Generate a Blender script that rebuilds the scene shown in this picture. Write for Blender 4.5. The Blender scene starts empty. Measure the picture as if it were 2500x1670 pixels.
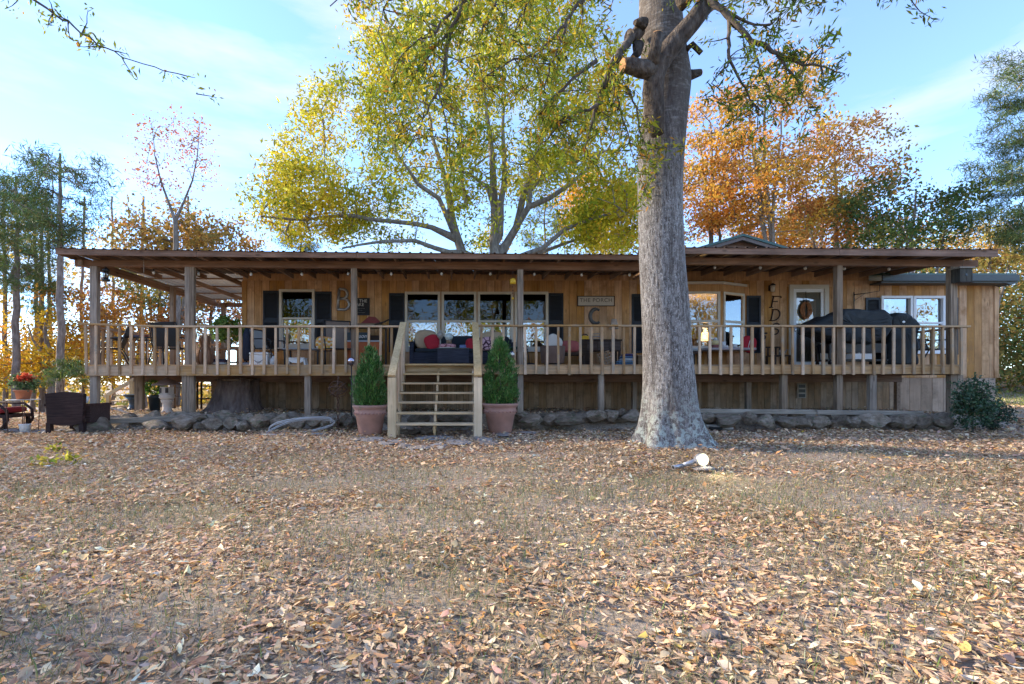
import bpy, bmesh, math, random
import numpy as np
from mathutils import Vector, Matrix
random.seed(7); RNG = np.random.default_rng(7)
R = math.radians
scene = bpy.context.scene
C = scene.collection

# ---------------------------------------------------------------- camera, sky, sun, exposure
F, CX, HY, EYE = 1180.0, 1130.0, 930.0, 1.08       # focal length and principal point of the 2500 px photograph, eye height (m)
cam_d = bpy.data.cameras.new('camera'); cam = bpy.data.objects.new('camera', cam_d); C.objects.link(cam)
cam.location = (0, 0, EYE); cam.rotation_euler = (R(90), 0, 0)
cam_d.sensor_fit = 'HORIZONTAL'; cam_d.sensor_width = 36; cam_d.lens = F / 2500 * 36
cam_d.shift_x = (1250 - CX) / 2500; cam_d.shift_y = (HY - 835) / 2500
cam_d.clip_start = 0.05; cam_d.clip_end = 2000
scene.camera = cam

SUN_AZ, SUN_EL = R(-74), R(26)                     # azimuth from +Y towards +X
world = bpy.data.worlds.new('World'); scene.world = world; world.use_nodes = True
wn, wl = world.node_tree.nodes, world.node_tree.links; wn.clear()
w_out = wn.new('ShaderNodeOutputWorld'); w_bg = wn.new('ShaderNodeBackground')
w_sky = wn.new('ShaderNodeTexSky'); w_sky.sky_type = 'NISHITA'; w_sky.sun_disc = False
w_sky.sun_elevation = SUN_EL; w_sky.sun_rotation = SUN_AZ
w_sky.air_density = 0.78; w_sky.dust_density = 0.0; w_sky.ozone_density = 5.0
w_bg.inputs['Strength'].default_value = 0.15
# thin high cloud, the same all round the sky
w_tc = wn.new('ShaderNodeTexCoord'); w_map = wn.new('ShaderNodeMapping'); w_map.inputs['Scale'].default_value = (1.3, 1.3, 5.5); w_map.inputs['Location'].default_value = (8.4, 3.8, 1.6)
w_no = wn.new('ShaderNodeTexNoise'); w_no.inputs['Scale'].default_value = 1.7; w_no.inputs['Detail'].default_value = 7; w_no.inputs['Roughness'].default_value = .55
w_ra = wn.new('ShaderNodeMapRange'); w_ra.inputs[1].default_value = .5; w_ra.inputs[2].default_value = .75; w_ra.inputs[3].default_value = .10; w_ra.inputs[4].default_value = .85
w_mx = wn.new('ShaderNodeMix'); w_mx.data_type = 'RGBA'; w_mx.inputs[7].default_value = (1.9, 1.92, 1.98, 1)
wl.new(w_tc.outputs['Generated'], w_map.inputs['Vector']); wl.new(w_map.outputs['Vector'], w_no.inputs['Vector'])
wl.new(w_no.outputs['Fac'], w_ra.inputs[0]); wl.new(w_ra.outputs[0], w_mx.inputs[0])
wl.new(w_sky.outputs['Color'], w_mx.inputs[6]); wl.new(w_mx.outputs[2], w_bg.inputs['Color'])
wl.new(w_bg.outputs['Background'], w_out.inputs['Surface'])

sun_d = bpy.data.lights.new('sun', 'SUN'); sun = bpy.data.objects.new('sun', sun_d); C.objects.link(sun)
sun_d.energy = 3.3; sun_d.angle = R(5.0); sun_d.color = (1.0, .84, .62)
sd = Vector((math.sin(SUN_AZ) * math.cos(SUN_EL), math.cos(SUN_AZ) * math.cos(SUN_EL), math.sin(SUN_EL)))
sun.rotation_euler = sd.to_track_quat('Z', 'Y').to_euler(); sun.location = sd * 60
scene.view_settings.view_transform = 'Standard'; scene.view_settings.look = 'None'
scene.view_settings.gamma = 1; scene.view_settings.use_curve_mapping = False
scene.view_settings.exposure = 2.05
scene.render.engine = 'CYCLES'
scene.cycles.max_bounces = 8; scene.cycles.transparent_max_bounces = 8

# ---------------------------------------------------------------- helpers
def P(px, py, Y):
    return Vector(((px - CX) * Y / F, Y, EYE - (py - HY) * Y / F))
def XA(px, Y): return (px - CX) * Y / F
def ZA(py, Y): return EYE - (py - HY) * Y / F
def smooth(a, b, t):
    t = np.clip((np.asarray(t, float) - a) / (b - a), 0, 1); return t * t * (3 - 2 * t)
def ground_z(x, y):
    x = np.asarray(x, float); y = np.asarray(y, float)
    z = -.17 * (1 - np.clip(y / 8, 0, 1))
    z = z + .31 * smooth(10.55, 10.95, y) * smooth(-9.2, -8.7, x) * (1 - smooth(11.4, 13.2, x))
    z = z - 2.6 * smooth(15, 34, y) * (1 - smooth(-8, -4, x))
    z = z + 2.3 * smooth(27, 52, y) * smooth(12, 20, x)
    z = z + .022 * np.sin(x * 1.7 + .6) * np.sin(y * 1.3 + 1.1) + .012 * np.sin(x * 4.1 + y * 2.3)
    return z
def gz(x, y): return float(ground_z(x, y))

class MB:
    def __init__(s): s.v = []; s.f = []; s.sm = []
    def add(s, vs, fs, smooth=False):
        o = len(s.v); s.v += [tuple(v) for v in vs]; s.f += [tuple(i + o for i in f) for f in fs]; s.sm += [smooth] * len(fs); return s
    def box(s, x0, x1, y0, y1, z0, z1, M=None):
        vs = [Vector(p) for p in ((x0,y0,z0),(x1,y0,z0),(x1,y1,z0),(x0,y1,z0),(x0,y0,z1),(x1,y0,z1),(x1,y1,z1),(x0,y1,z1))]
        if M: vs = [M @ v for v in vs]
        return s.add(vs, [(3,2,1,0),(4,5,6,7),(0,1,5,4),(1,2,6,5),(2,3,7,6),(3,0,4,7)])
    def bar(s, a, b, w, h, up=(0,0,1)):
        a = Vector(a); b = Vector(b); d = (b - a).normalized(); u = Vector(up)
        x = d.cross(u)
        if x.length < 1e-4: x = d.cross(Vector((0,1,0)))
        x.normalize(); u = x.cross(d)
        vs = [p + x*sx*w/2 + u*su*h/2 for p in (a, b) for sx, su in ((-1,-1),(1,-1),(1,1),(-1,1))]
        return s.add(vs, [(0,1,2,3),(7,6,5,4),(0,4,5,1),(1,5,6,2),(2,6,7,3),(3,7,4,0)])
    def tube(s, pts, r, n=8, cap=True, squash=1.0):
        pts = [Vector(p) for p in pts]; k = len(pts)
        rr = r if isinstance(r, (list, tuple)) else [r] * k
        vs = []; prev = None
        for i, p in enumerate(pts):
            d = (pts[min(i+1,k-1)] - pts[max(i-1,0)]).normalized()
            if prev is None:
                x = d.cross(Vector((0,0,1)));
                if x.length < .05: x = Vector((1,0,0))
            else: x = prev - d * prev.dot(d)
            x.normalize(); y = d.cross(x); prev = x
            for j in range(n):
                a = 2*math.pi*j/n; vs.append(p + (x*math.cos(a) + y*math.sin(a)*squash) * rr[i])
        fs = [(i*n+j, i*n+(j+1)%n, (i+1)*n+(j+1)%n, (i+1)*n+j) for i in range(k-1) for j in range(n)]
        s.add(vs, fs, True)
        if cap:
            o = len(s.v) - k*n
            s.f += [tuple(o + j for j in reversed(range(n))), tuple(o + (k-1)*n + j for j in range(n))]; s.sm += [False, False]
        return s
    def lathe(s, prof, c=(0,0,0), n=20, smooth=True):
        vs = []; k = len(prof)
        for r, z in prof:
            for j in range(n):
                a = 2*math.pi*j/n; vs.append((c[0] + r*math.cos(a), c[1] + r*math.sin(a), c[2] + z))
        fs = [(i*n+j, i*n+(j+1)%n, (i+1)*n+(j+1)%n, (i+1)*n+j) for i in range(k-1) for j in range(n)]
        s.add(vs, fs, smooth); o = len(s.v) - k*n
        s.f += [tuple(o + j for j in reversed(range(n))), tuple(o + (k-1)*n + j for j in range(n))]; s.sm += [False, False]
        return s
    def prism(s, poly, y0, y1):
        "outline of (x, z) pairs, counter-clockwise seen from -Y, extruded in Y"
        n = len(poly); vs = [(x, y0, z) for x, z in poly] + [(x, y1, z) for x, z in poly]
        fs = [tuple(range(n)), tuple(reversed(range(n, 2*n)))] + [(i, i+n, (i+1)%n+n, (i+1)%n) for i in range(n)]
        return s.add(vs, fs)
    def blob(s, c, sx, sy, sz, n=12, m=8, p=2.0, M=None):
        "superellipsoid: p = 2 a sphere, larger p a cushion"
        def pw(t): return math.copysign(abs(t) ** (2/p), t)
        vs = []
        for i in range(m + 1):
            a = -math.pi/2 + math.pi*i/m
            for j in range(n):
                b = 2*math.pi*j/n
                v = Vector((sx*pw(math.cos(a))*pw(math.cos(b)), sy*pw(math.cos(a))*pw(math.sin(b)), sz*pw(math.sin(a))))
                if M: v = M @ v
                vs.append(v + Vector(c))
        fs = [(i*n+j, i*n+(j+1)%n, (i+1)*n+(j+1)%n, (i+1)*n+j) for i in range(m) for j in range(n)]
        return s.add(vs, fs, True)
    def move(s, d): s.v = [(v[0]+d[0], v[1]+d[1], v[2]+d[2]) for v in s.v]; return s
    def xf(s, M): s.v = [tuple(M @ Vector(v)) for v in s.v]; return s
    def mesh(s, name, mat, bevel=0):
        me = bpy.data.meshes.new(name); me.from_pydata(s.v, [], s.f); me.validate()
        me.polygons.foreach_set('use_smooth', s.sm[:len(me.polygons)] if len(me.polygons) == len(s.sm) else [False]*len(me.polygons))
        if bevel:
            bm = bmesh.new(); bm.from_mesh(me); bmesh.ops.bevel(bm, geom=bm.edges[:], offset=bevel, segments=1, affect='EDGES'); bm.to_mesh(me); bm.free()
        if mat is not None: me.materials.append(mat)
        return me
    def build(s, name, mat, parent=None, world=False, bevel=0):
        if world and parent is not None: s.move(-wloc(parent))
        return link(name, s.mesh(name, mat, bevel), parent)
def wloc(o):
    v = Vector((0,0,0))
    while o is not None: v += o.location; o = o.parent
    return v
def link(name, data, parent=None, loc=None):
    o = bpy.data.objects.new(name, data); C.objects.link(o)
    if parent is not None: o.parent = parent
    if loc is not None: o.location = loc
    return o
def tag(o, label=None, cat=None, group=None, kind=None):
    if label: o['label'] = label
    if cat: o['category'] = cat
    if group: o['group'] = group
    if kind: o['kind'] = kind
    return o
def thing(name, loc, label, cat, group=None, rotz=0.0):
    o = bpy.data.objects.new(name, None); o.empty_display_size = .2; C.objects.link(o)
    o.location = loc; o.rotation_euler = (0, 0, rotz); return tag(o, label, cat, group)
def copy_tree(o, parent=None):
    c = o.copy(); C.objects.link(c); c.parent = parent
    for ch in list(o.children): copy_tree(ch, c)
    return c
def box(name, mat, parent, x0, x1, y0, y1, z0, z1, world=True, bevel=0):
    return MB().box(x0, x1, y0, y1, z0, z1).build(name, mat, parent, world, bevel)

# ---------------------------------------------------------------- materials
MATS = {}
def nodes(name):
    m = bpy.data.materials.new(name); m.use_nodes = True; MATS[name] = m
    nt = m.node_tree; b = nt.nodes['Principled BSDF']; return m, nt, nt.nodes, nt.links, b
def flat(name, col, rough=.7, metal=0, var=.25, scale=9, bump=0.0, spec=.3, emit=None):
    m, nt, n, l, b = nodes(name)
    tc = n.new('ShaderNodeTexCoord'); no = n.new('ShaderNodeTexNoise'); no.inputs['Scale'].default_value = scale; no.inputs['Detail'].default_value = 5
    mp = n.new('ShaderNodeMapRange'); mp.inputs[3].default_value = 1 - var; mp.inputs[4].default_value = 1 + var
    mx = n.new('ShaderNodeMix'); mx.data_type = 'RGBA'; mx.blend_type = 'MULTIPLY'; mx.inputs[0].default_value = 1
    mx.inputs[6].default_value = (*col, 1)
    l.new(tc.outputs['Object'], no.inputs['Vector']); l.new(no.outputs['Fac'], mp.inputs[0]); l.new(mp.outputs[0], mx.inputs[7]); l.new(mx.outputs[2], b.inputs['Base Color'])
    b.inputs['Roughness'].default_value = rough; b.inputs['Metallic'].default_value = metal; b.inputs['Specular IOR Level'].default_value = spec
    if bump:
        bp = n.new('ShaderNodeBump'); bp.inputs['Strength'].default_value = bump; bp.inputs['Distance'].default_value = .02
        l.new(no.outputs['Fac'], bp.inputs['Height']); l.new(bp.outputs['Normal'], b.inputs['Normal'])
    if emit: b.inputs['Emission Color'].default_value = (*emit[0], 1); b.inputs['Emission Strength'].default_value = emit[1]
    return m
def wood(name, c0, c1, axis='X', rough=.75, rnd=.35, grain=24, knots=.5, stain=None):
    "timber with grain along an axis, knots, and a tone that differs from board to board"
    m, nt, n, l, b = nodes(name)
    tc = n.new('ShaderNodeTexCoord'); oi = n.new('ShaderNodeObjectInfo'); ad = n.new('ShaderNodeVectorMath'); ad.operation = 'ADD'
    sc = n.new('ShaderNodeVectorMath'); sc.operation = 'SCALE'; sc.inputs['Scale'].default_value = 37.0
    cb = n.new('ShaderNodeCombineXYZ')
    for k in range(3): l.new(oi.outputs['Random'], cb.inputs[k])
    l.new(cb.outputs[0], sc.inputs[0]); l.new(tc.outputs['Object'], ad.inputs[0]); l.new(sc.outputs[0], ad.inputs[1])
    mp = n.new('ShaderNodeMapping'); s = [1.0, 1.0, 1.0]; s['XYZ'.index(axis)] = .06; mp.inputs['Scale'].default_value = s
    no = n.new('ShaderNodeTexNoise'); no.inputs['Scale'].default_value = grain; no.inputs['Detail'].default_value = 6; no.inputs['Distortion'].default_value = .6
    l.new(ad.outputs[0], mp.inputs['Vector']); l.new(mp.outputs[0], no.inputs['Vector'])
    ra = n.new('ShaderNodeValToRGB'); ra.color_ramp.elements[0].position = .3; ra.color_ramp.elements[1].position = .7
    ra.color_ramp.elements[0].color = (*c0, 1); ra.color_ramp.elements[1].color = (*c1, 1); l.new(no.outputs['Fac'], ra.inputs['Fac'])
    hs = n.new('ShaderNodeHueSaturation'); mr = n.new('ShaderNodeMapRange'); mr.inputs[3].default_value = 1 - rnd; mr.inputs[4].default_value = 1 + rnd
    l.new(oi.outputs['Random'], mr.inputs[0]); l.new(mr.outputs[0], hs.inputs['Value']); l.new(ra.outputs['Color'], hs.inputs['Color'])
    m2 = n.new('ShaderNodeMapRange'); m2.inputs[3].default_value = 1.12; m2.inputs[4].default_value = .78; l.new(oi.outputs['Random'], m2.inputs[0]); l.new(m2.outputs[0], hs.inputs['Saturation'])
    col = hs.outputs['Color']
    # big soft weathering and dark knots
    mp2 = n.new('ShaderNodeMapping'); s2 = [1.0]*3; s2['XYZ'.index(axis)] = .35; mp2.inputs['Scale'].default_value = s2; l.new(ad.outputs[0], mp2.inputs['Vector'])
    vo = n.new('ShaderNodeTexVoronoi'); vo.inputs['Scale'].default_value = 5.5; l.new(mp2.outputs[0], vo.inputs['Vector'])
    kr = n.new('ShaderNodeMapRange'); kr.inputs[1].default_value = .05; kr.inputs[2].default_value = .16; kr.inputs[3].default_value = 1 - knots; kr.inputs[4].default_value = 1; l.new(vo.outputs['Distance'], kr.inputs[0])
    n3 = n.new('ShaderNodeTexNoise'); n3.inputs['Scale'].default_value = 1.6; n3.inputs['Detail'].default_value = 5; l.new(ad.outputs[0], n3.inputs['Vector'])
    wr = n.new('ShaderNodeMapRange'); wr.inputs[1].default_value = .3; wr.inputs[2].default_value = .7; wr.inputs[3].default_value = .72; wr.inputs[4].default_value = 1.15; l.new(n3.outputs['Fac'], wr.inputs[0])
    ml = n.new('ShaderNodeMath'); ml.operation = 'MULTIPLY'; l.new(kr.outputs[0], ml.inputs[0]); l.new(wr.outputs[0], ml.inputs[1])
    mx = n.new('ShaderNodeMix'); mx.data_type = 'RGBA'; mx.blend_type = 'MULTIPLY'; mx.inputs[0].default_value = 1; l.new(col, mx.inputs[6]); l.new(ml.outputs[0], mx.inputs[7])
    col = mx.outputs[2]
    if stain:
        st = n.new('ShaderNodeTexNoise'); st.inputs['Scale'].default_value = 2.4; st.inputs['Detail'].default_value = 8; st.inputs['Roughness'].default_value = .7
        l.new(ad.outputs[0], st.inputs['Vector']); sr = n.new('ShaderNodeMapRange'); sr.inputs[1].default_value = .48; sr.inputs[2].default_value = .7; l.new(st.outputs['Fac'], sr.inputs[0])
        m3 = n.new('ShaderNodeMix'); m3.data_type = 'RGBA'; m3.inputs[7].default_value = (*stain, 1); l.new(sr.outputs[0], m3.inputs[0]); l.new(col, m3.inputs[6]); col = m3.outputs[2]
    l.new(col, b.inputs['Base Color']); b.inputs['Roughness'].default_value = rough; b.inputs['Specular IOR Level'].default_value = .2
    bp = n.new('ShaderNodeBump'); bp.inputs['Strength'].default_value = .35; bp.inputs['Distance'].default_value = .006
    l.new(no.outputs['Fac'], bp.inputs['Height']); l.new(bp.outputs['Normal'], b.inputs['Normal'])
    return m
def leafmat(name, trans=.45, bright=1.0, spec=0.0):
    "thin leaf: colour from the mesh, part of the light goes through"
    m, nt, n, l, b = nodes(name); out = n['Material Output']; n.remove(b)
    at = n.new('ShaderNodeAttribute'); at.attribute_name = 'Col'
    df = n.new('ShaderNodeBsdfDiffuse'); tr = n.new('ShaderNodeBsdfTranslucent'); mx = n.new('ShaderNodeMixShader'); mx.inputs[0].default_value = trans
    l.new(at.outputs['Color'], df.inputs['Color']); l.new(at.outputs['Color'], tr.inputs['Color'])
    l.new(df.outputs[0], mx.inputs[1]); l.new(tr.outputs[0], mx.inputs[2])
    if spec:
        gl = n.new('ShaderNodeBsdfGlossy'); gl.inputs['Roughness'].default_value = .45; m2 = n.new('ShaderNodeMixShader'); m2.inputs[0].default_value = spec
        l.new(mx.outputs[0], m2.inputs[1]); l.new(gl.outputs[0], m2.inputs[2]); l.new(m2.outputs[0], out.inputs['Surface'])
    else: l.new(mx.outputs[0], out.inputs['Surface'])
    return m
def glass(name, refl=.3, tint=(.55,.57,.55)):
    m, nt, n, l, b = nodes(name); out = n['Material Output']; n.remove(b)
    tr = n.new('ShaderNodeBsdfTransparent'); tr.inputs['Color'].default_value = (*tint, 1)
    gl = n.new('ShaderNodeBsdfGlossy'); gl.inputs['Roughness'].default_value = .01; gl.inputs['Color'].default_value = (.95,.97,1,1)
    fr = n.new('ShaderNodeFresnel'); fr.inputs['IOR'].default_value = 1.5
    mr = n.new('ShaderNodeMapRange'); mr.inputs[1].default_value = .04; mr.inputs[2].default_value = 1; mr.inputs[3].default_value = refl; mr.inputs[4].default_value = 1
    # panes are never quite flat
    tc = n.new('ShaderNodeTexCoord'); no = n.new('ShaderNodeTexNoise'); no.inputs['Scale'].default_value = 2.2; l.new(tc.outputs['Object'], no.inputs['Vector'])
    bp = n.new('ShaderNodeBump'); bp.inputs['Strength'].default_value = .06; bp.inputs['Distance'].default_value = .05; l.new(no.outputs['Fac'], bp.inputs['Height']); l.new(bp.outputs[0], gl.inputs['Normal'])
    mx = n.new('ShaderNodeMixShader'); l.new(fr.outputs[0], mr.inputs[0]); l.new(mr.outputs[0], mx.inputs[0]); l.new(tr.outputs[0], mx.inputs[1]); l.new(gl.outputs[0], mx.inputs[2]); l.new(mx.outputs[0], out.inputs['Surface'])
    return m
def mottled(name, cols, pos, scale=3, stretch=(1,1,1), rough=.85, bump=.5, bdist=.03, fine=30, spots=None):
    "three-tone noise for stone, bark, soil"
    m, nt, n, l, b = nodes(name)
    tc = n.new('ShaderNodeTexCoord'); oi = n.new('ShaderNodeObjectInfo'); ad = n.new('ShaderNodeVectorMath'); ad.operation = 'ADD'
    cb = n.new('ShaderNodeCombineXYZ'); mu = n.new('ShaderNodeMath'); mu.operation = 'MULTIPLY'; mu.inputs[1].default_value = 50
    l.new(oi.outputs['Random'], mu.inputs[0])
    for k in range(3): l.new(mu.outputs[0], cb.inputs[k])
    l.new(tc.outputs['Object'], ad.inputs[0]); l.new(cb.outputs[0], ad.inputs[1])
    mp = n.new('ShaderNodeMapping'); mp.inputs['Scale'].default_value = stretch; l.new(ad.outputs[0], mp.inputs['Vector'])
    no = n.new('ShaderNodeTexNoise'); no.inputs['Scale'].default_value = scale; no.inputs['Detail'].default_value = 9; no.inputs['Roughness'].default_value = .65; l.new(mp.outputs[0], no.inputs['Vector'])
    ra = n.new('ShaderNodeValToRGB'); e = ra.color_ramp.elements
    while len(e) < len(cols): e.new(.5)
    for k, (c, p) in enumerate(zip(cols, pos)): e[k].position = p; e[k].color = (*c, 1)
    l.new(no.outputs['Fac'], ra.inputs['Fac']); col = ra.outputs['Color']
    hs = n.new('ShaderNodeHueSaturation'); mr = n.new('ShaderNodeMapRange'); mr.inputs[3].default_value = .72; mr.inputs[4].default_value = 1.25; l.new(oi.outputs['Random'], mr.inputs[0]); l.new(mr.outputs[0], hs.inputs['Value']); l.new(col, hs.inputs['Color']); col = hs.outputs['Color']
    if spots:
        sn = n.new('ShaderNodeTexNoise'); sn.inputs['Scale'].default_value = spots[1]; sn.inputs['Detail'].default_value = 6; l.new(ad.outputs[0], sn.inputs['Vector'])
        sr = n.new('ShaderNodeMapRange'); sr.inputs[1].default_value = spots[2]; sr.inputs[2].default_value = spots[2] + .08; l.new(sn.outputs['Fac'], sr.inputs[0])
        m3 = n.new('ShaderNodeMix'); m3.data_type = 'RGBA'; m3.inputs[7].default_value = (*spots[0], 1); l.new(sr.outputs[0], m3.inputs[0]); l.new(col, m3.inputs[6]); col = m3.outputs[2]
    l.new(col, b.inputs['Base Color']); b.inputs['Roughness'].default_value = rough; b.inputs['Specular IOR Level'].default_value = .2
    f2 = n.new('ShaderNodeTexNoise'); f2.inputs['Scale'].default_value = fine; f2.inputs['Detail'].default_value = 6; l.new(mp.outputs[0], f2.inputs['Vector'])
    sm = n.new('ShaderNodeMath'); l.new(no.outputs['Fac'], sm.inputs[0]); l.new(f2.outputs['Fac'], sm.inputs[1])
    bp = n.new('ShaderNodeBump'); bp.inputs['Strength'].default_value = bump; bp.inputs['Distance'].default_value = bdist; l.new(sm.outputs[0], bp.inputs['Height']); l.new(bp.outputs[0], b.inputs['Normal'])
    return m

SIDING = wood('pine siding', (.45,.22,.08), (.63,.35,.14), 'Z', rnd=.2, knots=.4, stain=(.33,.17,.07))
SKIRT = wood('weathered skirting', (.32,.205,.12), (.48,.32,.20), 'Z', rnd=.22, knots=.3, stain=(.16,.125,.08))
SKIRT2 = wood('beige painted skirting', (.40,.28,.20), (.50,.36,.26), 'Z', rnd=.08, knots=.1, stain=(.22,.16,.11))
RAILX = wood('railing pine', (.42,.24,.105), (.60,.385,.195), 'X', rnd=.18, stain=(.31,.255,.19))
RAILZ = wood('baluster pine', (.42,.25,.13), (.62,.41,.235), 'Z', rnd=.36, stain=(.33,.28,.22))
RAILY = wood('side railing pine', (.34,.195,.105), (.50,.31,.18), 'Y', rnd=.16)
POSTW = wood('weathered post', (.16,.115,.08), (.37,.28,.20), 'Z', rnd=.18, grain=30)
BEAMW = wood('brown beam', (.16,.085,.05), (.29,.165,.105), 'X', rnd=.12)
RAFTW = wood('rafter', (.20,.12,.07), (.34,.22,.14), 'Y', rnd=.2)
STAIRX = wood('new pine tread', (.52,.36,.185), (.70,.51,.295), 'X', rnd=.12)
STAIRZ = wood('new pine post', (.52,.36,.185), (.70,.52,.31), 'Z', rnd=.12)
GREYX = wood('grey sleeper', (.20,.17,.135), (.40,.35,.285), 'X', rnd=.15, grain=34)
DARKW = wood('dark furniture wood', (.035,.022,.016), (.075,.048,.033), 'X', rnd=.2)
OLDW = wood('old timber', (.20,.13,.08), (.34,.24,.15), 'X', rnd=.25)
TRIM = flat('cream window frame', (.56,.50,.41), .5, var=.08)
WHITEF = flat('white window frame', (.78,.78,.78), .45, var=.05)
SHUT = flat('black shutter', (.016,.019,.026), .45, var=.2)
GLASS = glass('window glass', .16, (.7,.7,.68))
GLASS2 = glass('reflective window glass', .30, (.3,.31,.3))
GLASSD = glass('darkened window glass', .05, (.22,.22,.21))  # upper sashes: dark tint stands in for the porch ceiling's reflection, no screen
DARKM = flat('dark green metal roof', (.03,.085,.065), .4, var=.2, spec=.5)
GUTTER = flat('dark gutter', (.045,.052,.05), .45, var=.25, spec=.4)
BROWNM = flat('brown roof metal', (.075,.045,.035), .5, var=.25, spec=.4)
PALEPANEL = None
BLACK = flat('black metal', (.012,.012,.014), .4, spec=.5)
SLING = flat('charcoal sling', (.03,.033,.036), .8, var=.3, scale=40)
SLINGG = flat('grey sling', (.34,.34,.35), .8, var=.15, scale=40)
SLINGT = flat('taupe sling', (.20,.15,.12), .85, var=.2, scale=30)
CHROME = flat('brushed metal', (.6,.6,.62), .3, metal=1, var=.1)
WHITE = flat('white plastic', (.74,.74,.72), .45, var=.06)
TERRA = flat('pink terracotta', (.43,.245,.195), .75, var=.42, scale=5, bump=.2)
TERRA2 = flat('orange terracotta', (.47,.17,.085), .75, var=.2, scale=6, bump=.2)
SOIL = flat('potting soil', (.03,.02,.014), .95, var=.4, scale=30, bump=.6)
WICKN = None
ROCKM = mottled('field stone', [(.17,.13,.095), (.35,.28,.215), (.54,.455,.375)], [.32,.52,.7], 2.2, bump=.9, bdist=.06, spots=((.19,.20,.12), 3.0, .57))
ROCKF = mottled('flat stone', [(.17,.15,.14), (.27,.24,.225), (.37,.34,.32)], [.3,.52,.75], 3.0, bump=.4, bdist=.02)
RUST = flat('rusty iron', (.11,.06,.04), .8, var=.35)
# ---------------------------------------------------------------- leaf clouds
def pal(cols, wts, n, jit=.18, hue=None):
    cols = np.array(cols, float); w = np.array(wts, float); w /= w.sum()
    c = cols[RNG.choice(len(cols), n, p=w)] * np.exp(RNG.normal(0, jit, (n, 1))) * np.exp(RNG.normal(0, jit*.4 if hue is None else hue, (n, 3)))
    return np.clip(c, .004, .9)
def mesh_np(name, verts, faces, cols, mat):
    "faces: (M,4) or (M,3) array; one colour for each vertex"
    me = bpy.data.meshes.new(name); nv, (nf, k) = len(verts), faces.shape
    me.vertices.add(nv); me.vertices.foreach_set('co', np.ascontiguousarray(verts, np.float32).ravel())
    me.loops.add(nf*k); me.loops.foreach_set('vertex_index', np.ascontiguousarray(faces, np.int32).ravel())
    me.polygons.add(nf); me.polygons.foreach_set('loop_start', np.arange(0, nf*k, k, dtype=np.int32))
    try: me.polygons.foreach_set('loop_total', np.full(nf, k, np.int32))
    except Exception: pass
    me.update(calc_edges=True)
    if cols is not None:
        a = me.color_attributes.new('Col', 'FLOAT_COLOR', 'POINT')
        a.data.foreach_set('color', np.concatenate([cols, np.ones((nv,1))], 1).astype(np.float32).ravel())
    me.materials.append(mat); return me
def frames(n, up_bias=0.0, droop=0.0):
    d = RNG.normal(0, 1, (n, 3)); d[:,2] = d[:,2]*(1-.5*up_bias) - droop; d /= np.linalg.norm(d, axis=1, keepdims=True)
    q = RNG.normal(0, 1, (n, 3)); q -= d * (q*d).sum(1, keepdims=True); q /= np.linalg.norm(q, axis=1, keepdims=True)
    return d, q, np.cross(d, q)
def leaf_quads(cen, L, W, d, q):
    "a pointed four-sided leaf for each centre"
    n = len(cen); L = np.broadcast_to(np.asarray(L, float).reshape(-1,1), (n,1)); W = np.broadcast_to(np.asarray(W, float).reshape(-1,1), (n,1))
    nrm = np.cross(d, q)
    v = np.stack([cen - d*L*.5, cen + q*W*.5 - d*L*.05 + nrm*W*.18, cen + d*L*.5, cen - q*W*.5 - d*L*.05 + nrm*W*.18], 1)
    return v.reshape(-1,3), np.arange(n*4).reshape(n,4)
def leaf_cloud(name, cen, L, W, cols, mat, parent, droop=0.0, d=None, jitL=.25):
    n = len(cen); dd, q, _ = frames(n, 0, droop)
    if d is not None:
        dd = d + .35*dd; dd /= np.linalg.norm(dd, axis=1, keepdims=True); q -= dd*(q*dd).sum(1, keepdims=True); q /= np.linalg.norm(q, axis=1, keepdims=True)
    s = np.exp(RNG.normal(0, jitL, n))
    v, f = leaf_quads(cen - np.array(wloc(parent)) if parent is not None else cen, L*s, W*s, dd, q)
    return link(name, mesh_np(name, v, f, np.repeat(cols, 4, 0), mat), parent)
LEAF = leafmat('autumn leaf', .5)
NEEDLE = leafmat('evergreen leaf', .25, spec=.04)
LITTER = leafmat('dry fallen leaf', .12)
m_, nt_, n_, l_, b_ = nodes('pale translucent roof panel'); n_.remove(b_)
d_ = n_.new('ShaderNodeBsdfDiffuse'); t_ = n_.new('ShaderNodeBsdfTranslucent'); x_ = n_.new('ShaderNodeMixShader'); x_.inputs[0].default_value = .5; d_.inputs[0].default_value = (.6,.58,.54,1); t_.inputs[0].default_value = (.55,.52,.47,1)
l_.new(d_.outputs[0], x_.inputs[1]); l_.new(t_.outputs[0], x_.inputs[2]); l_.new(x_.outputs[0], n_['Material Output'].inputs[0]); PALEPANEL = m_
GRASSM = leafmat('grass blade', .3)

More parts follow.
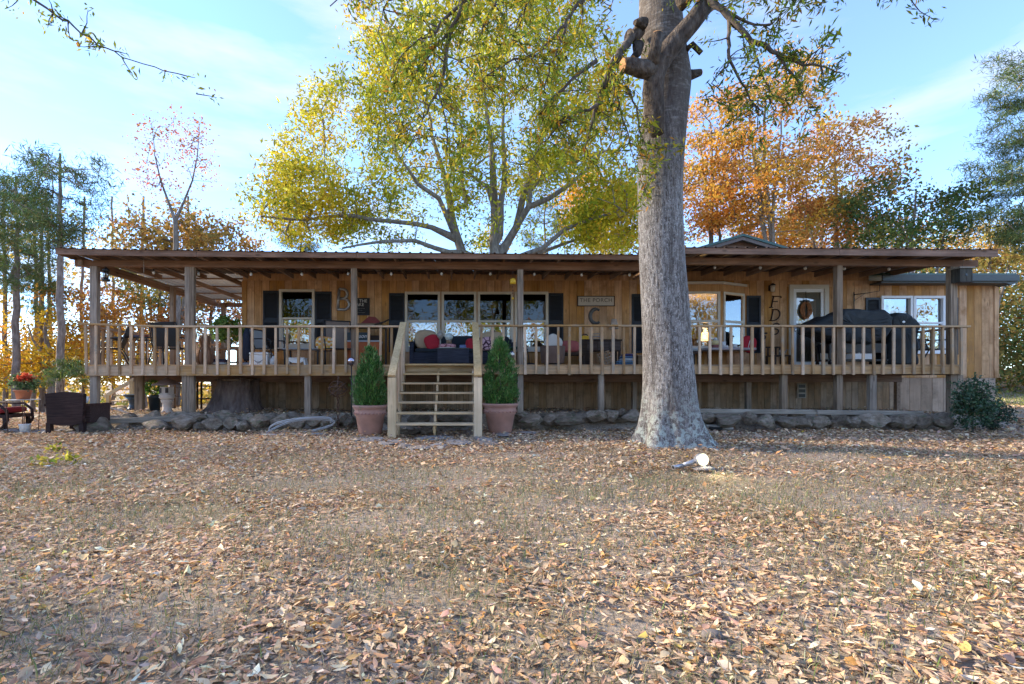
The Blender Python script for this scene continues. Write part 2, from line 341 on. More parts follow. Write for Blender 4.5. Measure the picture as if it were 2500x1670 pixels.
# ---------------------------------------------------------------- ground
def soil_mat():
    m, nt, n, l, b = nodes('soil and thatch')
    tc = n.new('ShaderNodeTexCoord')
    a = n.new('ShaderNodeTexNoise'); a.inputs['Scale'].default_value = .55; a.inputs['Detail'].default_value = 6
    c = n.new('ShaderNodeTexNoise'); c.inputs['Scale'].default_value = 28; c.inputs['Detail'].default_value = 8; c.inputs['Roughness'].default_value = .7
    l.new(tc.outputs['Object'], a.inputs['Vector']); l.new(tc.outputs['Object'], c.inputs['Vector'])
    r1 = n.new('ShaderNodeValToRGB'); e = r1.color_ramp.elements; e[0].position = .3; e[0].color = (.20,.16,.125,1); e[1].position = .72; e[1].color = (.50,.42,.35,1); l.new(c.outputs['Fac'], r1.inputs['Fac'])
    r2 = n.new('ShaderNodeValToRGB'); e = r2.color_ramp.elements; e[0].position = .3; e[0].color = (.17,.14,.09,1); e[1].position = .72; e[1].color = (.42,.34,.24,1); l.new(c.outputs['Fac'], r2.inputs['Fac'])
    ar = n.new('ShaderNodeMapRange'); ar.inputs[1].default_value = .42; ar.inputs[2].default_value = .6; l.new(a.outputs['Fac'], ar.inputs[0])
    mx = n.new('ShaderNodeMix'); mx.data_type = 'RGBA'; l.new(ar.outputs[0], mx.inputs[0]); l.new(r1.outputs['Color'], mx.inputs[6]); l.new(r2.outputs['Color'], mx.inputs[7])
    l.new(mx.outputs[2], b.inputs['Base Color']); b.inputs['Roughness'].default_value = .95; b.inputs['Specular IOR Level'].default_value = .1
    bp = n.new('ShaderNodeBump'); bp.inputs['Strength'].default_value = .8; bp.inputs['Distance'].default_value = .03; l.new(c.outputs['Fac'], bp.inputs['Height']); l.new(bp.outputs[0], b.inputs['Normal'])
    return m
xs = np.concatenate([-np.geomspace(400, 17, 22), np.arange(-16, 20.01, .14), np.geomspace(21, 400, 22)])
ys = np.concatenate([-np.geomspace(400, 4, 18), np.arange(-3, 17, .14), np.geomspace(17.2, 500, 44)])
gx, gy = np.meshgrid(xs, ys); zz = ground_z(gx, gy)
gv = np.stack([gx.ravel(), gy.ravel(), zz.ravel()], 1); nx, ny = len(xs), len(ys)
ii = (np.arange(ny-1)[:,None]*nx + np.arange(nx-1)[None,:]).ravel()
gme = mesh_np('ground', gv, np.stack([ii, ii+1, ii+1+nx, ii+nx], 1), None, soil_mat())
gme.polygons.foreach_set('use_smooth', [True]*len(gme.polygons))
ground = tag(link('ground', gme), kind='structure')

# fallen leaves: stations along the leaf, curled across and along
TAN = [(.50,.36,.25), (.42,.29,.205), (.44,.25,.13), (.34,.265,.21), (.60,.485,.375), (.27,.165,.115), (.40,.265,.215), (.52,.28,.11), (.48,.36,.14)]
TW  = [24, 20, 7, 14, 14, 8, 16, 2.5, 1]
def curled(n, st, wid):
    "template coordinates (n, st*3, 3) of n curled leaves of unit length"
    u = np.linspace(-.5, .5, st); prof = np.interp(u, [-.5,-.3,0,.25,.5], [.06,.62,1,.8,.02])
    U = np.repeat(u, 3)[None].repeat(n, 0); V = np.tile([-1.,0.,1.], st)[None]*np.repeat(prof, 3)[None]*.5
    w = wid.reshape(-1,1); cu = RNG.normal(.12,.5,(n,1)); cl = RNG.normal(.10,.38,(n,1)); tw = RNG.normal(0,.6,(n,1))
    y = V*w; z = cu*(V*2)**2*w*.55 + cl*U**2*.9 + tw*U*V*w
    return np.stack([U, y, z], 2)
def place_leaves(n, xy, L, st, tilt, lift):
    t = curled(n, st, np.where(RNG.uniform(0,1,n) < .12, RNG.uniform(.55,.85,n), RNG.uniform(.2,.5,n))) * L[:,None,None]
    az = RNG.uniform(0, 2*np.pi, n); tx = RNG.normal(0, tilt, n); ty = RNG.normal(0, tilt, n)
    ca, sa = np.cos(az), np.sin(az)
    X, Y, Z = t[...,0], t[...,1], t[...,2]
    Z2 = Z*np.cos(tx)[:,None] + Y*np.sin(tx)[:,None]; Y2 = Y*np.cos(tx)[:,None] - Z*np.sin(tx)[:,None]
    Z3 = Z2*np.cos(ty)[:,None] + X*np.sin(ty)[:,None]; X3 = X*np.cos(ty)[:,None] - Z2*np.sin(ty)[:,None]
    X4 = X3*ca[:,None] - Y2*sa[:,None]; Y4 = X3*sa[:,None] + Y2*ca[:,None]
    Z3 = Z3 - Z3.min(1, keepdims=True) + lift[:,None]
    g = ground_z(xy[:,0], xy[:,1])
    v = np.stack([X4 + xy[:,:1], Y4 + xy[:,1:], Z3 + g[:,None]], 2).reshape(-1,3)
    k = st*3; q = []
    for i in range(st-1):
        for j in range(2): a = i*3+j; q.append((a, a+1, a+4, a+3))
    f = (np.arange(n)[:,None,None]*k + np.array(q)[None]).reshape(-1,4)
    return v, f
def scatter(n, y0, y1):
    "points in the visible wedge with a margin, even per square metre"
    Y = RNG.choice(np.linspace(y0, y1, 400), n, p=(lambda w: w/w.sum())(2.32*np.linspace(y0, y1, 400) + 4.4)) + RNG.uniform(-.5,.5,n)*(y1-y0)/400
    X = RNG.uniform(-1.06*Y - 2.2, 1.26*Y + 2.2)
    return np.stack([X, Y], 1)[:n]
BARE = [(P(1850,1190,5.2), .55), (P(2200,1262,4.4), .5), (P(1140,1172,5.7), .7), (P(1250,1120,7.2), .5), (P(1700,1180,5.6), .35), (P(480,1290,4.2), .35), (P(950,1300,4.0), .4), (P(1400,1240,4.6), .45), (P(700,1190,5.4), .5), (P(2050,1130,7), .7), (P(1000,1450,2.7), .25), (P(1500,1520,2.4), .2), (P(400,1500,2.4), .2)]
def keep(xy, y_in):
    x, y = xy[:,0], xy[:,1]
    p = .72 + .22*np.sin(x*.8+1)*np.sin(y*1.1+x*.4) + .32*np.sin(x*2.1 + 1.3*np.sin(y*1.7) + .5)*np.sin(y*2.6 + 1.1*np.sin(x*1.3)) + .18*smooth(5, 9, y)
    for c, r in BARE: p = p - 1.15*np.exp(-(((x-c.x)/(r*1.5))**2 + ((y-c.y)/(r*.75))**2))
    ok = RNG.uniform(0, 1, len(x)) < np.clip(p, .06, 1)
    ok &= ~((x > -8.6) & (x < 14.3) & (y > 13.0)); ok &= ~((x > -8.6) & (x < 11.5) & (y > 10.5) & (RNG.uniform(0,1,len(x)) > .25))
    ok &= ~(((x-3.9)**2 + (y-8.2)**2) < .42**2); ok &= ~((x > -1.6) & (x < .35) & (y > 9.2) & (y < 10.9) & (RNG.uniform(0,1,len(x)) > .4))
    return ok
def litter_col(m, xy):
    c = np.clip(pal(TAN, TW, m, .2, .04)*np.array([1.24,1.22,1.10])*(1 + .16*np.sin(xy[:,0]*1.1 + 2*np.sin(xy[:,1]*.7))*np.sin(xy[:,1]*1.6 + np.sin(xy[:,0]*.9)))[:,None], 0, .85)
    yl = RNG.uniform(0,1,m) < .0012; c[yl] = (.55,.38,.05); return c
def litter(name, n, y0, y1, st, L0, tilt):
    xy = scatter(n, y0, y1); xy = xy[keep(xy, y0)]; m = len(xy)
    L = np.minimum(L0*np.exp(RNG.normal(0,.42,m)), L0*1.9); lift = RNG.exponential(.012, m)
    v, f = place_leaves(m, xy, L, st, tilt, lift)
    c = litter_col(m, xy)
    return v, f, np.repeat(c, st*3, 0)
def litter_far(n, y0, y1, L0):
    "farther off a leaf is one folded face"
    xy = scatter(n, y0, y1); xy = xy[keep(xy, y0)]; m = len(xy); az = RNG.uniform(0, 6.283, m)
    d = np.stack([np.cos(az), np.sin(az), RNG.normal(0,.28,m)], 1); q = np.stack([-np.sin(az), np.cos(az), RNG.normal(0,.45,m)], 1)
    L = L0*np.exp(RNG.normal(0,.35,m)); g = ground_z(xy[:,0], xy[:,1])
    v, f = leaf_quads(np.stack([xy[:,0], xy[:,1], g + .008 + RNG.exponential(.014, m)], 1), L, L*RNG.uniform(.3,.6,m), d, q)
    return v, f, np.repeat(litter_col(m, xy), 4, 0)
parts_ = [litter('a', 70000, 1.4, 4.6, 4, .040, .20), litter('b', 56000, 4.5, 7.6, 3, .050, .25), litter_far(125000, 7.5, 13, .055), litter_far(34000, 13, 24, .10)]
off = 0; VV, FF, CC = [], [], []
for v, f, c in parts_: VV.append(v); FF.append(f + off); CC.append(c); off += len(v)
tag(link('leaf_litter', mesh_np('leaf_litter', np.concatenate(VV), np.concatenate(FF), np.concatenate(CC), LITTER)),
    'dry tan and brown oak leaves scattered over the whole yard', 'fallen leaves', kind='stuff')
# crumbs of leaf, straw and pine needles between them
nb = 150000; xyb = scatter(nb, 1.5, 9.0); azb = RNG.uniform(0,6.283,nb); gb_ = ground_z(xyb[:,0], xyb[:,1])
db = np.stack([np.cos(azb), np.sin(azb), RNG.normal(0,.25,nb)], 1); qb_ = np.stack([-np.sin(azb), np.cos(azb), RNG.normal(0,.4,nb)], 1)
vb_, fb_ = leaf_quads(np.stack([xyb[:,0], xyb[:,1], gb_ + RNG.exponential(.010, nb) + .004], 1), RNG.uniform(.012,.06,nb), RNG.uniform(.002,.011,nb), db, qb_)
tag(link('leaf_crumbs', mesh_np('leaf_crumbs', vb_, fb_, np.repeat(np.clip(pal(TAN, TW, nb, .3, .04)*np.array([1.22,1.17,1.0]), 0, .85), 4, 0), LITTER)), 'crumbled leaf bits and straw between the fallen leaves', 'leaf crumbs', kind='stuff')
# the largest single leaves near the camera
lm = []
for k in range(16):
    v, f = place_leaves(1, np.zeros((1,2)), np.array([random.uniform(.05,.08)]), 4, .35, np.zeros(1)); v[:,2] -= v[:,2].min()
    lm.append(mesh_np('leaf', v, f, np.repeat(np.clip(pal(TAN, [20,12,14,6,24,6,10,12,2], 1, .12, .03)*1.2, 0, .8), 12, 0), LITTER))
n_one = 0
while n_one < 290:
    y = math.sqrt(random.uniform(1.75**2, 4.3**2)); x = random.uniform(-.98, 1.18)*y
    o = link('leaf', random.choice(lm), ground, (x, y, gz(x, y) + random.uniform(.006,.03))); o.rotation_euler = (random.gauss(0,.15), random.gauss(0,.15), random.uniform(0,6.28)); n_one += 1
# thin dry and green grass between the leaves
ng = 120000; xy = scatter(ng, 1.5, 7.5); wgt = .5 + .5*np.sin(xy[:,0]*2.1 + 1.3*np.sin(xy[:,1]*1.7) + .5)*np.sin(xy[:,1]*2.6 + 1.1*np.sin(xy[:,0]*1.3))
dens = np.clip(1.05 - wgt, .12, 1)*(1 - .8*smooth(4.5, 7.5, xy[:,1])); xy = xy[RNG.uniform(0,1,ng) < dens]; ng = len(xy)
az = RNG.uniform(0,6.283,ng); h = RNG.uniform(.03,.085,ng); ln = RNG.uniform(.2,1.5,ng)
g0 = ground_z(xy[:,0], xy[:,1]); b0 = np.stack([xy[:,0], xy[:,1], g0 - .004], 1); dr = np.stack([np.cos(az), np.sin(az), np.zeros(ng)], 1); sd_ = np.stack([-np.sin(az), np.cos(az), np.zeros(ng)], 1)*.0022
mid = b0 + dr*(h*ln*.45)[:,None] + np.array([0,0,1])*(h*.7)[:,None]; tip = b0 + dr*(h*ln)[:,None] + np.array([0,0,1])*(h*np.where(ln>1,.75,1))[:,None]
cols = pal([(.36,.30,.19), (.26,.23,.13), (.18,.22,.09), (.42,.36,.25), (.13,.19,.07)], [5,4,3,4,2], ng, .2)
v = np.concatenate([np.stack([b0 - sd_, b0 + sd_, mid + sd_*.8, mid - sd_*.8], 1).reshape(-1,3), np.stack([mid - sd_*.8, mid + sd_*.8, tip + sd_*.12, tip - sd_*.12], 1).reshape(-1,3)])
gr2 = mesh_np('grass', v, np.arange(ng*8).reshape(-1,4), np.repeat(np.concatenate([cols, cols]), 4, 0), GRASSM)
tag(link('grass', gr2), 'short dry grass growing up between the fallen leaves', 'grass', kind='stuff')
# strip of sunlit lawn far right
ng = 9000; xx = RNG.uniform(17, 44, ng); yy = RNG.uniform(20, 33, ng); g0 = ground_z(xx, yy)
cen = np.stack([xx, yy, g0 + .05], 1); d = np.tile([0,0,1.], (ng,1)) + RNG.normal(0,.4,(ng,3))
leaf_cloud('lawn', cen, .16, .03, pal([(.17,.23,.06),(.30,.30,.10),(.4,.36,.17)], [3,3,2], ng), GRASSM, None, d=d)
tag(bpy.data.objects['lawn'], 'sunlit strip of lawn beyond the right end of the house', 'lawn', kind='stuff')
# sticks lying on the leaves
def px_ground(px, py):
    "the point of the yard seen at a pixel"
    Y = 6.0
    for _ in range(30): Y = (EYE - gz(XA(px, Y), Y))*F/(py - HY)
    return XA(px, Y), Y
for pts, r, lb in (([(1600,1425),(1680,1418),(1760,1392)], [.006,.008,.004], 'thin dark stick lying on leaves below the lit floodlight'),
                   ([(1072,1392),(1098,1360),(1108,1330)], [.006,.007,.004], 'bare grey twig lying on leaves below the stairs'),
                   ([(560,1330),(582,1300),(590,1275),(640,1262)], [.003,.005,.003,.002], 'thin pale twig lying on leaves at left of yard')):
    pp = [(*px_ground(*p), .03) for p in pts]
    o = MB().tube([(x, y, gz(x,y)+z) for x, y, z in pp], r, 6).build('stick', OLDW); tag(o, lb, 'stick')
x, y = px_ground(1738, 1560)
bl = MB().blob((0,0,.015), .05, .035, .028, 14, 9, 2.3).build('pebble', ROCKF); bl.location = (x, y, gz(x, y)); tag(bl, 'smooth grey pebble lying in grass near the bottom of the yard', 'pebble')
# ---------------------------------------------------------------- house
YW = 13.1; WX0, WX1 = XA(593, YW), XA(2435, YW); ZF, ZT = 1.18, 3.80      # wall plane, ends, foot and top of the siding
house = thing('house', (4.2, YW, 0), 'long low timber clad house with vertical pine siding behind the porch', 'house')
DH = 5.6                                                                   # depth of the house
# window and door openings on the wall plane: px edges and rows of the photograph turned to metres
def rect(px0, px1, py0, py1): return (XA(px0, YW), XA(px1, YW), ZA(py1, YW), ZA(py0, YW))
W_SMALL = rect(683, 769, 707, 849)
W_BIG = [rect(989, 1075, 713, 856), rect(1078, 1163, 713, 856), rect(1166, 1253, 713, 856), rect(1256, 1338, 713, 856)]
W_RIGHT = [rect(2148, 2225, 723, 861), rect(2227, 2304, 723, 861)]
DOOR = (XA(1930, YW), XA(2017, YW), 1.46, ZA(700, YW))
BAYO = (XA(1572, YW), XA(1819, YW), 1.90, 3.70)
OPEN = [W_SMALL] + W_BIG + W_RIGHT + [DOOR, BAYO]
def minus(r, holes):
    "rectangle minus holes as a list of rectangles"
    todo = [r]
    for h in holes:
        nxt = []
        for a in todo:
            x0, x1, z0, z1 = a
            if h[1] <= x0 + 1e-5 or h[0] >= x1 - 1e-5 or h[3] <= z0 or h[2] >= z1: nxt.append(a); continue
            if h[2] > z0: nxt.append((x0, x1, z0, h[2]))
            if h[3] < z1: nxt.append((x0, x1, h[3], z1))
            a0, a1 = max(z0, h[2]), min(z1, h[3])
            if h[0] > x0: nxt.append((x0, h[0], a0, a1))
            if h[1] < x1: nxt.append((h[1], x1, a0, a1))
        todo = nxt
    return todo
GROOVE = flat('siding groove', (.10,.05,.022), .9, var=.3)
mb = MB()
for x0, x1, z0, z1 in minus((WX0, WX1, ZF, ZT), OPEN): mb.box(x0, x1, YW + .012, YW + .12, z0, z1)
wall = mb.build('front_wall', GROOVE, house, True)
x = WX0 + .11; bw = .2032
while x < WX1 - .12:
    x1 = min(x + bw, WX1 - .10)
    for a in minus((x + .004, x1 - .004, ZF - .012, ZT), OPEN):
        if a[1] - a[0] > .004: MB().box(a[0], a[1], YW - random.uniform(.002,.005), YW + .0115, a[2], a[3]).build('siding_board', SIDING, wall, True)
    x += bw
for xa, xb in ((WX0 - .02, WX0 + .108), (WX1 - .098, WX1 + .02)):
    MB().box(xa, xb, YW - .022, YW + .1, ZF - .012, ZT).build('corner_board', SIDING, house, True)
OUTW = flat('side wall siding', (.40,.22,.095), .8, var=.2)
for nm, xa, xb in (('left_wall', WX0, WX0 + .1), ('right_wall', WX1 - .1, WX1)): box(nm, OUTW, house, xa, xb, YW + .125, YW + DH, .3, ZT)
# rear wall with three window openings that let the daylight through the rooms
INW = flat('interior wall paint', (.30,.24,.18), .9, var=.1); INF = flat('interior floor', (.10,.06,.035), .6); INC = flat('interior ceiling', (.5,.45,.38), .9, var=.05)
YB = YW + DH
back = [(XA(1228, YB), XA(1292, YB), 1.9, 3.35), (XA(1018, YB), XA(1062, YB), 2.2, 3.2), (9.6, 10.6, 2.2, 3.2)]
mb = MB()
for x0, x1, z0, z1 in minus((WX0, WX1, .3, ZT), back): mb.box(x0, x1, YB - .1, YB, z0, z1)
mb.build('rear_wall', INW, house, True)
box('interior_floor', INF, house, WX0 + .1, WX1 - .1, YW + .13, YB - .1, 1.30, 1.44); box('interior_ceiling', INC, house, WX0 + .1, WX1 - .1, YW + .13, YB - .1, 3.66, 3.72)
for xx in (XA(860, YW), XA(1450, YW), XA(1895, YW), XA(2080, YW)): box('partition', INW, house, xx, xx + .1, YW + .13, YB - .1, 1.44, 3.66)
def window(x0, x1, z0, z1, zm, frame, pane, y=YW, M=None, lift=.055):
    "a hung window: outer frame, meeting rail and two panes"
    fr = MB(); t = .065
    for a in ((x0, x0+t, z0, z1), (x1-t, x1, z0, z1), (x0+t, x1-t, z1-t, z1), (x0+t, x1-t, z0, z0+t)): fr.box(a[0], a[1], y-lift, y+.05, a[2], a[3])
    w = fr.build('window', frame, house, True)
    s = MB()
    for a in ((x0+t, x0+t+.03, z0+t, zm), (x1-t-.03, x1-t, z0+t, zm), (x0+t+.03, x1-t-.03, z0+t, z0+t+.04)): s.box(a[0], a[1], y-lift+.012, y+.03, a[2], a[3])
    s.build('sash', frame, w, True); MB().box(x0+t, x1-t, y-lift+.008, y+.035, zm, zm+.05).build('meeting_rail', frame, w, True)
    MB().box(x0+t+.031, x1-t-.031, y+.004, y+.010, z0+t+.041, zm-.001).build('pane', pane, w, True)
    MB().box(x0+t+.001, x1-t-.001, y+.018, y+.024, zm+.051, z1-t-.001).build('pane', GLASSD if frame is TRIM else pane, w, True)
    MB().box(x0-.03, x1+.03, y-lift-.03, y-.008, z0-.035, z0-.002).build('sill', frame, w, True)
    return w
def shutter(px0, px1, py0, py1, label=None):
    x0, x1, z0, z1 = rect(px0, px1, py0, py1); m = MB()
    for a in ((x0, x0+.045, z0, z1), (x1-.045, x1, z0, z1), (x0+.045, x1-.045, z1-.06, z1), (x0+.045, x1-.045, z0, z0+.06), (x0+.045, x1-.045, (z0+z1)/2-.035, (z0+z1)/2+.035)): m.box(a[0], a[1], YW-.034, YW-.006, a[2], a[3])
    z = z0 + .065
    while z < z1 - .08:
        if abs(z - (z0+z1)/2) > .06: m.bar((x0+.046, YW-.02, z+.012), (x1-.046, YW-.02, z+.012), .026, .006, (0,-.6,.8))
        z += .034
    m.box(x0+.045, x1-.045, YW-.009, YW-.0062, z0+.06, z1-.06)
    return m.build('shutter', SHUT, house, True)
zmid = ZA(780, YW)
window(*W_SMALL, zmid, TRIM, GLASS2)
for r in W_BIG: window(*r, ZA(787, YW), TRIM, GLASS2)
for r in W_RIGHT: window(*r, ZA(791, YW), WHITEF, GLASS2)
for a in ((643, 682, 710, 858), (770, 810, 712, 858), (950, 988, 716, 860), (1339, 1375, 716, 860), (1542, 1569, 718, 862), (1822, 1856, 722, 862), (2112, 2147, 727, 866), (2305, 2337, 727, 866)): shutter(*a)
# blinds behind the right-hand windows
BLIND = flat('wooden blind slat', (.30,.16,.08), .6)
for r, zt in ((W_RIGHT[0], .55), (W_RIGHT[1], .0)):
    m = MB(); z = r[2] + .08
    while z < r[3] - .08:
        m.bar((r[0]+.09, YW+.07, z), (r[1]-.09, YW+.07, z), .045, .004, (0,-.5,.86)); z += .042
    m.build('window_blind', BLIND, house, True)
# bay window: three facets standing out from the wall
YBAY = 12.74; bl0, br0 = BAYO[0], BAYO[1]; bl1, br1 = bl0 + .85, XA(1762, YBAY)
bay = MB()
out = [(bl0, YW), (bl1, YBAY), (br1, YBAY), (br0, YW)]
def strip(m, z0, z1, grow=0.0, th=.03):
    c = [(bl0-grow*1.4, YW), (bl1-grow*.6, YBAY-grow), (br1+grow*.6, YBAY-grow), (br0+grow*1.4, YW)]
    vs = [(x, y, z0) for x, y in c] + [(x, y, z1) for x, y in c]
    m.add(vs, [(0,1,5,4),(1,2,6,5),(2,3,7,6),(3,2,1,0),(4,5,6,7)])
strip(bay, ZA(712, 12.74), ZA(694, 12.74))
bw_ = bay.build('bay_window', SIDING, house, True); m = MB(); strip(m, 1.86, 1.94, .02); m.build('sill', SIDING, bw_, True)
m = MB(); strip(m, ZA(694, 12.74), ZA(688, 12.74), .05); m.build('cornice', TRIM, bw_, True)
def facet(a, b, z0, z1, zm):
    a = Vector((*a, 0)); b = Vector((*b, 0)); d = (b - a).normalized(); nrm = Vector((d.y, -d.x, 0)); L = (b - a).length
    M = Matrix.Translation(a) @ Matrix(((d.x, -nrm.x, 0, 0), (d.y, -nrm.y, 0, 0), (0, 0, 1, 0), (0, 0, 0, 1)))
    fr = MB(); t = .06; e = .05
    for q in ((e, e+t, z0, z1), (L-e-t, L-e, z0, z1), (e+t, L-e-t, z1-t, z1), (e+t, L-e-t, z0, z0+t), (e+t, L-e-t, zm-.03, zm+.03)): fr.box(q[0], q[1], -.03, .03, q[2], q[3], M)
    fr.build('window_frame', TRIM, bw_, True)
    mu = MB()
    for q in ((0, e-.002), (L-e+.002, L)): mu.box(q[0], q[1], -.012, .05, z0, z1, M)
    mu.build('mullion', SIDING, bw_, True)
    MB().box(e+t, L-e-t, 0, .006, z0+t, zm-.031, M).build('pane', GLASS, bw_, True); MB().box(e+t, L-e-t, .008, .014, zm+.031, z1-t, M).build('pane', GLASS, bw_, True)
zb0, zb1, zbm = 1.94, ZA(712, 12.74), ZA(784, 12.74)
facet(out[0], out[1], zb0, zb1, zbm); facet(out[1], out[2], zb0, zb1, zbm); facet(out[2], out[3], zb0, zb1, zbm)
# the door: white slab behind a glazed storm door
dx0, dx1, dz0, dz1 = DOOR
DOORM = flat('cream door', (.60,.56,.49), .5, var=.06)
dm = MB().box(dx0+.06, dx1-.06, YW+.03, YW+.07, dz0, dz1-.06)
door = dm.build('door', DOORM, house, True); box('frieze_board', SIDING, house, WX0, 11.0, YW+.0, YW+.04, ZT+.002, 4.06)
m = MB()
for a in ((dx0-.05, dx0+.058, dz0, dz1+.05), (dx1-.058, dx1+.05, dz0, dz1+.05), (dx0+.058, dx1-.058, dz1-.058, dz1+.05)): m.box(a[0], a[1], YW-.04, YW+.028, a[2], a[3])
m.build('door_frame', TRIM, door, True)
m = MB()
for a in ((dx0+.06, dx0+.15, dz0+.02, dz1-.06), (dx1-.15, dx1-.06, dz0+.02, dz1-.06), (dx0+.15, dx1-.15, dz1-.15, dz1-.06), (dx0+.15, dx1-.15, dz0+.02, dz0+.14)): m.box(a[0], a[1], YW-.015, YW+.012, a[2], a[3])
m.build('storm_door', WHITEF, door, True); MB().box(dx0+.15, dx1-.15, YW, YW+.005, dz0+.14, dz1-.15).build('pane', glass('storm door glass', .13, (.85,.86,.85)), door, True)
MB().blob((dx0+.11, YW-.03, dz0+1.0), .02, .03, .06).build('door_handle', CHROME, door, True)
# skirting below the siding
XS = XA(2195, YW)
mb = MB().box(WX0, XS, YW+.05, YW+.1, .26, ZF-.013); sk = mb.build('skirting', flat('skirting groove', (.03,.022,.016), .9), house, True)
x = WX0
while x < XS - .01:
    w = random.choice((.07,.10,.14,.2)) if x < 6.4 else .17
    x1 = min(x + w, XS); MB().box(x+.004, x1-.004, YW+.03+random.uniform(0,.006), YW+.0495, .24, ZF-.013).build('skirting_board', SKIRT, sk, True); x = x1
mb = MB().box(XS, WX1-.02, YW+.045, YW+.1, .05, ZF-.013); sk2 = mb.build('skirting', flat('beige skirting groove', (.2,.13,.09), .9), house, True)
x = XS + .002
while x < WX1 - .03:
    x1 = min(x + .305, WX1 - .025); MB().box(x+.005, x1-.005, YW+.02, YW+.0445, .05, ZF-.013).build('skirting_board', SKIRT2, sk2, True); x = x1
MB().box(XA(1953,13)-.0, XA(1974,13), YW-.01, YW+.025, ZA(972,13), ZA(936,13)).build('vent', flat('vent frame', (.42,.38,.33), .8), house, True)
for k in range(3): MB().box(XA(1955.5,13), XA(1971.5,13), YW-.016, YW-.0105, ZA(970-k*11.5,13), ZA(962-k*11.5,13)).build('vent_slot', BLACK, house, True)
# roofs and gutter
m = MB()
def slope(x0, x1, y0, z0, y1, z1, th=.05): m.add([(x0,y0,z0),(x1,y0,z0),(x1,y1,z1),(x0,y1,z1),(x0,y0,z0-th),(x1,y0,z0-th),(x1,y1,z1-th),(x0,y1,z1-th)], [(0,1,2,3),(7,6,5,4),(0,4,5,1),(1,5,6,2),(2,6,7,3),(3,7,4,0)])
XR = XA(2480, 12.75)
slope(WX0-.2, 11.0, YW+.05, 4.02, 15.9, 4.58); slope(11.02, XR, 12.74, 3.92, 15.9, 4.55); slope(WX0-.2, XR, 15.905, 4.58, 19.2, 3.9)
roof = m.build('roof', DARKM, house, True)
m = MB(); x = 11.1
while x < XR: m.box(x, x+.03, 12.735, 12.78, 3.924, 3.945); x += .23
m.build('roof_rib', flat('pale roof edge', (.45,.47,.46), .5, var=.15), roof, True)
g = MB(); g.prism([(11.0, 3.66), (XR, 3.66), (XR, 3.70), (11.0, 3.70)], 12.70, 12.74); g.box(11.0, XR, 12.66, 12.695, 3.72, 3.865); g.box(11.0, XR, 12.64, 12.70, 3.70, 3.72); g.box(11.0, XR-.15, 12.745, YW-.03, 3.66, 3.70)
g.add([(XR-.32,12.7,3.66),(XR,12.7,3.66),(XR-.18,12.7,3.60),(XR-.32,13.0,3.66),(XR,13.0,3.66),(XR-.18,13.0,3.60)], [(0,2,1),(3,4,5),(0,3,5,2),(2,5,4,1)])
g.build('gutter', GUTTER, house, True)
# green cross gable above the bay
ga = P(1815, 570, 13.9); hw = 3.0; sl = .3
m = MB(); 
for s in (-1, 1):
    e = ga + Vector((s*hw, 0, -sl*hw))
    m.add([ga, e, e+Vector((0,2.4,0)), ga+Vector((0,2.4,0)), ga-Vector((0,0,.07)), e-Vector((0,0,.07)), e+Vector((0,2.4,-.07)), ga+Vector((0,2.4,-.07))], [(0,1,2,3),(7,6,5,4),(0,4,5,1),(1,5,6,2),(2,6,7,3),(3,7,4,0)])
gab = m.build('gable_roof', DARKM, house, True)
m = MB(); f1 = .075
for s in (-1, 1):
    e = ga + Vector((s*hw, 0, -sl*hw)); dz = Vector((0,0,-f1)); d2 = Vector((0,0,-f1-.10))
    m.add([ga+dz+Vector((0,.03,0)), e+dz+Vector((0,.03,0)), e+d2+Vector((0,.03,0)), ga+d2+Vector((0,.03,0)), ga+dz+Vector((0,.08,0)), e+dz+Vector((0,.08,0)), e+d2+Vector((0,.08,0)), ga+d2+Vector((0,.08,0))], [(0,1,2,3),(7,6,5,4),(3,2,6,7),(0,4,5,1)])
m.build('barge_board', flat('grey brown barge board', (.16,.13,.115), .8), house, True)
MB().prism([(ga.x, ga.z-.12), (ga.x-hw, ga.z-.12-sl*hw), (ga.x+hw, ga.z-.12-sl*hw)], ga.y+.25, ga.y+.3).build('gable_wall', BEAMW, house, True)
# wall lamp by the door
wl_ = thing('wall_lamp', P(1880, 706, YW), 'small black wall lantern above the letters beside the door', 'wall lamp')
MB().box(-.05,.05,-.06,-.008,-.05,.10).build('back_plate', BLACK, wl_); MB().lathe([(.02,.14),(.07,.10),(.075,.08),(.02,.085)], (0,-.11,0), 12).build('cap', BLACK, wl_); MB().lathe([(.045,-.09),(.06,.07),(.055,.075)], (0,-.11,0), 12).build('glass_globe', flat('frosted lamp glass', (.55,.5,.42), .2), wl_)

# ---------------------------------------------------------------- porch
YD = 10.93; DZ = 1.45
porch = thing('porch', (1.6, YD, 0), 'long wooden porch with railing, weathered posts and shed roof along the house', 'porch')
DX0, DX1 = XA(214, YD), XA(2347, YD); SX = XA(590, YW)                    # deck ends, right edge of the side wing
YE = 17.0
y = YD + .002; k = 0
while y < YW - .04:
    MB().box(DX0, DX1, y, y+.135, DZ-.035, DZ).build('deck_board', RAILX, porch, True); y += .14
while y < YE:
    MB().box(DX0, SX-.05, y, y+.135, DZ-.035, DZ).build('deck_board', RAILX, porch, True); y += .14
bounds = [DX0, XA(441, YD), XA(985, YD), XA(1160, YD), XA(1560, YD), XA(1912, YD), DX1]
for i, (a, b) in enumerate(zip(bounds, bounds[1:])):
    if i == 2: box('rim_board', STAIRX, porch, a+.003, b-.003, YD-.03, YD, 1.22, DZ-.04)
    else: box('rim_board', RAILX, porch, a+.002, b-.002, YD-.035, YD, (1.20 if i < 2 else 1.235), DZ-.04)
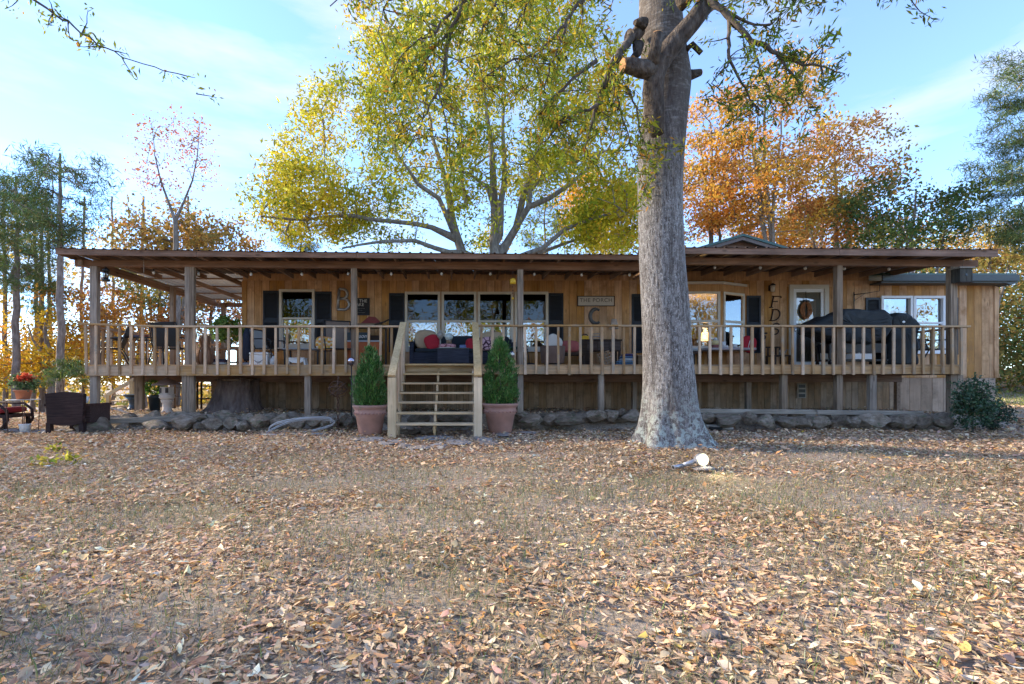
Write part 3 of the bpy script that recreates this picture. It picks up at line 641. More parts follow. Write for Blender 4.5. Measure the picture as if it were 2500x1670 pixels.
box('rim_board', RAILY, porch, DX0-.035, DX0-.001, YD, YE, 1.20, DZ-.04); box('rim_board', RAILX, porch, DX0, SX-.05, YE, YE+.035, 1.20, DZ-.04); box('rim_board', RAILY, porch, DX1+.001, DX1+.035, YD, YW-.05, 1.22, DZ-.04)
x = DX0 + .3
while x < DX1:
    MB().box(x, x+.038, YD+.04, (YE-.02 if x < SX-.1 else YW-.03), 1.23, DZ-.037).build('joist', RAFTW, porch, True); x += .62
box('girder', BEAMW, porch, DX0+.1, DX1-.1, 12.3, 12.38, 1.05, 1.225)
# posts: (px, width m, roof?, top px) standing from the ground to the beam
RP = [(233, .155), (466, .21), (865, .125), (1270, .125), (1655, .14), (2045, .13), (2322, .15)]
def beam_z(x, top):
    if x < XA(1640, 11):
        t = (x - XA(185, 11))/(XA(1640, 11) - XA(185, 11)); return (3.82 + t*(3.765-3.82)) if top else (3.69 + t*(3.58-3.69))
    t = (x - XA(1640, 11))/(XA(2384, 11) - XA(1640, 11)); return (3.886 + t*(3.82-3.886)) if top else (3.737 + t*(3.67-3.737))
for px, w in RP:
    x = XA(px, 11.03); zb = min(beam_z(x-w/2, False), beam_z(x+w/2, False)) - .002
    if px == 466:
        for dx in (-.052, .052): MB().box(x+dx-.05, x+dx+.05, 10.96, 11.06, gz(x, 11)-.05, zb).build('roof_post', POSTW, porch, True)
    else: MB().box(x-w/2, x+w/2, 10.96, 11.08, gz(x, 11)-.05, zb).build('roof_post', POSTW, porch, True)
for px, w, Y in ((452, .10, 10.99), (752, .13, 11.0), (1467, .115, 11.0), (1912, .13, 11.0), (2128, .15, 11.0), (2340, .12, 11.0)):
    x = XA(px, Y); MB().box(x-w/2, x+w/2, Y-.05, Y+.05, gz(x, Y)-.05, 1.23).build('deck_post', POSTW, porch, True)
for px, w in ((527, .16), (985, .12), (1548, .10), (1826, .12), (2190, .09), (341, .2)):
    Y = 12.34 if px != 341 else 12.0; x = XA(px, Y); MB().box(x-w/2, x+w/2, Y-.05, Y+.05, gz(x, Y)-.05, 1.05 if px != 341 else 1.21).build('deck_post', RAFTW if px in (2190, 527) else POSTW, porch, True)
for Y in (13.95, 16.9):
    x = -8.37; MB().box(x-.06, x+.06, Y-.06, Y+.06, gz(x, Y)-.3, 3.80).build('roof_post', POSTW, porch, True)
# roof: beams, rafters, purlins, fascia, sheets
FY = 10.55
def fz(x, top):
    if x < XA(1620, FY):
        t = (x - XA(135, FY))/(XA(1620, FY) - XA(135, FY)); t = max(t, 0) ** .6; return (3.985 + t*(3.822-3.985)) if top else (3.85 + t*(3.722-3.85))
    t = (x - XA(1620, FY))/(XA(2437, FY) - XA(1620, FY)); return (3.99 + t*(3.942-3.99)) if top else (3.865 + t*(3.79-3.865))
def plank(name, mat, pts, th, parent=porch):
    "a board whose top and bottom edges follow (x, y, z_bottom, z_top) stations"
    n = len(pts); vs = []
    for x, y, a, b in pts: vs += [(x, y, a), (x, y, b), (x, y+th, b), (x, y+th, a)]
    fs = [(0,1,2,3), tuple(4*(n-1)+j for j in (3,2,1,0))]
    for i in range(n-1):
        a = 4*i
        for j in range(4): fs.append((a+j, a+4+j, a+4+(j+1)%4, a+(j+1)%4))
    return MB().add(vs, fs).build(name, mat, parent, True)
LX0, LX1, RX0, RX1 = XA(135, FY), XA(1618, FY), XA(1622, FY), XA(2437, FY)
plank('beam', BEAMW, [(x, 10.965, beam_z(x, False), beam_z(x, True)) for x in (XA(185, 11), -3.0, XA(1638, 11))], .11)
plank('beam', BEAMW, [(x, 10.962, beam_z(x, False), beam_z(x, True)) for x in (XA(1642, 11), XA(2384, 11))], .11)
cuts = [LX0] + [XA(p, FY) for p in (480, 870, 1270)] + [LX1]
for a, b in zip(cuts, cuts[1:]): plank('fascia', BEAMW, [(x, FY, fz(x, False), fz(x, True)) for x in np.linspace(a+.003, b-.003, 5)], .035)
for a, b in ((RX0, XA(2050, FY)), (XA(2050, FY), RX1)): plank('fascia', BEAMW, [(x, FY, fz(x, False), fz(x, True)) for x in np.linspace(a+.003, b-.003, 3)], .035)
def roof_z(x, y):
    "underside of the rafters"
    return beam_z(x, True) + (fz(x, False) - beam_z(x, True))*max(0, (11.0 - y)/.45)*.6 + (.03 if y > 11.2 else 0)
x = LX0 + .06
while x < RX1 - .05:
    y1 = 17.3 if x < SX - .05 else 13.0
    if not (LX1-.05 < x < RX0+.02):
        if y1 > 14 and int((x-LX0)/.61) % 2: y1 = 13.2
        a = (x, FY+.04, roof_z(x, FY)+.06); b = (x, y1, roof_z(x, 12)+.06)
        MB().bar(a, b, .038, .12).build('rafter', RAFTW, porch, True)
    x += .61
MB().bar((LX0+.25, 10.9, 3.755), (LX0+.25, 17.2, 3.755), .09, .13).build('side_beam', RAFTW, porch, True); MB().bar((LX0+.35, 17.0, 3.75), (SX, 17.0, 3.75), .09, .14).build('rear_beam', BEAMW, porch, True)
for y in np.arange(13.6, 17.2, 1.15): MB().bar((LX0+.03, y, 3.965), (SX-.05, y, 3.955), .085, .03).build('purlin', RAFTW, porch, True)
def sheet(x0, x1, y0, y1, zf, mat, name='roof_panel'):
    "ribbed metal sheet: cross section in X swept along Y"
    sec = []; x = x0
    while x < x1 - .01:
        for dx, dz in ((0,0), (.155,0), (.17,.022), (.2,.022), (.215,0)):
            if x+dx <= x1: sec.append((x+dx, dz))
        x += .23
    sec.append((x1, 0)); n = len(sec)
    vs = []
    for th in (0, -.004):
        for y in (y0, y1):
            vs += [(sx, y, zf(sx, y) + sz + th) for sx, sz in sec]
    fs = [(i, i+1, n+i+1, n+i) for i in range(n-1)] + [(2*n+i+1, 2*n+i, 3*n+i, 3*n+i+1) for i in range(n-1)] + [(i+1, i, 2*n+i, 2*n+i+1) for i in range(n-1)]
    return MB().add(vs, fs).build(name, mat, porch, True)
x = LX0 - .03
while x < LX1 - .02:
    x1 = min(x + .92, LX1); right = 17.35 if x1 < SX + .3 else 13.28
    zf = lambda xx, y: (fz(xx, True) + .004 if y < 11 else roof_z(xx, 12) + .165)
    if right > 14:
        zc = lambda xx, y: roof_z(xx, 12) + .165
        sheet(x, x1 - .002, FY-.03, 13.2, zf, BROWNM); sheet(x, x1 - .002, 13.2, right, zc, PALEPANEL)
    else: sheet(x, x1 - .002, FY-.03, right, zf, BROWNM)
    x = x1
x = RX0
while x < RX1 + .02:
    x1 = min(x + .92, RX1 + .03); sheet(x, x1 - .002, FY-.03, 13.28, lambda xx, y: (fz(xx, True) + .004 if y < 11 else roof_z(xx, 12) + .165), BROWNM); x = x1
# railing: cap, balusters
capL = [(XA(197, 10.9), ZA(788.5, 10.9)), (XA(400, 10.9), ZA(795, 10.9)), (XA(985, 10.9), ZA(795, 10.9))]
def cap(pts, y, nm='top_rail'):
    for (xa, za), (xb, zb) in zip(pts, pts[1:]): MB().bar((xa+.001, y, za-.022), (xb-.001, y, zb-.022), .13, .042).build(nm, RAILX, porch, True, bevel=.004)
cap(capL, 10.90); cap([(XA(1160, 10.9), ZA(793, 10.9)), (XA(1507, 10.9), ZA(793, 10.9))], 10.90); cap([(XA(1507.4, 10.9), ZA(793.5, 10.9)), (XA(1900, 10.9), ZA(794, 10.9)), (XA(2364, 10.9), ZA(795, 10.9))], 10.90)
def railz(px): return float(np.interp(px, [197, 400, 1500, 2364], [ZA(788.5,10.9), ZA(795,10.9), ZA(793.2,10.9), ZA(795,10.9)])) - .045
BAL = [210,234,264,292,320,348,378,406,434,474,501,530,558,587,616,645,673,701,729,757,786,815,844,872,900,929,956] + [1175,1202,1229,1256,1282,1309,1336,1363,1390,1417,1444,1470,1497,1523,1549,1576,1602,1629,1655,1682,1708,1733,1759,1785,1811,1836,1862,1886,1911,1935,1960,1985,2010,2035,2060,2084,2108,2133,2157,2182,2206,2231,2254,2278,2302,2325,2347]
bme = MB().box(-.027,.027,-.02,.02,-.5,.5).mesh('baluster', RAILZ, bevel=.003)
pl = wloc(porch)
def baluster(x, y, z0, z1, lean=0.0):
    o = link('baluster', bme, porch, Vector((x, y, (z0+z1)/2)) - pl); o.scale = (random.uniform(.88,1.15), 1, z1 - z0); o.rotation_euler = (random.gauss(0,.006), random.gauss(0,.010)+lean, random.gauss(0,.08)); return o
for px in BAL:
    x = XA(px, 10.87); baluster(x, YD-.058, 1.225 + random.uniform(-.02,.02), railz(px))
for y in np.arange(YD+.28, YE, .27): baluster(DX0-.06, y, 1.24, 2.29)
for x in np.arange(DX0+.25, SX, .27): baluster(x, YE+.06, 1.24, 2.29)
MB().bar((DX0-.03, YD+.05, 2.315), (DX0-.03, YE+.1, 2.315), .13, .042).build('top_rail', RAILY, porch, True); MB().bar((DX0-.05, YE+.03, 2.27), (SX-.06, YE+.03, 2.27), .13, .042).build('top_rail', RAILX, porch, True)
for y in np.arange(YD+.25, YW-.05, .25): baluster(DX1+.06, y, 1.24, 2.28)
MB().bar((DX1+.03, YD+.05, 2.29), (DX1+.03, YW-.04, 2.29), .13, .042).build('top_rail', RAILY, porch, True)
# sleepers lying on the stones
for p0, y0, p1, y1 in ((1660, 1003, 1990, 1006), (1991, 1006.5, 2250, 1009)):
    MB().bar(P(p0, y0, 10.62), P(p1, y1, 10.62), .11, .10).build('sill_timber', GREYX, porch, True, bevel=.008)
MB().bar(P(255, 1028, 10.62), P(445, 1022, 10.62), .11, .12).build('sill_timber', GREYX, porch, True, bevel=.008)

# ---------------------------------------------------------------- front stairs
st = thing('porch_stairs', (XA(1066, 10), 9.9, 0), 'pale new pine staircase leading up to the porch deck', 'stairs')
TY = [888, 911, 934, 957.5, 981, 1007, 1034]; YF = 9.05; n = len(TY)
def sx(px_top, px_bot, t): return XA(px_top, YD) * (1-t) + XA(px_bot, YF) * t
tre = []
for i, py in enumerate(TY):
    t = i/(n-1); y = YD - .12 - (YD - .12 - YF - .1)*t; z = ZA(py, y - .12); tre.append((y, z))
    xl, xr = sx(990, 963, t), sx(1158, 1163, t)
    MB().box(xl, xr, y-.13, y+.13, z-.038, z).build('tread', STAIRX, st, True, bevel=.003)
for t0, t1, nm in ((988, 968, 'stringer'), (1071, 1060, 'stringer'), (1154, 1158, 'stringer')):
    a = Vector((XA(t0, YD), YD-.02, tre[0][1]-.16)); b = Vector((XA(t1, YF), YF+.16, gz(0, YF)-.02))
    MB().bar(a, b, .04, .16).build(nm, STAIRZ, st, True)
for i, (y, z) in enumerate(tre[1:], 1):
    for pt, pb in ((1072, 1060), (990, 966), (1156, 1161)):
        t = i/(n-1); x = sx(pt, pb, t); MB().box(x-.022, x+.022, y-.10, y-.06, z-.18, z-.039).build('tread_block', STAIRZ, st, True)
MB().box(sx(992,992,0), sx(1156,1156,0), YD-.028-.03, YD-.032, ZA(907,10.8), ZA(892,10.8)).build('riser', STAIRX, st, True)
for pt, pb, s in ((984, 957, -1), (1161, 1167, 1)):
    xt, xb = XA(pt, YD-.1), XA(pb, YF)
    MB().box(xb-.075, xb+.075, YF-.05, YF+.05, gz(xb, YF)-.05, ZA(922, YF)).build('newel_post', STAIRZ, st, True, bevel=.004)
    MB().box(xt-.045, xt+.045, YD-.16, YD-.07, 1.24, ZA(793, YD-.1)).build('newel_post', STAIRZ, st, True, bevel=.004)
    a = Vector((xt-.01*s, YD-.14, ZA(790, YD-.1)+.01)); b = Vector((xb, YF-.06, ZA(919, YF)+.01))
    MB().bar(a, b, .14, .045).build('handrail', STAIRZ, st, True, bevel=.004)
    for k in range(8):
        t = (k+.6)/8.4; p = a.lerp(b, t); zb = tre[0][1]-.05 + (tre[-1][1]-.02-(tre[0][1]-.05))*t
        MB().box(p.x-.02-.02*s, p.x+.02-.02*s, p.y-.02, p.y+.02, zb-.12, p.z-.03).build('baluster', RAILZ, st, True)
# rear stairs of the side deck
bs = thing('rear_stairs', P(300, 1010, 17.6), 'second wooden stair with sloping handrail behind the left end of the deck', 'stairs')
for Y in (17.4, 18.4):
    MB().bar(P(345, 916, Y), P(255, 969, Y), .05, .12).build('handrail', STAIRX, bs, True)
    for px, a in ((265, 964), (322, 930)): q = P(px, a, Y); MB().box(q.x-.06, q.x+.06, Y-.05, Y+.05, gz(q.x, Y)-.1, q.z).build('newel_post', STAIRZ, bs, True)
for k in range(6):
    q = P(335-k*13, 935+k*14, 17.9); MB().box(q.x-.16, q.x+.16, 17.43, 18.37, q.z-.04, q.z).build('tread', STAIRX, bs, True)
# ---------------------------------------------------------------- trees
def bark_mat():
    "grey oak bark: fissured below, smoother with pale rings above, lichen near the foot"
    m, nt, n, l, b = nodes('grey oak bark')
    tc = n.new('ShaderNodeTexCoord'); sx = n.new('ShaderNodeSeparateXYZ'); l.new(tc.outputs['Object'], sx.inputs[0])
    def noise(scale, st, det=8, ro=.6):
        mp = n.new('ShaderNodeMapping'); mp.inputs['Scale'].default_value = st; l.new(tc.outputs['Object'], mp.inputs['Vector'])
        t = n.new('ShaderNodeTexNoise'); t.inputs['Scale'].default_value = scale; t.inputs['Detail'].default_value = det; t.inputs['Roughness'].default_value = ro; l.new(mp.outputs[0], t.inputs['Vector']); return t.outputs['Fac']
    def rng(v, a, b_, c=0, d=1):
        r = n.new('ShaderNodeMapRange'); r.inputs[1].default_value = a; r.inputs[2].default_value = b_; r.inputs[3].default_value = c; r.inputs[4].default_value = d; l.new(v, r.inputs[0]); return r.outputs[0]
    def mix(f, a, b_):
        r = n.new('ShaderNodeMix'); r.data_type = 'RGBA'; l.new(f, r.inputs[0])
        for k, v in ((6, a), (7, b_)):
            if isinstance(v, tuple): r.inputs[k].default_value = (*v, 1)
            else: l.new(v, r.inputs[k])
        return r.outputs[2]
    fis = noise(34, (1, 1, .26)); rings = noise(7, (.7, .7, 2.6), 7, .7); fine = noise(60, (1, 1, .6), 4); big = noise(2.2, (1, 1, .5), 5)
    low = mix(rng(fis, .38, .62), (.085,.075,.07), (.31,.295,.285))
    low = mix(rng(fine, .54, .66, 0, .85), low, (.50,.49,.48))
    high = mix(rng(rings, .5, .7, 0, .75), (.14,.122,.11), (.42,.40,.38)); high = mix(rng(fis, .38, .6, .55, 0), high, (.07,.057,.05))
    fur = noise(9, (1, 1, .1), 4); low = mix(rng(fur, .52, .64, 0, .6), low, (.07,.06,.054)); hz = rng(sx.outputs['Z'], 4.4, 5.8); col = mix(hz, low, high)
    col = mix(rng(big, .48, .68, 0, .5), col, (.09,.072,.063))
    li = noise(11, (1, 1, 1), 7, .7); lm_ = n.new('ShaderNodeMath'); lm_.operation = 'MULTIPLY'; l.new(rng(li, .5, .55), lm_.inputs[0]); l.new(rng(sx.outputs['Z'], .25, 1.1, 1, 0), lm_.inputs[1])
    col = mix(lm_.outputs[0], col, (.38,.42,.385))
    l.new(col, b.inputs['Base Color']); b.inputs['Roughness'].default_value = .92; b.inputs['Specular IOR Level'].default_value = .1
    ad = n.new('ShaderNodeMath'); l.new(fis, ad.inputs[0]); l.new(rings, ad.inputs[1]); bp = n.new('ShaderNodeBump'); bp.inputs['Strength'].default_value = .8; bp.inputs['Distance'].default_value = .03; l.new(ad.outputs[0], bp.inputs['Height']); l.new(bp.outputs[0], b.inputs['Normal'])
    return m
BARK = bark_mat()
BARK2 = mottled('branch bark', [(.05,.04,.034), (.12,.098,.083), (.22,.19,.165)], [.3,.5,.72], 9, (1,1,.3), .9, .5, .02)
BARK3 = mottled('limb bark', [(.10,.082,.068), (.20,.17,.145), (.32,.285,.25)], [.3,.5,.72], 9, (1,1,.3), .9, .5, .02)
PINEB = mottled('pine bark', [(.10,.075,.06), (.215,.17,.145), (.32,.27,.24)], [.3,.5,.72], 9, (1,1,.35), .9, .6, .03)
BARK4 = mottled('dark limb bark', [(.045,.034,.028), (.10,.08,.066), (.19,.16,.135)], [.32,.5,.68], 11, (1,1,.4), .95, 1.0, .05)
CUTW = flat('cut wood', (.46,.24,.10), .8, var=.35, scale=25)

def grow(trunk, rads, targets, step=.6, r_twig=.007, sag=.0, expo=.47):
    "branches reach from the nearest wood to every clump of leaves; returns the wood as nodes with parents and radii"
    pos = [np.array(p, float) for p in trunk]; par = list(range(-1, len(trunk)-1)); fixed = list(rads)
    fine_p, fine_r = [pos[0]], [rads[0]]; fp = [-1]
    for i in range(1, len(pos)):
        k = max(1, int(np.linalg.norm(pos[i]-pos[i-1])/step))
        for j in range(1, k+1):
            t = j/k; fine_p.append(pos[i-1]*(1-t) + pos[i]*t); fine_r.append(rads[i-1]*(1-t)+rads[i]*t); fp.append(len(fine_p)-2)
    return fine_p, fp, fine_r
def tree_wood(stems, targets, step=.55, r_twig=.006, expo=.5, lowz=None, base_parent=None):
    """stems: list of polylines with radii [(points, radii)], the first starts at the ground, others start near existing wood"""
    pos, par, rad = [], [], []
    for si, (pts, rr) in enumerate(stems):
        pts = [np.array(p, float) for p in pts]
        if si == 0: last = -1; pos.append(pts[0]); par.append(-1); rad.append(rr[0]); last = 0
        else:
            A = np.array(pos); last = int(np.argmin(((A - pts[0])**2).sum(1)))
        prev, pr = pts[0], rr[0]
        for i in range(1, len(pts)):
            k = max(1, int(np.linalg.norm(pts[i]-prev)/step))
            for j in range(1, k+1):
                t = j/k; q = prev*(1-t) + pts[i]*t + RNG.normal(0, step*.05, 3)*(0 if j == k else 1)
                pos.append(q); par.append(last); rad.append(pr*(1-t) + rr[i]*t); last = len(pos)-1
            prev, pr = pts[i], rr[i]
    nfix = len(pos); tip = []
    T = np.array(targets)
    if len(T):
        A = np.array(pos); d0 = np.sqrt(((T[:,None]-A[None])**2).sum(2)).min(1)
        cap = np.empty((nfix + len(T)*14, 3)); cap[:nfix] = A; cnt = nfix
        start_ok = np.zeros(len(cap), bool); start_ok[:nfix] = True
        if lowz is not None: start_ok[:nfix] = A[:,2] > lowz
        for ti in np.argsort(d0):
            t = T[ti]; dd = np.sqrt(((cap[:cnt]-t)**2).sum(1)) + np.maximum(0, cap[:cnt,2]-t[2])*.6; dd[~start_ok[:cnt]] = 1e9
            i = int(np.argmin(dd)); p0 = cap[i].copy(); L = np.linalg.norm(t-p0); k = min(12, max(1, int(L/step))); bend = RNG.normal(0, .12*L, 3)
            last = i
            for j in range(1, k+1):
                s = j/k; q = p0*(1-s) + t*s + bend*math.sin(math.pi*s)*.6
                cap[cnt] = q; start_ok[cnt] = True; par.append(last); pos.append(q); rad.append(0); last = cnt; cnt += 1
            tip.append(last)
    w = np.zeros(len(pos))
    for t in tip: w[t] += 1
    for i in range(len(pos)-1, 0, -1):
        if par[i] >= 0: w[par[i]] += w[i]
    rad = [max(r if i < nfix else 0, r_twig*max(w[i],1)**expo if i >= nfix else r) for i, r in enumerate(rad)]
    return pos, par, rad
def wood_mesh(name, pos, par, rad, mat, parent, n=6, smooth_root=None):
    P_ = np.array(pos); r = np.array(rad); o = np.array(wloc(parent)); idx = [i for i in range(len(pos)) if par[i] >= 0]
    a = P_[[par[i] for i in idx]]; b = P_[idx]; ra = np.minimum(r[[par[i] for i in idx]], r[idx]*1.7); rb = r[idx]
    d = b - a; L = np.linalg.norm(d, axis=1, keepdims=True) + 1e-9; d = d/L; up = np.where(np.abs(d[:,2:]) > .9, np.array([[1.,0,0]]), np.array([[0,0,1.]]))
    x = np.cross(d, up); x /= np.linalg.norm(x, axis=1, keepdims=True); y = np.cross(d, x)
    ang = 2*np.pi*np.arange(n)/n; ca, sa = np.cos(ang), np.sin(ang)
    ring = x[:,None]*ca[None,:,None] + y[:,None]*sa[None,:,None]
    va = (a - d*ra[:,None]*.25)[:,None] + ring*ra[:,None,None]; vb = (b + d*rb[:,None]*.25)[:,None] + ring*rb[:,None,None]
    v = np.concatenate([va, vb], 1).reshape(-1,3) - o; m = len(idx)
    q = np.array([(j, (j+1)%n, n+(j+1)%n, n+j) for j in range(n)]); f = (np.arange(m)[:,None,None]*2*n + q[None]).reshape(-1,4)
    me = mesh_np(name, v, f, None, mat); me.polygons.foreach_set('use_smooth', [True]*len(me.polygons)); return link(name, me, parent)
def ell(n, c, r, shell=.55, zmin=None):
    "n points in an ellipsoid, denser to the outside"
    d = RNG.normal(0, 1, (n*2, 3)); d /= np.linalg.norm(d, axis=1, keepdims=True)
    s = RNG.uniform(0, 1, (n*2,1))**(1/3*(1-shell) + .12*shell); p = np.array(c) + d*s*np.array(r)
    if zmin is not None: p = p[p[:,2] > zmin]
    return p[:n]
def pell(n, px, py, Y, rpx, rpy, ry, **k):
    c = P(px, py, Y); return ell(n, c, (rpx*Y/F, ry, rpy*Y/F), **k)
def clump_leaves(T, per, sig, flat_=.7):
    c = np.repeat(T, per, 0) + RNG.normal(0, 1, (len(T)*per, 3))*np.array([sig, sig, sig*flat_]); return c
def shade_cols(base, T, per, wts, cols, jit=.22):
    "each clump leans to one colour of the tree"
    k = RNG.choice(len(cols), len(T), p=np.array(wts)/sum(wts)); a = np.array(cols)[k]
    mixc = pal(cols, wts, len(T)*per, jit); f = RNG.uniform(.35,.9,(len(T)*per,1)); return np.repeat(a, per, 0)*np.exp(RNG.normal(0, jit, (len(T)*per,1)))*f + mixc*(1-f)
def make_tree(name, base, stems, targets, per, sig, L, W, cols, wts, label, mat=None, bark=BARK2, group=None, droop=.15, step=.55, r_twig=.006, lowz=None, flat_=.7, cat='tree'):
    t = thing(name, base, label, cat, group)
    pos, par, rad = tree_wood(stems, targets, step, r_twig, lowz=lowz); wood_mesh('trunk', pos, par, rad, bark, t)
    c = clump_leaves(np.array(targets), per, sig, flat_)
    leaf_cloud('crown', c, L, W, np.clip(shade_cols(None, np.array(targets), per, wts, cols), .004, .9), mat or LEAF, t, droop)
    return t

# ------ big grey oak in front of the house
oak = thing('oak_tree', (*px_ground(1640, 1096)[:1], 8.2, -.02), 'big grey barked oak tree with cut limb stubs standing before the porch', 'tree')
YT = 8.15; TS = 1.0
rows = [(1112,1520,1775),(1096,1543,1748),(1075,1556,1732),(1045,1566,1717),(1000,1573,1708),(940,1576,1699),(860,1576,1690),(800,1574,1685),(740,1570,1681),(650,1565,1672),(560,1564,1668),(470,1562,1667),(400,1562,1669),(340,1566,1673),(280,1572,1678),(220,1580,1685),(190,1578,1687),(150,1572,1680),(80,1565,1670),(0,1566,1664),(-90,1568,1660),(-240,1572,1652),(-420,1578,1640),(-700,1585,1620)]
n = 40; vs = []
for k, (py, a, b) in enumerate(rows):
    ca, r = P((a+b)/2, py, YT), (b-a)/2*YT/F
    for j in range(n):
        th = 2*math.pi*j/n
        fl = .0
        if py > 930: q = ((py-930)/180)**2; fl = q*(.22*math.sin(th*5+.7)+.13*math.sin(th*8+2)+.05*math.sin(th*13))
        rr = r*(1 + fl + .022*math.sin(th*3 + py*.013) + .015*math.sin(th*7 + py*.031) + random.gauss(0,.006))
        vs.append((ca.x + rr*math.cos(th), YT + .05 + rr*.95*math.sin(th), ca.z + (.02*math.sin(th*6) if py > 1050 else 0)))
fs = [(i*n+j, (i+1)*n+j, (i+1)*n+(j+1)%n, i*n+(j+1)%n) for i in range(len(rows)-1) for j in range(n)]
fs = [tuple(reversed(f)) for f in fs]
tr = MB().add(vs, fs, True)
trunk = tr.build('trunk', BARK, oak, True)
ss = trunk.modifiers.new('round', 'SUBSURF'); ss.levels = ss.render_levels = 1
def limb(pts, parent, mat, name='limb', n=10):
    "pts of (px, py, Y, radius px)"
    p = [P(a, b, Y) for a, b, Y, r in pts]; rr = [r*Y/F for a, b, Y, r in pts]
    return MB().tube(p, rr, n).build(name, mat, parent, True)
limb([(1605,330,7.78,14),(1598,285,7.76,22),(1594,225,7.72,25),(1598,180,7.68,25),(1618,140,7.66,25),(1655,95,7.65,23),(1690,55,7.62,22),(1722,12,7.6,22)], oak, BARK4, n=18)
MB().blob(P(1729,6,7.6), .15, .05, .15, 14, 8, 2.5, Matrix.Rotation(R(-42), 3, 'Y').to_4x4()).build('cut_end', CUTW, oak, True)
for pts, cut in (([(1592,170,7.62,22),(1565,168,7.55,21),(1535,160,7.5,18),(1521,160,7.48,17)], True), ([(1592,160,7.56,16),(1600,120,7.46,14),(1606,82,7.42,13)], True), ([(1570,60,7.9,16),(1562,55,7.85,12),(1550,55,7.8,6)], False), ([(1672,185,8.2,14),(1692,182,8.2,11),(1710,177,8.2,8)], True), ([(1672,125,8.0,8),(1690,108,8.0,7),(1712,130,8.0,6)], False), ([(1558,110,7.9,14),(1556,130,7.85,10),(1545,143,7.8,8)], True), ([(1560,75,8.0,16),(1548,90,7.95,15),(1535,88,7.9,16)], False), ([(1660,10,7.7,18),(1676,-4,7.6,16),(1690,-20,7.6,14)], True)):
    limb(pts, oak, BARK4, 'limb_stub', 12)
    if cut:
        a, b = P(*pts[-2][:3]), P(*pts[-1][:3]); d = (b-a).normalized(); r = pts[-1][3]*pts[-1][2]/F
        MB().tube([b - d*.004, b + d*.012], [r*.93, r*.9], 12).build('cut_end', CUTW, oak, True)
OAKL = [(.16,.22,.035), (.27,.30,.04), (.42,.36,.04), (.55,.40,.04), (.44,.22,.04), (.12,.16,.04)]
def bough(pts, side=1.0, leaves=26, tw=10, hang=.25, lw=(.095,.021), cols=OAKL, wts=(6,6,3,2,1.2,5), ext=.6):
    "a hanging branch: polyline of (px, py, Y), twigs off it and narrow leaves off the twigs; returns wood nodes and leaves"
    p = [np.array(P(a, b, Y)) for a, b, Y in pts]; pos, par, rad = [p[0]], [-1], [side]; L = sum(np.linalg.norm(p[i+1]-p[i]) for i in range(len(p)-1)); run = 0
    main = [0]
    for i in range(len(p)-1):
        k = max(2, int(np.linalg.norm(p[i+1]-p[i])/.10))
        for j in range(1, k+1):
            t = j/k; q = p[i]*(1-t)+p[i+1]*t + RNG.normal(0,.012,3); run += np.linalg.norm(q-pos[main[-1]])
            pos.append(q); par.append(main[-1]); rad.append(max(side*(1-run/L)**.8, .006)); main.append(len(pos)-1)
    lc, ld = [], []
    for _ in range(int(L*tw)):
        s = RNG.beta(1.5, 1.1); i0 = main[min(int(s*len(main)), len(main)-1)]; d = RNG.normal(0,1,3); d[1] *= .8; d[2] = d[2]*.7 - hang; d /= np.linalg.norm(d)
        ln = RNG.uniform(.35,1)*ext; last = i0; q = pos[i0].copy(); k = 4
        for j in range(k):
            d = d + RNG.normal(0,.16,3) + np.array([0,0,-.07]); d /= np.linalg.norm(d); q = q + d*ln/k; pos.append(q.copy()); par.append(last); rad.append(.0055*(1-j/k)+.0016); last = len(pos)-1
            m = int(leaves/k*(.5+j*.35))
            lc.append(q + RNG.normal(0,.055,(m,3))); ld.append(d[None].repeat(m,0)*.6 + RNG.normal(0,.55,(m,3)) + np.array([0,0,-.35]))
    return pos, par, rad, np.concatenate(lc), np.concatenate(ld)
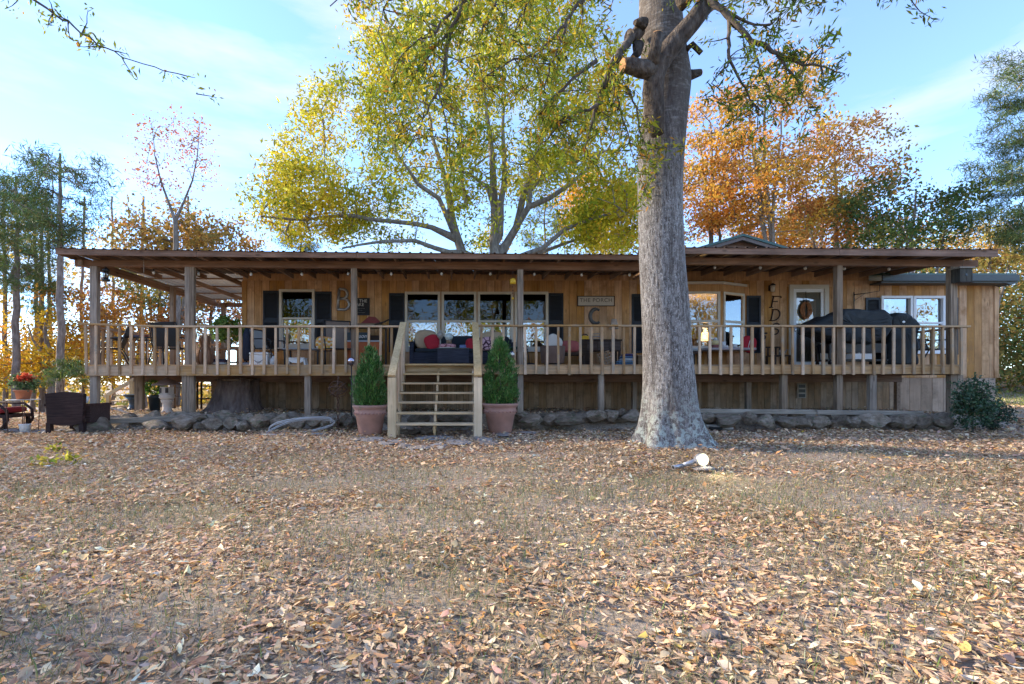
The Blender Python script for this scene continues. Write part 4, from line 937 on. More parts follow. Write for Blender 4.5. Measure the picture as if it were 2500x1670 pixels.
BO = [ # left of the trunk
 ([(1545,85,7.9),(1500,150,7.7),(1475,205,7.6),(1455,265,7.6),(1432,345,7.6),(1420,400,7.6)], .075),
 ([(1490,180,7.7),(1540,230,7.6),(1570,330,7.6),(1590,420,7.7)], .02), ([(1490,200,7.7),(1520,280,7.5),(1545,380,7.5),(1556,430,7.5)], .02),
 ([(1455,150,7.2),(1400,189,7.0),(1337,253,6.9),(1295,316,6.9)], .035), ([(1470,250,7.4),(1380,290,7.3),(1300,380,7.3),(1250,430,7.3)], .025),
 ([(1580,-300,8.0),(1470,-120,7.6),(1417,0,7.3),(1383,50,7.2),(1337,105,7.1),(1311,139,7.1),(1307,198,7.1)], .085), ([(1383,60,7.2),(1358,126,7.2),(1332,198,7.2),(1325,250,7.2)], .025), ([(1316,139,7.1),(1257,139,7.0),(1189,185,7.0),(1150,230,7.0)], .02),
 ([(1580,-420,8.0),(1330,-260,6.6),(1200,-120,6.3),(1126,0,6.2),(1118,46,6.2),(1067,109,6.2),(1021,168,6.2),(981,252,6.2)], .10), ([(1101,72,6.2),(1076,202,6.2),(1042,274,6.2),(991,379,6.2)], .028), ([(1180,-30,6.3),(1090,40,6.2),(1050,90,6.1),(1000,110,6.1),(960,160,6.1)], .03),
 ([(1040,-260,6.2),(965,-80,5.9),(945,0,5.9),(932,42,5.9),(911,109,5.9)], .03), ([(1067,219,6.2),(1090,300,6.2),(1092,380,6.2)], .015), ([(1300,-200,6.6),(1330,-60,6.6),(1270,40,6.6),(1240,120,6.6)], .035), ([(1330,-200,6.8),(1250,-60,6.8),(1180,60,6.8),(1160,180,6.8)], .03), ([(1480,-160,7.4),(1500,-40,7.4),(1490,50,7.4)], .03),
 ([(1020,-200,5.9),(890,-70,5.7),(840,-10,5.7),(790,30,5.7)], .03),
 # right of the trunk
 ([(1600,-260,8.0),(1690,-90,7.6),(1737,0,7.4),(1775,38,7.3),(1834,97,7.2),(1897,135,7.1),(1960,156,7.1),(2023,168,7.0),(2086,185,7.0)], .09), ([(1779,42,7.3),(1783,143,7.3),(1804,185,7.3),(1825,231,7.3),(1851,274,7.3),(1853,337,7.3)], .03), ([(1771,25,7.3),(1842,63,7.2),(1889,55,7.1),(1939,4,7.1)], .025), ([(1897,135,7.1),(1947,194,7.1),(1973,269,7.1)], .022), ([(1783,145,7.3),(1745,190,7.3),(1720,223,7.3)], .015), ([(1834,97,7.2),(1850,150,7.1),(1880,230,7.1),(1890,290,7.1)], .016), ([(1700,-120,7.5),(1800,-60,7.3),(1930,-20,7.0),(2050,-30,6.9)], .04), ([(1960,156,7.1),(2000,120,7.0),(2040,90,7.0)], .015), ([(2100,-120,6.8),(2190,-40,6.7),(2235,12,6.7)], .02)]
pos, par, rad, LCS, LDS = [], [], [], [], []
for k, (pts, r0) in enumerate(BO):
    rt = pts[0][0] > 1660 or k >= 17
    a, b, c, lc, ld = bough(pts, r0, 34 if not rt else 28, 9.5 if not rt else 8.5, ext=.62 if not rt else .5); o = len(pos); pos += a; par += [q + o if q >= 0 else -1 for q in b]; rad += c; LCS.append(lc); LDS.append(ld)
wood_mesh('branches', pos, par, rad, BARK2, oak, 6)
lc = np.concatenate(LCS); ld = np.concatenate(LDS); ld /= np.linalg.norm(ld, axis=1, keepdims=True); nr = sum(len(q) for q in LCS[17:])
lcol = np.concatenate([pal(OAKL, (6,6,4,3,1.4,3), len(lc)-nr, .25), pal(OAKL, (6,5,1.5,.8,1,7), nr, .25)])
leaf_cloud('crown', lc, .10, .024, lcol, LEAF, oak, d=ld)

# ------ tree left of the frame whose branch reaches in at the top left
t2 = thing('oak_tree', (-9.0, 4.2, 0), 'tree outside the left edge, one thin sparse branch crossing the sky', 'tree')
MB().tube([(-9,4.2,-.1),(-8.95,4.25,1.5),(-9.05,4.3,4),(-9,4.3,8)], [.3,.24,.2,.12], 14).build('trunk', BARK3, t2, True)
a, b, c, lc, ld = bough([(-560,-420,6.0),(-200,-170,6.0),(75,-8,6.0),(150,45,6.0),(200,80,6.0),(260,118,6.0),(320,147,6.0),(375,162,6.0),(430,182,6.0),(455,220,6.0)], .035, 15, 5.5, .2, ext=.34)
wood_mesh('branches', a, b, c, BARK2, t2, 6); ld /= np.linalg.norm(ld, axis=1, keepdims=True)
leaf_cloud('crown', lc, .07, .024, pal(OAKL, (5,5,2,1,1,3), len(lc), .25), LEAF, t2, d=ld)

# ------ spreading yellow oak behind the house
YO = 21.0
def S(pts, r0, r1, Y=YO, dy=0.0):
    q = [P(600 + a*.421, b*.421, Y + dy*i/max(1,len(pts)-1)) for i, (a, b) in enumerate(pts)]; return (q, list(np.linspace(r0, r1, len(q))))
b0 = P(1215, 930, YO); b0.z = 0.2
stems = [([b0, P(1213, 760, YO), P(1211, 640, YO)], [.42,.36,.33]), S([(1452,1520),(1445,1300),(1435,1050),(1420,820),(1400,680),(1380,480)], .22, .05), S([(1460,1500),(1570,1320),(1605,1150),(1660,1000),(1700,850),(1760,660),(1800,480)], .20, .04, dy=1.5), S([(1462,1440),(1478,1180),(1500,930),(1490,740),(1500,560)], .17, .04, dy=-1.5), S([(1530,1390),(1640,1200),(1760,1150),(1890,1060),(1990,970),(2060,880)], .15, .05, dy=-1), S([(1600,1160),(1700,1045),(1850,945),(2020,890),(2170,870)], .12, .05, dy=1), S([(1432,1200),(1400,1085),(1300,1010),(1190,980)], .10, .04, dy=-1.5), S([(1430,1560),(1255,1470),(1205,1310),(1180,1150),(1140,980),(1080,790),(1040,600)], .24, .05, dy=2), S([(1205,1320),(1120,1150),(1000,1070),(955,1000),(870,880)], .12, .04, dy=-2), S([(1190,1250),(1280,1190),(1255,1050),(1240,860),(1260,640)], .10, .03, dy=1), S([(1260,1480),(1100,1440),(980,1395),(760,1405),(560,1440)], .12, .04, dy=-2), S([(1215,1350),(1080,1320),(900,1290),(560,1250),(350,1275),(90,1255)], .13, .04, dy=-1), S([(1470,1530),(1720,1440),(1850,1330),(2000,1270),(2150,1230)], .13, .04, dy=-1.5), S([(1470,1560),(1690,1470),(1900,1395),(2170,1355)], .12, .04, dy=1.5)]
T = np.concatenate([pell(230, 1180, 230, YO, 350, 240, 4.5), pell(95, 860, 400, YO, 170, 190, 3.5), pell(58, 750, 500, YO, 150, 85, 3), pell(75, 1440, 420, YO, 150, 190, 3.5), pell(42, 1150, 530, YO, 330, 75, 3.5), pell(45, 1500, 540, YO, 90, 65, 3), pell(90, 1150, 90, YO, 300, 170, 4)])
cx = T[:,0]*F/T[:,1] + CX
big = thing('oak_tree', b0, 'large spreading oak with yellow green leaves rising behind the middle of the roof', 'tree')
pos, par, rad = tree_wood(stems, T, .6, .009, lowz=5.0); wood_mesh('trunk', pos, par, rad, BARK3, big, 7)
YG = [(.24,.30,.035), (.37,.38,.04), (.56,.48,.04), (.55,.34,.04), (.16,.22,.04), (.62,.55,.07)]
per = 112; c = clump_leaves(T, per, .36, .7); col = np.empty((len(c),3))
pxr = np.repeat(cx, per); lowl = (pxr < 820) | (pxr > 1450); mcol = shade_cols(None, T, per, (5,6,4,2,3,2), YG); ycol = shade_cols(None, T, per, (2,4,6,4,1,5), YG)
col = np.where(lowl[:,None], ycol, mcol); leaf_cloud('crown', c, .18, .068, np.clip(col,.004,.9), LEAF, big, .2)

# ------ autumn trees right of the big trunk, behind the house
ORG = [(.47,.19,.045), (.56,.28,.05), (.33,.14,.055), (.56,.37,.06), (.27,.24,.07), (.60,.37,.15)]
def autumn(px, Y, top, ells, per, cols, wts, label, lean=0, sig=.36, L=.165, W=.09, r=.16, trunks=1, grp='autumn trees behind the house', bark=BARK3, base_py=None, lowz=4.2, name='autumn_tree'):
    b = P(px, 930, Y); b.z = gz(b.x, Y) - .05; T = np.concatenate([pell(n, a, c, Y, rx, ry, rd) for n, a, c, rx, ry, rd in ells])
    q = P(px+lean, top, Y); m1 = b.lerp(q, .45) + Vector((random.gauss(0,.12),0,0)); m2 = b.lerp(q, .75) + Vector((random.gauss(0,.15),random.gauss(0,.15),0))
    st = [([b, m1, m2, q], [r, r*.8, r*.5, r*.2])]
    for k in range(trunks-1):
        q2 = P(px + random.uniform(-90,90), top + random.uniform(20,120), Y + random.uniform(-1.5,1.5)); st.append(([b.lerp(q, .3), b.lerp(q,.3).lerp(q2,.5)+Vector((random.gauss(0,.2),0,.2)), q2], [r*.7, r*.45, r*.15]))
    return make_tree(name, b, st, T, per, sig, L, W, cols, wts, label, bark=bark, group=grp, lowz=lowz, step=.6, r_twig=.008)
autumn(1895, 24, 190, [(62,1880,330,130,170,3), (40,1930,470,120,110,3), (28,1790,420,80,120,2.5), (20,1890,215,110,70,2)], 85, ORG, (4,5,1,5,3,4), 'tall orange leaved tree behind the house right of the big trunk', trunks=4, lean=-25)
autumn(2040, 25.5, 330, [(64,2050,420,100,125,2.8), (26,2010,540,110,60,2.5)], 90, ORG, (3,3,5,2,2,3), 'rusty brown leaved tree between the orange tree and the dark green oak', trunks=3)
autumn(1745, 26, 300, [(52,1725,400,75,190,2.5), (44,1700,500,120,80,2.5)], 88, ORG, (4,5,2,3,2,3), 'orange tree partly hidden by the big trunk with thin sunlit crown', trunks=3, lean=-10)
autumn(1500, 27, 420, [(70,1500,540,120,60,3), (30,1440,490,60,70,2.5)], 85, [(.58,.36,.04),(.6,.27,.04),(.42,.34,.05)], (3,3,2), 'golden orange tree low over the roof left of the big trunk', trunks=3)
DG = [(.075,.135,.05), (.11,.165,.055), (.16,.19,.06), (.32,.25,.06), (.24,.13,.05)]
autumn(2235, 23, 470, [(20,2130,500,70,60,2), (20,2240,530,110,60,2.4), (22,2200,590,130,40,2.5), (8,2330,485,40,25,1.2)], 85, DG, (6,5,3,1,1.3), 'dark green oak with drooping ragged boughs over the right part of the roof', trunks=4)
autumn(2010, 30, 480, [(60,2020,560,190,60,4), (40,1850,560,140,60,4)], 90, ORG, (3,3,4,2,3,2), 'low russet tree showing just above the roof beside the green gable', trunks=3)
autumn(2420, 31, 520, [(50,2430,590,70,60,3)], 90, [(.55,.36,.12),(.42,.24,.08),(.3,.3,.08)], (3,3,3), 'pale orange tree above the right end of the porch roof', trunks=2)

# ------ pines
PN = [(.055,.10,.03), (.085,.135,.035), (.13,.165,.045), (.20,.19,.06)]
def pine(px, Y, top, boughs, r, label, per=150, wts=(4,5,3,1), sig=.24, grp='pine trees', bark=PINEB, lean=0, Lr=.22):
    "boughs: (px, py, dY) ends of foliage-carrying branches"
    b = P(px, 930, Y); b.z = gz(b.x, Y) - .1; q = P(px+lean, top, Y)
    t = thing('pine_tree', b, label, 'tree', grp); T = []
    for bx, by, dy in boughs:
        e = P(bx, by, Y + dy); rt = P(px + lean*.6, by + 26, Y)
        for s in np.linspace(.38, 1, 5): T.append(np.array(rt.lerp(e, float(s))) + RNG.normal(0, .18, 3))
    T = np.array(T); st = [([b, b.lerp(q,.5), q], [r, r*.8, r*.25])]
    pos, par, rad = tree_wood(st, T, .5, .006, lowz=ZA(640, Y) if top < 600 else None); wood_mesh('trunk', pos, par, rad, bark, t, 9)
    c = clump_leaves(T, per, sig, .38); leaf_cloud('crown', c, Lr, .022, pal(PN, wts, len(c), .25), NEEDLE, t, -.35); return t
def spread(n, px, y0, y1, half, skew=0.0):
    o = []
    for k in range(n):
        f = (k + random.uniform(.2,.8))/n; y = y0 + (y1-y0)*f; w = half*math.sin(math.pi*(.18 + .72*f))*random.uniform(.55,1.05); s = random.choice((-1,1)); o.append((px + s*w + skew, y + random.uniform(-8,8), random.gauss(0,1.6)))
    return o
pine(147, 17.5, 375, spread(30, 150, 372, 590, 125), .135, 'tall pine with rounded crown left of the porch roof', per=62, Lr=.20)
pine(40, 20, 430, spread(26, 45, 420, 700, 90), .15, 'dark double stemmed pine at the far left edge of the yard', per=74)
pine(102, 23, 500, spread(20, 100, 520, 760, 70), .14, 'slim dark pine between the left edge and the tall round pine', per=70)
pine(-60, 19, 380, spread(14, -30, 400, 640, 110), .15, 'pine cut by the left edge of the picture', per=74)
pine(2545, 21, 90, [(2440,140,-.5),(2460,190,1),(2420,232,0),(2450,262,.6),(2430,290,-1),(2400,345,0),(2440,375,1),(2385,405,-.6),(2368,425,.3),(2450,440,-1),(2400,470,.5),(2440,500,0),(2390,520,-.8),(2372,545,.4),(2430,560,1),(2470,330,0),(2480,420,0),(2480,540,-1),(2490,230,0),(2470,590,0)], .2, 'dark pine with layered boughs reaching in at the right edge', per=190, sig=.27)
pine(735, 27, 520, spread(10, 735, 520, 610, 70), .12, 'grey green pine seen through the yellow oak above the roof', per=90)
pine(1330, 29, 480, spread(10, 1330, 480, 600, 60), .12, 'small distant pine seen right of the oak stems above the roof', per=90)
pine(150, 16.5, 800, [(120,898,-.2),(185,890,.2),(165,905,-.6)], .025, 'low green pine sapling before the trunks left of the porch', per=110, sig=.16)

# ------ maple sapling with upswept fork left of the oak
mp_b = P(430, 930, 19); mp_b.z = gz(mp_b.x, 19)
T = np.concatenate([pell(26, 375, 380, 19, 30, 90, .7), pell(26, 485, 380, 19, 30, 90, .7), pell(14, 430, 330, 19, 60, 45, .8), pell(8, 350, 420, 19, 40, 25, .6), pell(8, 430, 470, 19, 55, 25, .6)])
make_tree('maple_tree', mp_b, [([mp_b, P(430,600,19), P(428,540,19)], [.13,.1,.085]), ([P(428,540,19), P(412,495,19), P(392,440,19), P(378,380,19), P(370,300,19)], [.06,.045,.035,.02,.008]), ([P(430,535,19), P(450,490,19), P(470,440,19), P(482,380,19), P(488,300,19)], [.055,.04,.03,.02,.008])], T, 15, .24, .10, .06, [(.42,.13,.08),(.50,.20,.09),(.5,.30,.12)], (4,3,2), 'sparse young maple with forked upright stems left of the yellow oak', bark=BARK3, r_twig=.004)
OLV = [(.42,.24,.07), (.30,.24,.08), (.50,.33,.10), (.44,.18,.07), (.20,.19,.07)]
autumn(430, 23, 530, [(40,420,560,90,50,3), (26,540,585,80,40,3), (20,350,600,60,40,2)], 75, OLV, (4,4,4,2,2), 'olive and orange tree just above the left part of the porch roof', trunks=3)
# woods left of and behind the side deck
GOLD = [(.58,.36,.035), (.62,.42,.04), (.46,.30,.05), (.34,.28,.06), (.52,.22,.05)]
autumn(230, 24, 700, [(30,250,740,80,50,2.5), (34,330,800,90,50,2.5)], 62, [(.50,.20,.06),(.56,.30,.06),(.44,.26,.09)], (4,4,3), 'orange tree seen behind the left porch post', trunks=3, lowz=2.0)
autumn(120, 22, 740, [(44,110,840,80,75,2), (24,60,900,60,50,2)], 62, GOLD, (5,4,2,2,2), 'bright gold understory tree left of the porch', trunks=2, lowz=1.5)
autumn(330, 27, 740, [(44,330,850,110,65,3), (40,230,885,90,55,3)], 62, GOLD, (4,4,3,3,3), 'golden tree seen through the left railing', trunks=3, lowz=1.5)
autumn(520, 26, 690, [(50,510,790,90,70,3), (34,560,710,70,55,3)], 85, [(.40,.20,.11),(.5,.3,.12),(.34,.26,.10),(.46,.17,.08)], (4,3,3,2), 'reddish tree seen past the left corner of the house', trunks=3, lowz=2.0)
autumn(390, 25, 650, [(50,400,700,80,60,2.5)], 85, [(.20,.24,.09),(.28,.27,.11),(.36,.27,.08)], (4,4,2), 'grey green tree seen under the left porch roof', trunks=3, lowz=2.5)
for i, (px, Y, r, lb) in enumerate(((80, 26, .13, 'leftmost'), (120, 30, .13, 'second'), (205, 28, .11, 'third'), (275, 31, .12, 'fourth'), (357, 29, .14, 'fifth'), (455, 32, .14, 'sixth'), (12, 24, .12, 'outermost'))):
    b = P(px, 930, Y); b.z = gz(b.x, Y) - .1; q = P(px + random.uniform(-8,8), 480, Y)
    T = np.concatenate([pell(7, px, 640, Y, 60, 120, 2), pell(12, px, 880, Y, 90, 60, 2)])
    make_tree('forest_tree', b, [([b, b.lerp(q,.5)+Vector((random.gauss(0,.12),0,0)), q], [r, r*.8, r*.45])], T, 70, .5, .2, .1, OLV + GOLD, (2,3,2,1,3,2,2,2,2,1), f'dark slender woodland trunk, {lb} from the left among the trunks below the porch roof', bark=PINEB, group='woodland trunks on the left')
# far woods: masses beyond the single trees
def woods(name, boxes, cols, wts, L, W, label):
    c = []
    for n, x0, x1, y0, y1, za, zb in boxes:
        k = n//60; cc = np.stack([RNG.uniform(x0,x1,k), RNG.uniform(y0,y1,k), np.zeros(k)], 1); cc[:,2] = ground_z(cc[:,0], cc[:,1]) + za + (zb-za)*(RNG.uniform(0,1,k) if name == 'added_shade_woods' else RNG.beta(1.1,1.4,k)); c.append(cc)
    T = np.concatenate(c); o = thing_one = None
    cen = clump_leaves(T, 60, .85, .8); me_o = leaf_cloud(name, cen, L, W, np.clip(shade_cols(None, T, 60, wts, cols), .004, .9), LEAF, None, .1); return tag(me_o, label, 'woods', kind='stuff')
woods('distant_woods', [(11000,-60,-13,36,52,0,4.5), (5000,-24,-10,32,40,0,2.5)], OLV + GOLD + PN, (3,4,3,2,4,2,2,3,3,1,1,1,2,1), .42, .24, 'far autumn woods filling the gaps behind the left trunks')
woods('distant_woods', [(60000,25,60,36,54,0,13), (40000,23,50,31,37,0,10)], DG + OLV, (3,4,4,2,1,2,3,2,1,3), .26, .14, 'dense green and tan woods beyond the right end of the house')
woods('added_shade_woods', [(21000,-48,-36,-14,34,0,32)], OLV + GOLD + PN, (3,4,3,2,4,2,2,3,3,1,1,1,2,1), .42, .26, 'unseen autumn woods added beyond the left edge to shade the yard')  # unseen leaf mass, added and thinned to filter the sun over the yard
# trees behind the camera, seen only in the window panes
for i, (x, y, h, cols, wts) in enumerate(((-7,-9,9,ORG,(4,4,2,3,1,3)), (2.5,-13,12,YG,(4,4,3,2,3,2)), (11,-10,10,ORG,(3,3,3,3,2,2)), (19,-14,11,GOLD,(3,3,3,3,2)), (-15,-15,12,YG,(4,4,3,2,3,2)))):
    b = Vector((x, y, gz(x, y)-.1)); T = ell(70, (x, y, h*.68), (3.2,2.6,h*.32))
    make_tree('yard_tree', b, [([b, b+Vector((.1,0,h*.4)), b+Vector((0,.1,h*.85))], [.25,.18,.06])], T, 60, .5, .22, .11, cols, wts, f'yard tree behind the camera mirrored in the windows, {("orange by the left","yellow green in the middle","rust right of middle","gold at far right","yellow at far left")[i]}', bark=BARK3, lowz=2.5)
woods('rear_woods', [(60000,-45,55,-36,-22,0,9)], ORG + YG + DG, (3,4,2,3,2,3,3,3,3,2,2,2,1,1,1,1,1), .28, .17, 'autumn woods across the yard behind the camera, mirrored in the windows')
# dark evergreen shrub at the right end of the porch
def shrub(name, c, r, n, L, W, cols, wts, label, cat='shrub', stems=9, mat=None, box_=None, d=None):
    t = thing(name, (c[0], c[1], gz(c[0], c[1])), label, cat)
    tips = ell(stems*5, (c[0], c[1], c[2]), (r[0]*.9, r[1]*.9, r[2]*.9), zmin=gz(c[0],c[1])+.1); b = (c[0], c[1], gz(c[0],c[1])-.03)
    pos, par, rad = tree_wood([([b, (c[0], c[1], c[2])], [.02,.008])], tips, .15, .0035); wood_mesh('stem', pos, par, rad, BARK2, t, 5)
    T = ell(n//22, c, r, .75, zmin=gz(c[0],c[1])+.03); aa = np.arctan2(T[:,1]-c[1], T[:,0]-c[0]); T = c + (T - np.array(c))*(1 + .22*np.sin(aa*3+T[:,2]*6) + .14*np.sin(aa*5-T[:,2]*13) + RNG.normal(0,.12,len(T)))[:,None]; T[:,2] = np.maximum(T[:,2], gz(c[0],c[1])+.02); cen = clump_leaves(T, 22, .055, 1); leaf_cloud('foliage', cen, L, W, pal(cols, wts, len(cen), .25), mat or NEEDLE, t, -.2); return t
h1 = P(2375, 985, 10.0); shrub('holly_shrub', (h1.x, 10.0, h1.z+.02), (.30,.26,.46), 3400, .055, .028, [(.035,.085,.04),(.065,.12,.06),(.11,.165,.09)], (4,4,1.5), 'dark green prickly shrub at the right end of the stone wall')
h2 = P(2425, 1010, 10.3); shrub('holly_shrub', (h2.x, 10.3, h2.z-.02), (.28,.25,.28), 1800, .05, .024, [(.03,.065,.04),(.06,.10,.06)], (4,3), 'small low green shrub right of the dark prickly shrub')
for px, py, lb in ((145, 1092, 'yellow green weed sprout in leaves left of the stone wall'), (185, 1118, 'wider yellow weed sprout in leaves nearer the camera'), (122, 1125, 'thin yellow seedling in leaves at far left of yard')):
    x, y = px_ground(px, py+12); shrub('weed', (x, y, gz(x,y)+.05), (.11,.08,.04), 44, .07, .04, [(.36,.34,.05),(.46,.38,.08),(.2,.26,.06)], (3,3,2), lb, 'weed', 4, LEAF)
# ---------------------------------------------------------------- stones
def rock_mesh(seed, mat=ROCKM, cuts=13):
    rnd = random.Random(seed); bm = bmesh.new(); bmesh.ops.create_icosphere(bm, subdivisions=3, radius=1.0)
    pl_ = [(Vector((rnd.gauss(0,1), rnd.gauss(0,1), rnd.gauss(0,1))).normalized(), rnd.uniform(.5,.85)) for _ in range(cuts)]
    for v in bm.verts:
        for nrm, d in pl_:
            s = v.co.dot(nrm)
            if s > d: v.co -= nrm*(s-d)*.98
        v.co *= 1 + .03*math.sin(v.co.x*7+seed) + .03*math.sin(v.co.z*9+seed*2) + rnd.gauss(0,.008)
    me = bpy.data.meshes.new('stone'); bm.to_mesh(me); bm.free(); me.materials.append(mat); return me
RM = [rock_mesh(k) for k in range(9)]; RF = [rock_mesh(20+k, ROCKF) for k in range(4)]
wallt = thing('stone_wall', (1.5, 10.4, 0), 'low dry wall of rough field stones along the foot of the porch', 'stone wall')
def stone(px0, px1, py0, py1, Y, parent=wallt, name='stone', meshes=RM, dy=.2):
    px0 -= 3; px1 += 3
    a, b = P(px0, py1, Y), P(px1, py0, Y); c = (a+b)/2; o = link(name, random.choice(meshes), parent, c - wloc(parent))
    o.scale = ((b.x-a.x)*.56, dy, (b.z-a.z)*.60); o.rotation_euler = (random.uniform(-.2,.2), random.uniform(-.14,.14), random.uniform(-.3,.3)); return o
for s in ((195,278,1022,1068,10.25,.28),(277,322,1030,1062,10.4,.2),(322,365,1038,1065,10.4,.2),(345,425,1028,1064,10.45,.24),(424,480,1015,1056,10.4,.24),(455,505,1010,1034,10.6,.2),(478,505,1030,1055,10.4,.16),(500,545,1020,1052,10.35,.2),(545,585,1018,1050,10.4,.2),(575,612,1030,1056,10.35,.18),(608,660,1015,1050,10.35,.22),(655,690,1012,1036,10.5,.2),(665,715,1012,1048,10.4,.2),(708,746,1018,1048,10.35,.2),(742,790,1013,1042,10.4,.2),(786,822,1016,1046,10.4,.2),(815,845,1010,1040,10.5,.2),(840,870,1018,1044,10.45,.2),(955,1000,1046,1062,9.7,.16),(995,1030,1047,1063,9.75,.15),(1025,1062,1046,1064,9.7,.15),(1000,1050,1010,1040,10.6,.2),(1060,1120,1012,1040,10.6,.2),(1110,1160,1014,1044,10.6,.2),(1255,1300,1008,1032,10.5,.2),(1262,1330,1012,1040,10.35,.2),(1320,1365,1010,1038,10.5,.2),(1350,1400,1006,1034,10.55,.2),(1360,1425,1018,1040,10.3,.18),(1395,1440,1010,1034,10.5,.18),(1435,1482,1000,1032,10.4,.2),(1478,1512,998,1028,10.4,.2),(1508,1528,996,1020,10.45,.14),(1515,1572,1002,1028,10.4,.2),(1700,1750,1006,1032,10.5,.2),(1745,1818,1010,1040,10.4,.22),(1812,1846,1008,1042,10.4,.16),(1842,1895,1014,1046,10.4,.22),(1894,1940,1016,1048,10.35,.2),(1936,1980,1016,1048,10.4,.2),(1980,2022,1016,1046,10.4,.2),(2020,2050,1022,1046,10.5,.16),(2046,2072,1012,1044,10.4,.14),(2070,2100,1018,1044,10.4,.16),(2098,2162,1010,1048,10.35,.24),(2158,2196,1014,1046,10.4,.2),(2192,2238,1012,1048,10.4,.22),(2232,2275,1014,1048,10.4,.22),(2268,2330,1010,1048,10.4,.25)): stone(*s[:5], dy=s[5])
for k, px in enumerate(range(300, 2300, 56)):
    if not (940 < px < 1180): stone(px, px+random.uniform(40,60), 1004+random.uniform(0,8), 1036, 10.75, dy=.16)
fl = thing('flagstone_path', (*px_ground(1090, 1078), 0), 'flat grey flagstones and edging half buried at the foot of the stairs', 'flagstones')
for a, b, c, d in ((1005,1120,1062,1074),(930,985,1072,1083),(975,1010,1080,1090),(1000,1050,1084,1094),(1092,1165,1072,1084),(1160,1210,1062,1076),(1210,1245,1052,1064),(860,900,1064,1074),(880,940,1066,1078),(1250,1300,1046,1060),(1168,1225,1074,1084),(1040,1095,1080,1088)):
    x0, y = px_ground(a, (c+d)/2+5); x1, _ = px_ground(b, (c+d)/2+5); _, ya = px_ground(a, d); _, yb = px_ground(a, c); o = link('flagstone', random.choice(RF), fl, Vector(((x0+x1)/2, y, gz((x0+x1)/2, y)+.015)) - wloc(fl)); o.scale = ((x1-x0)*.6, max(.16,(yb-ya)*.6), .05); o.rotation_euler = (0,0,random.uniform(-.15,.15))
pt = thing('patio_edging', P(90, 1048, 10.2), 'row of flat stones edging the ground below the wicker armchair', 'edging')
for a in range(-30, 215, 26):
    x = XA(a, 10.3); o = link('flagstone', random.choice(RF), pt, Vector((x, 10.25+random.uniform(-.12,.2), gz(x,10.3)+.02)) - wloc(pt)); o.scale = (.17,.15,.06); o.rotation_euler = (0,0,random.uniform(-.4,.4))
lg = thing('split_log', (*px_ground(1750, 1052), gz(*px_ground(1750,1052))), 'weathered hollow split log lying behind the trunk on the right', 'log')
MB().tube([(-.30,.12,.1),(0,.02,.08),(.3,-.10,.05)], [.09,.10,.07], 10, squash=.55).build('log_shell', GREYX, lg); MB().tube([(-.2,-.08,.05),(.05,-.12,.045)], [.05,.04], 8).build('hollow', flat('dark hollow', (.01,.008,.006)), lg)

# ---------------------------------------------------------------- clipped evergreens in clay pots
TL = [(.045,.13,.03), (.08,.20,.045), (.125,.26,.06), (.17,.29,.09)]
POTM = flat('pot band', (.36,.20,.165), .75, var=.3, scale=40, bump=.5)
def arbor(px, top, rim, bot, hw, Y, label, seed):
    x = XA(px, Y); zb = gz(x, Y); zr = ZA(rim, Y); zt = ZA(top, Y); r = hw*Y/F; h = zr - zb
    t = thing('potted_evergreen', (x, Y, zb), label, 'potted plant', 'potted evergreens flanking the stairs')
    pot = MB().lathe([(r*.62,0),(r*.66,.02),(r*.84,h*.62),(r*.92,h*.66),(r*.93,h*.80),(r*.90,h*.82),(r*.97,h*.88),(r*1.04,h*.93),(r*1.06,h*.985),(r*1.0,h),(r*.93,h*.98),(r*.88,h*.86)], n=36).build('pot', TERRA, t)
    bd = MB()
    for k in range(26):
        a = 2*math.pi*k/26; bd.blob((r*.925*math.cos(a), r*.925*math.sin(a), h*.73), .022, .022, h*.035, 6, 4)
    bd.build('pot_band', POTM, pot); MB().lathe([(r*.9,h*.87),(r*.9,h*.89),(.01,h*.90)], n=24).build('soil', SOIL, pot)
    H = zt - zr + .06; MB().tube([(0,0,h*.85),(0,0,h+H*.5),(0,0,h+H*.9)], [.022,.016,.005], 7).build('trunk', BARK2, t)
    rng_ = np.random.default_rng(seed); nsp = 620
    u = rng_.uniform(0,1,nsp)**1.15; prof = np.interp(u, [0,.08,.3,.55,.8,.93,1], [.66,.9,1.0,.86,.54,.30,.06]); a = rng_.uniform(0,6.283,nsp); rr = prof*r*1.02*np.sqrt(rng_.uniform(.25,1,nsp))*(1 + .10*np.sin(a*3+u*9+seed) + .07*np.sin(a*7-u*17+seed*3)) + rng_.normal(0,.02,nsp)
    T = np.stack([rr*np.cos(a), rr*np.sin(a), h*.9 + u*H], 1); out = np.stack([np.cos(a)*.55, np.sin(a)*.55, np.full(nsp,1.)], 1)
    per = 17; c = np.repeat(T, per, 0) + rng_.normal(0,1,(nsp*per,3))*np.array([.024,.024,.04]); d = np.repeat(out, per, 0)
    leaf_cloud('foliage', c + np.array(t.location), .05, .016, np.clip(np.repeat(np.where(rng_.uniform(0,1,(nsp,1)) < .05, np.array([[.22,.16,.06]]), pal(TL, (3,4,3,1.2), nsp, .15)), per, 0)*np.exp(RNG.normal(0,.2,(nsp*per,1))), .004, .6), NEEDLE, t, d=d); return t
arbor(904, 850, 988, 1060, 41, 9.65, 'clipped evergreen in pink clay pot left of the stairs', 1); arbor(1221, 830, 984, 1052, 42, 9.8, 'clipped evergreen in pink clay pot right of the stairs', 2)

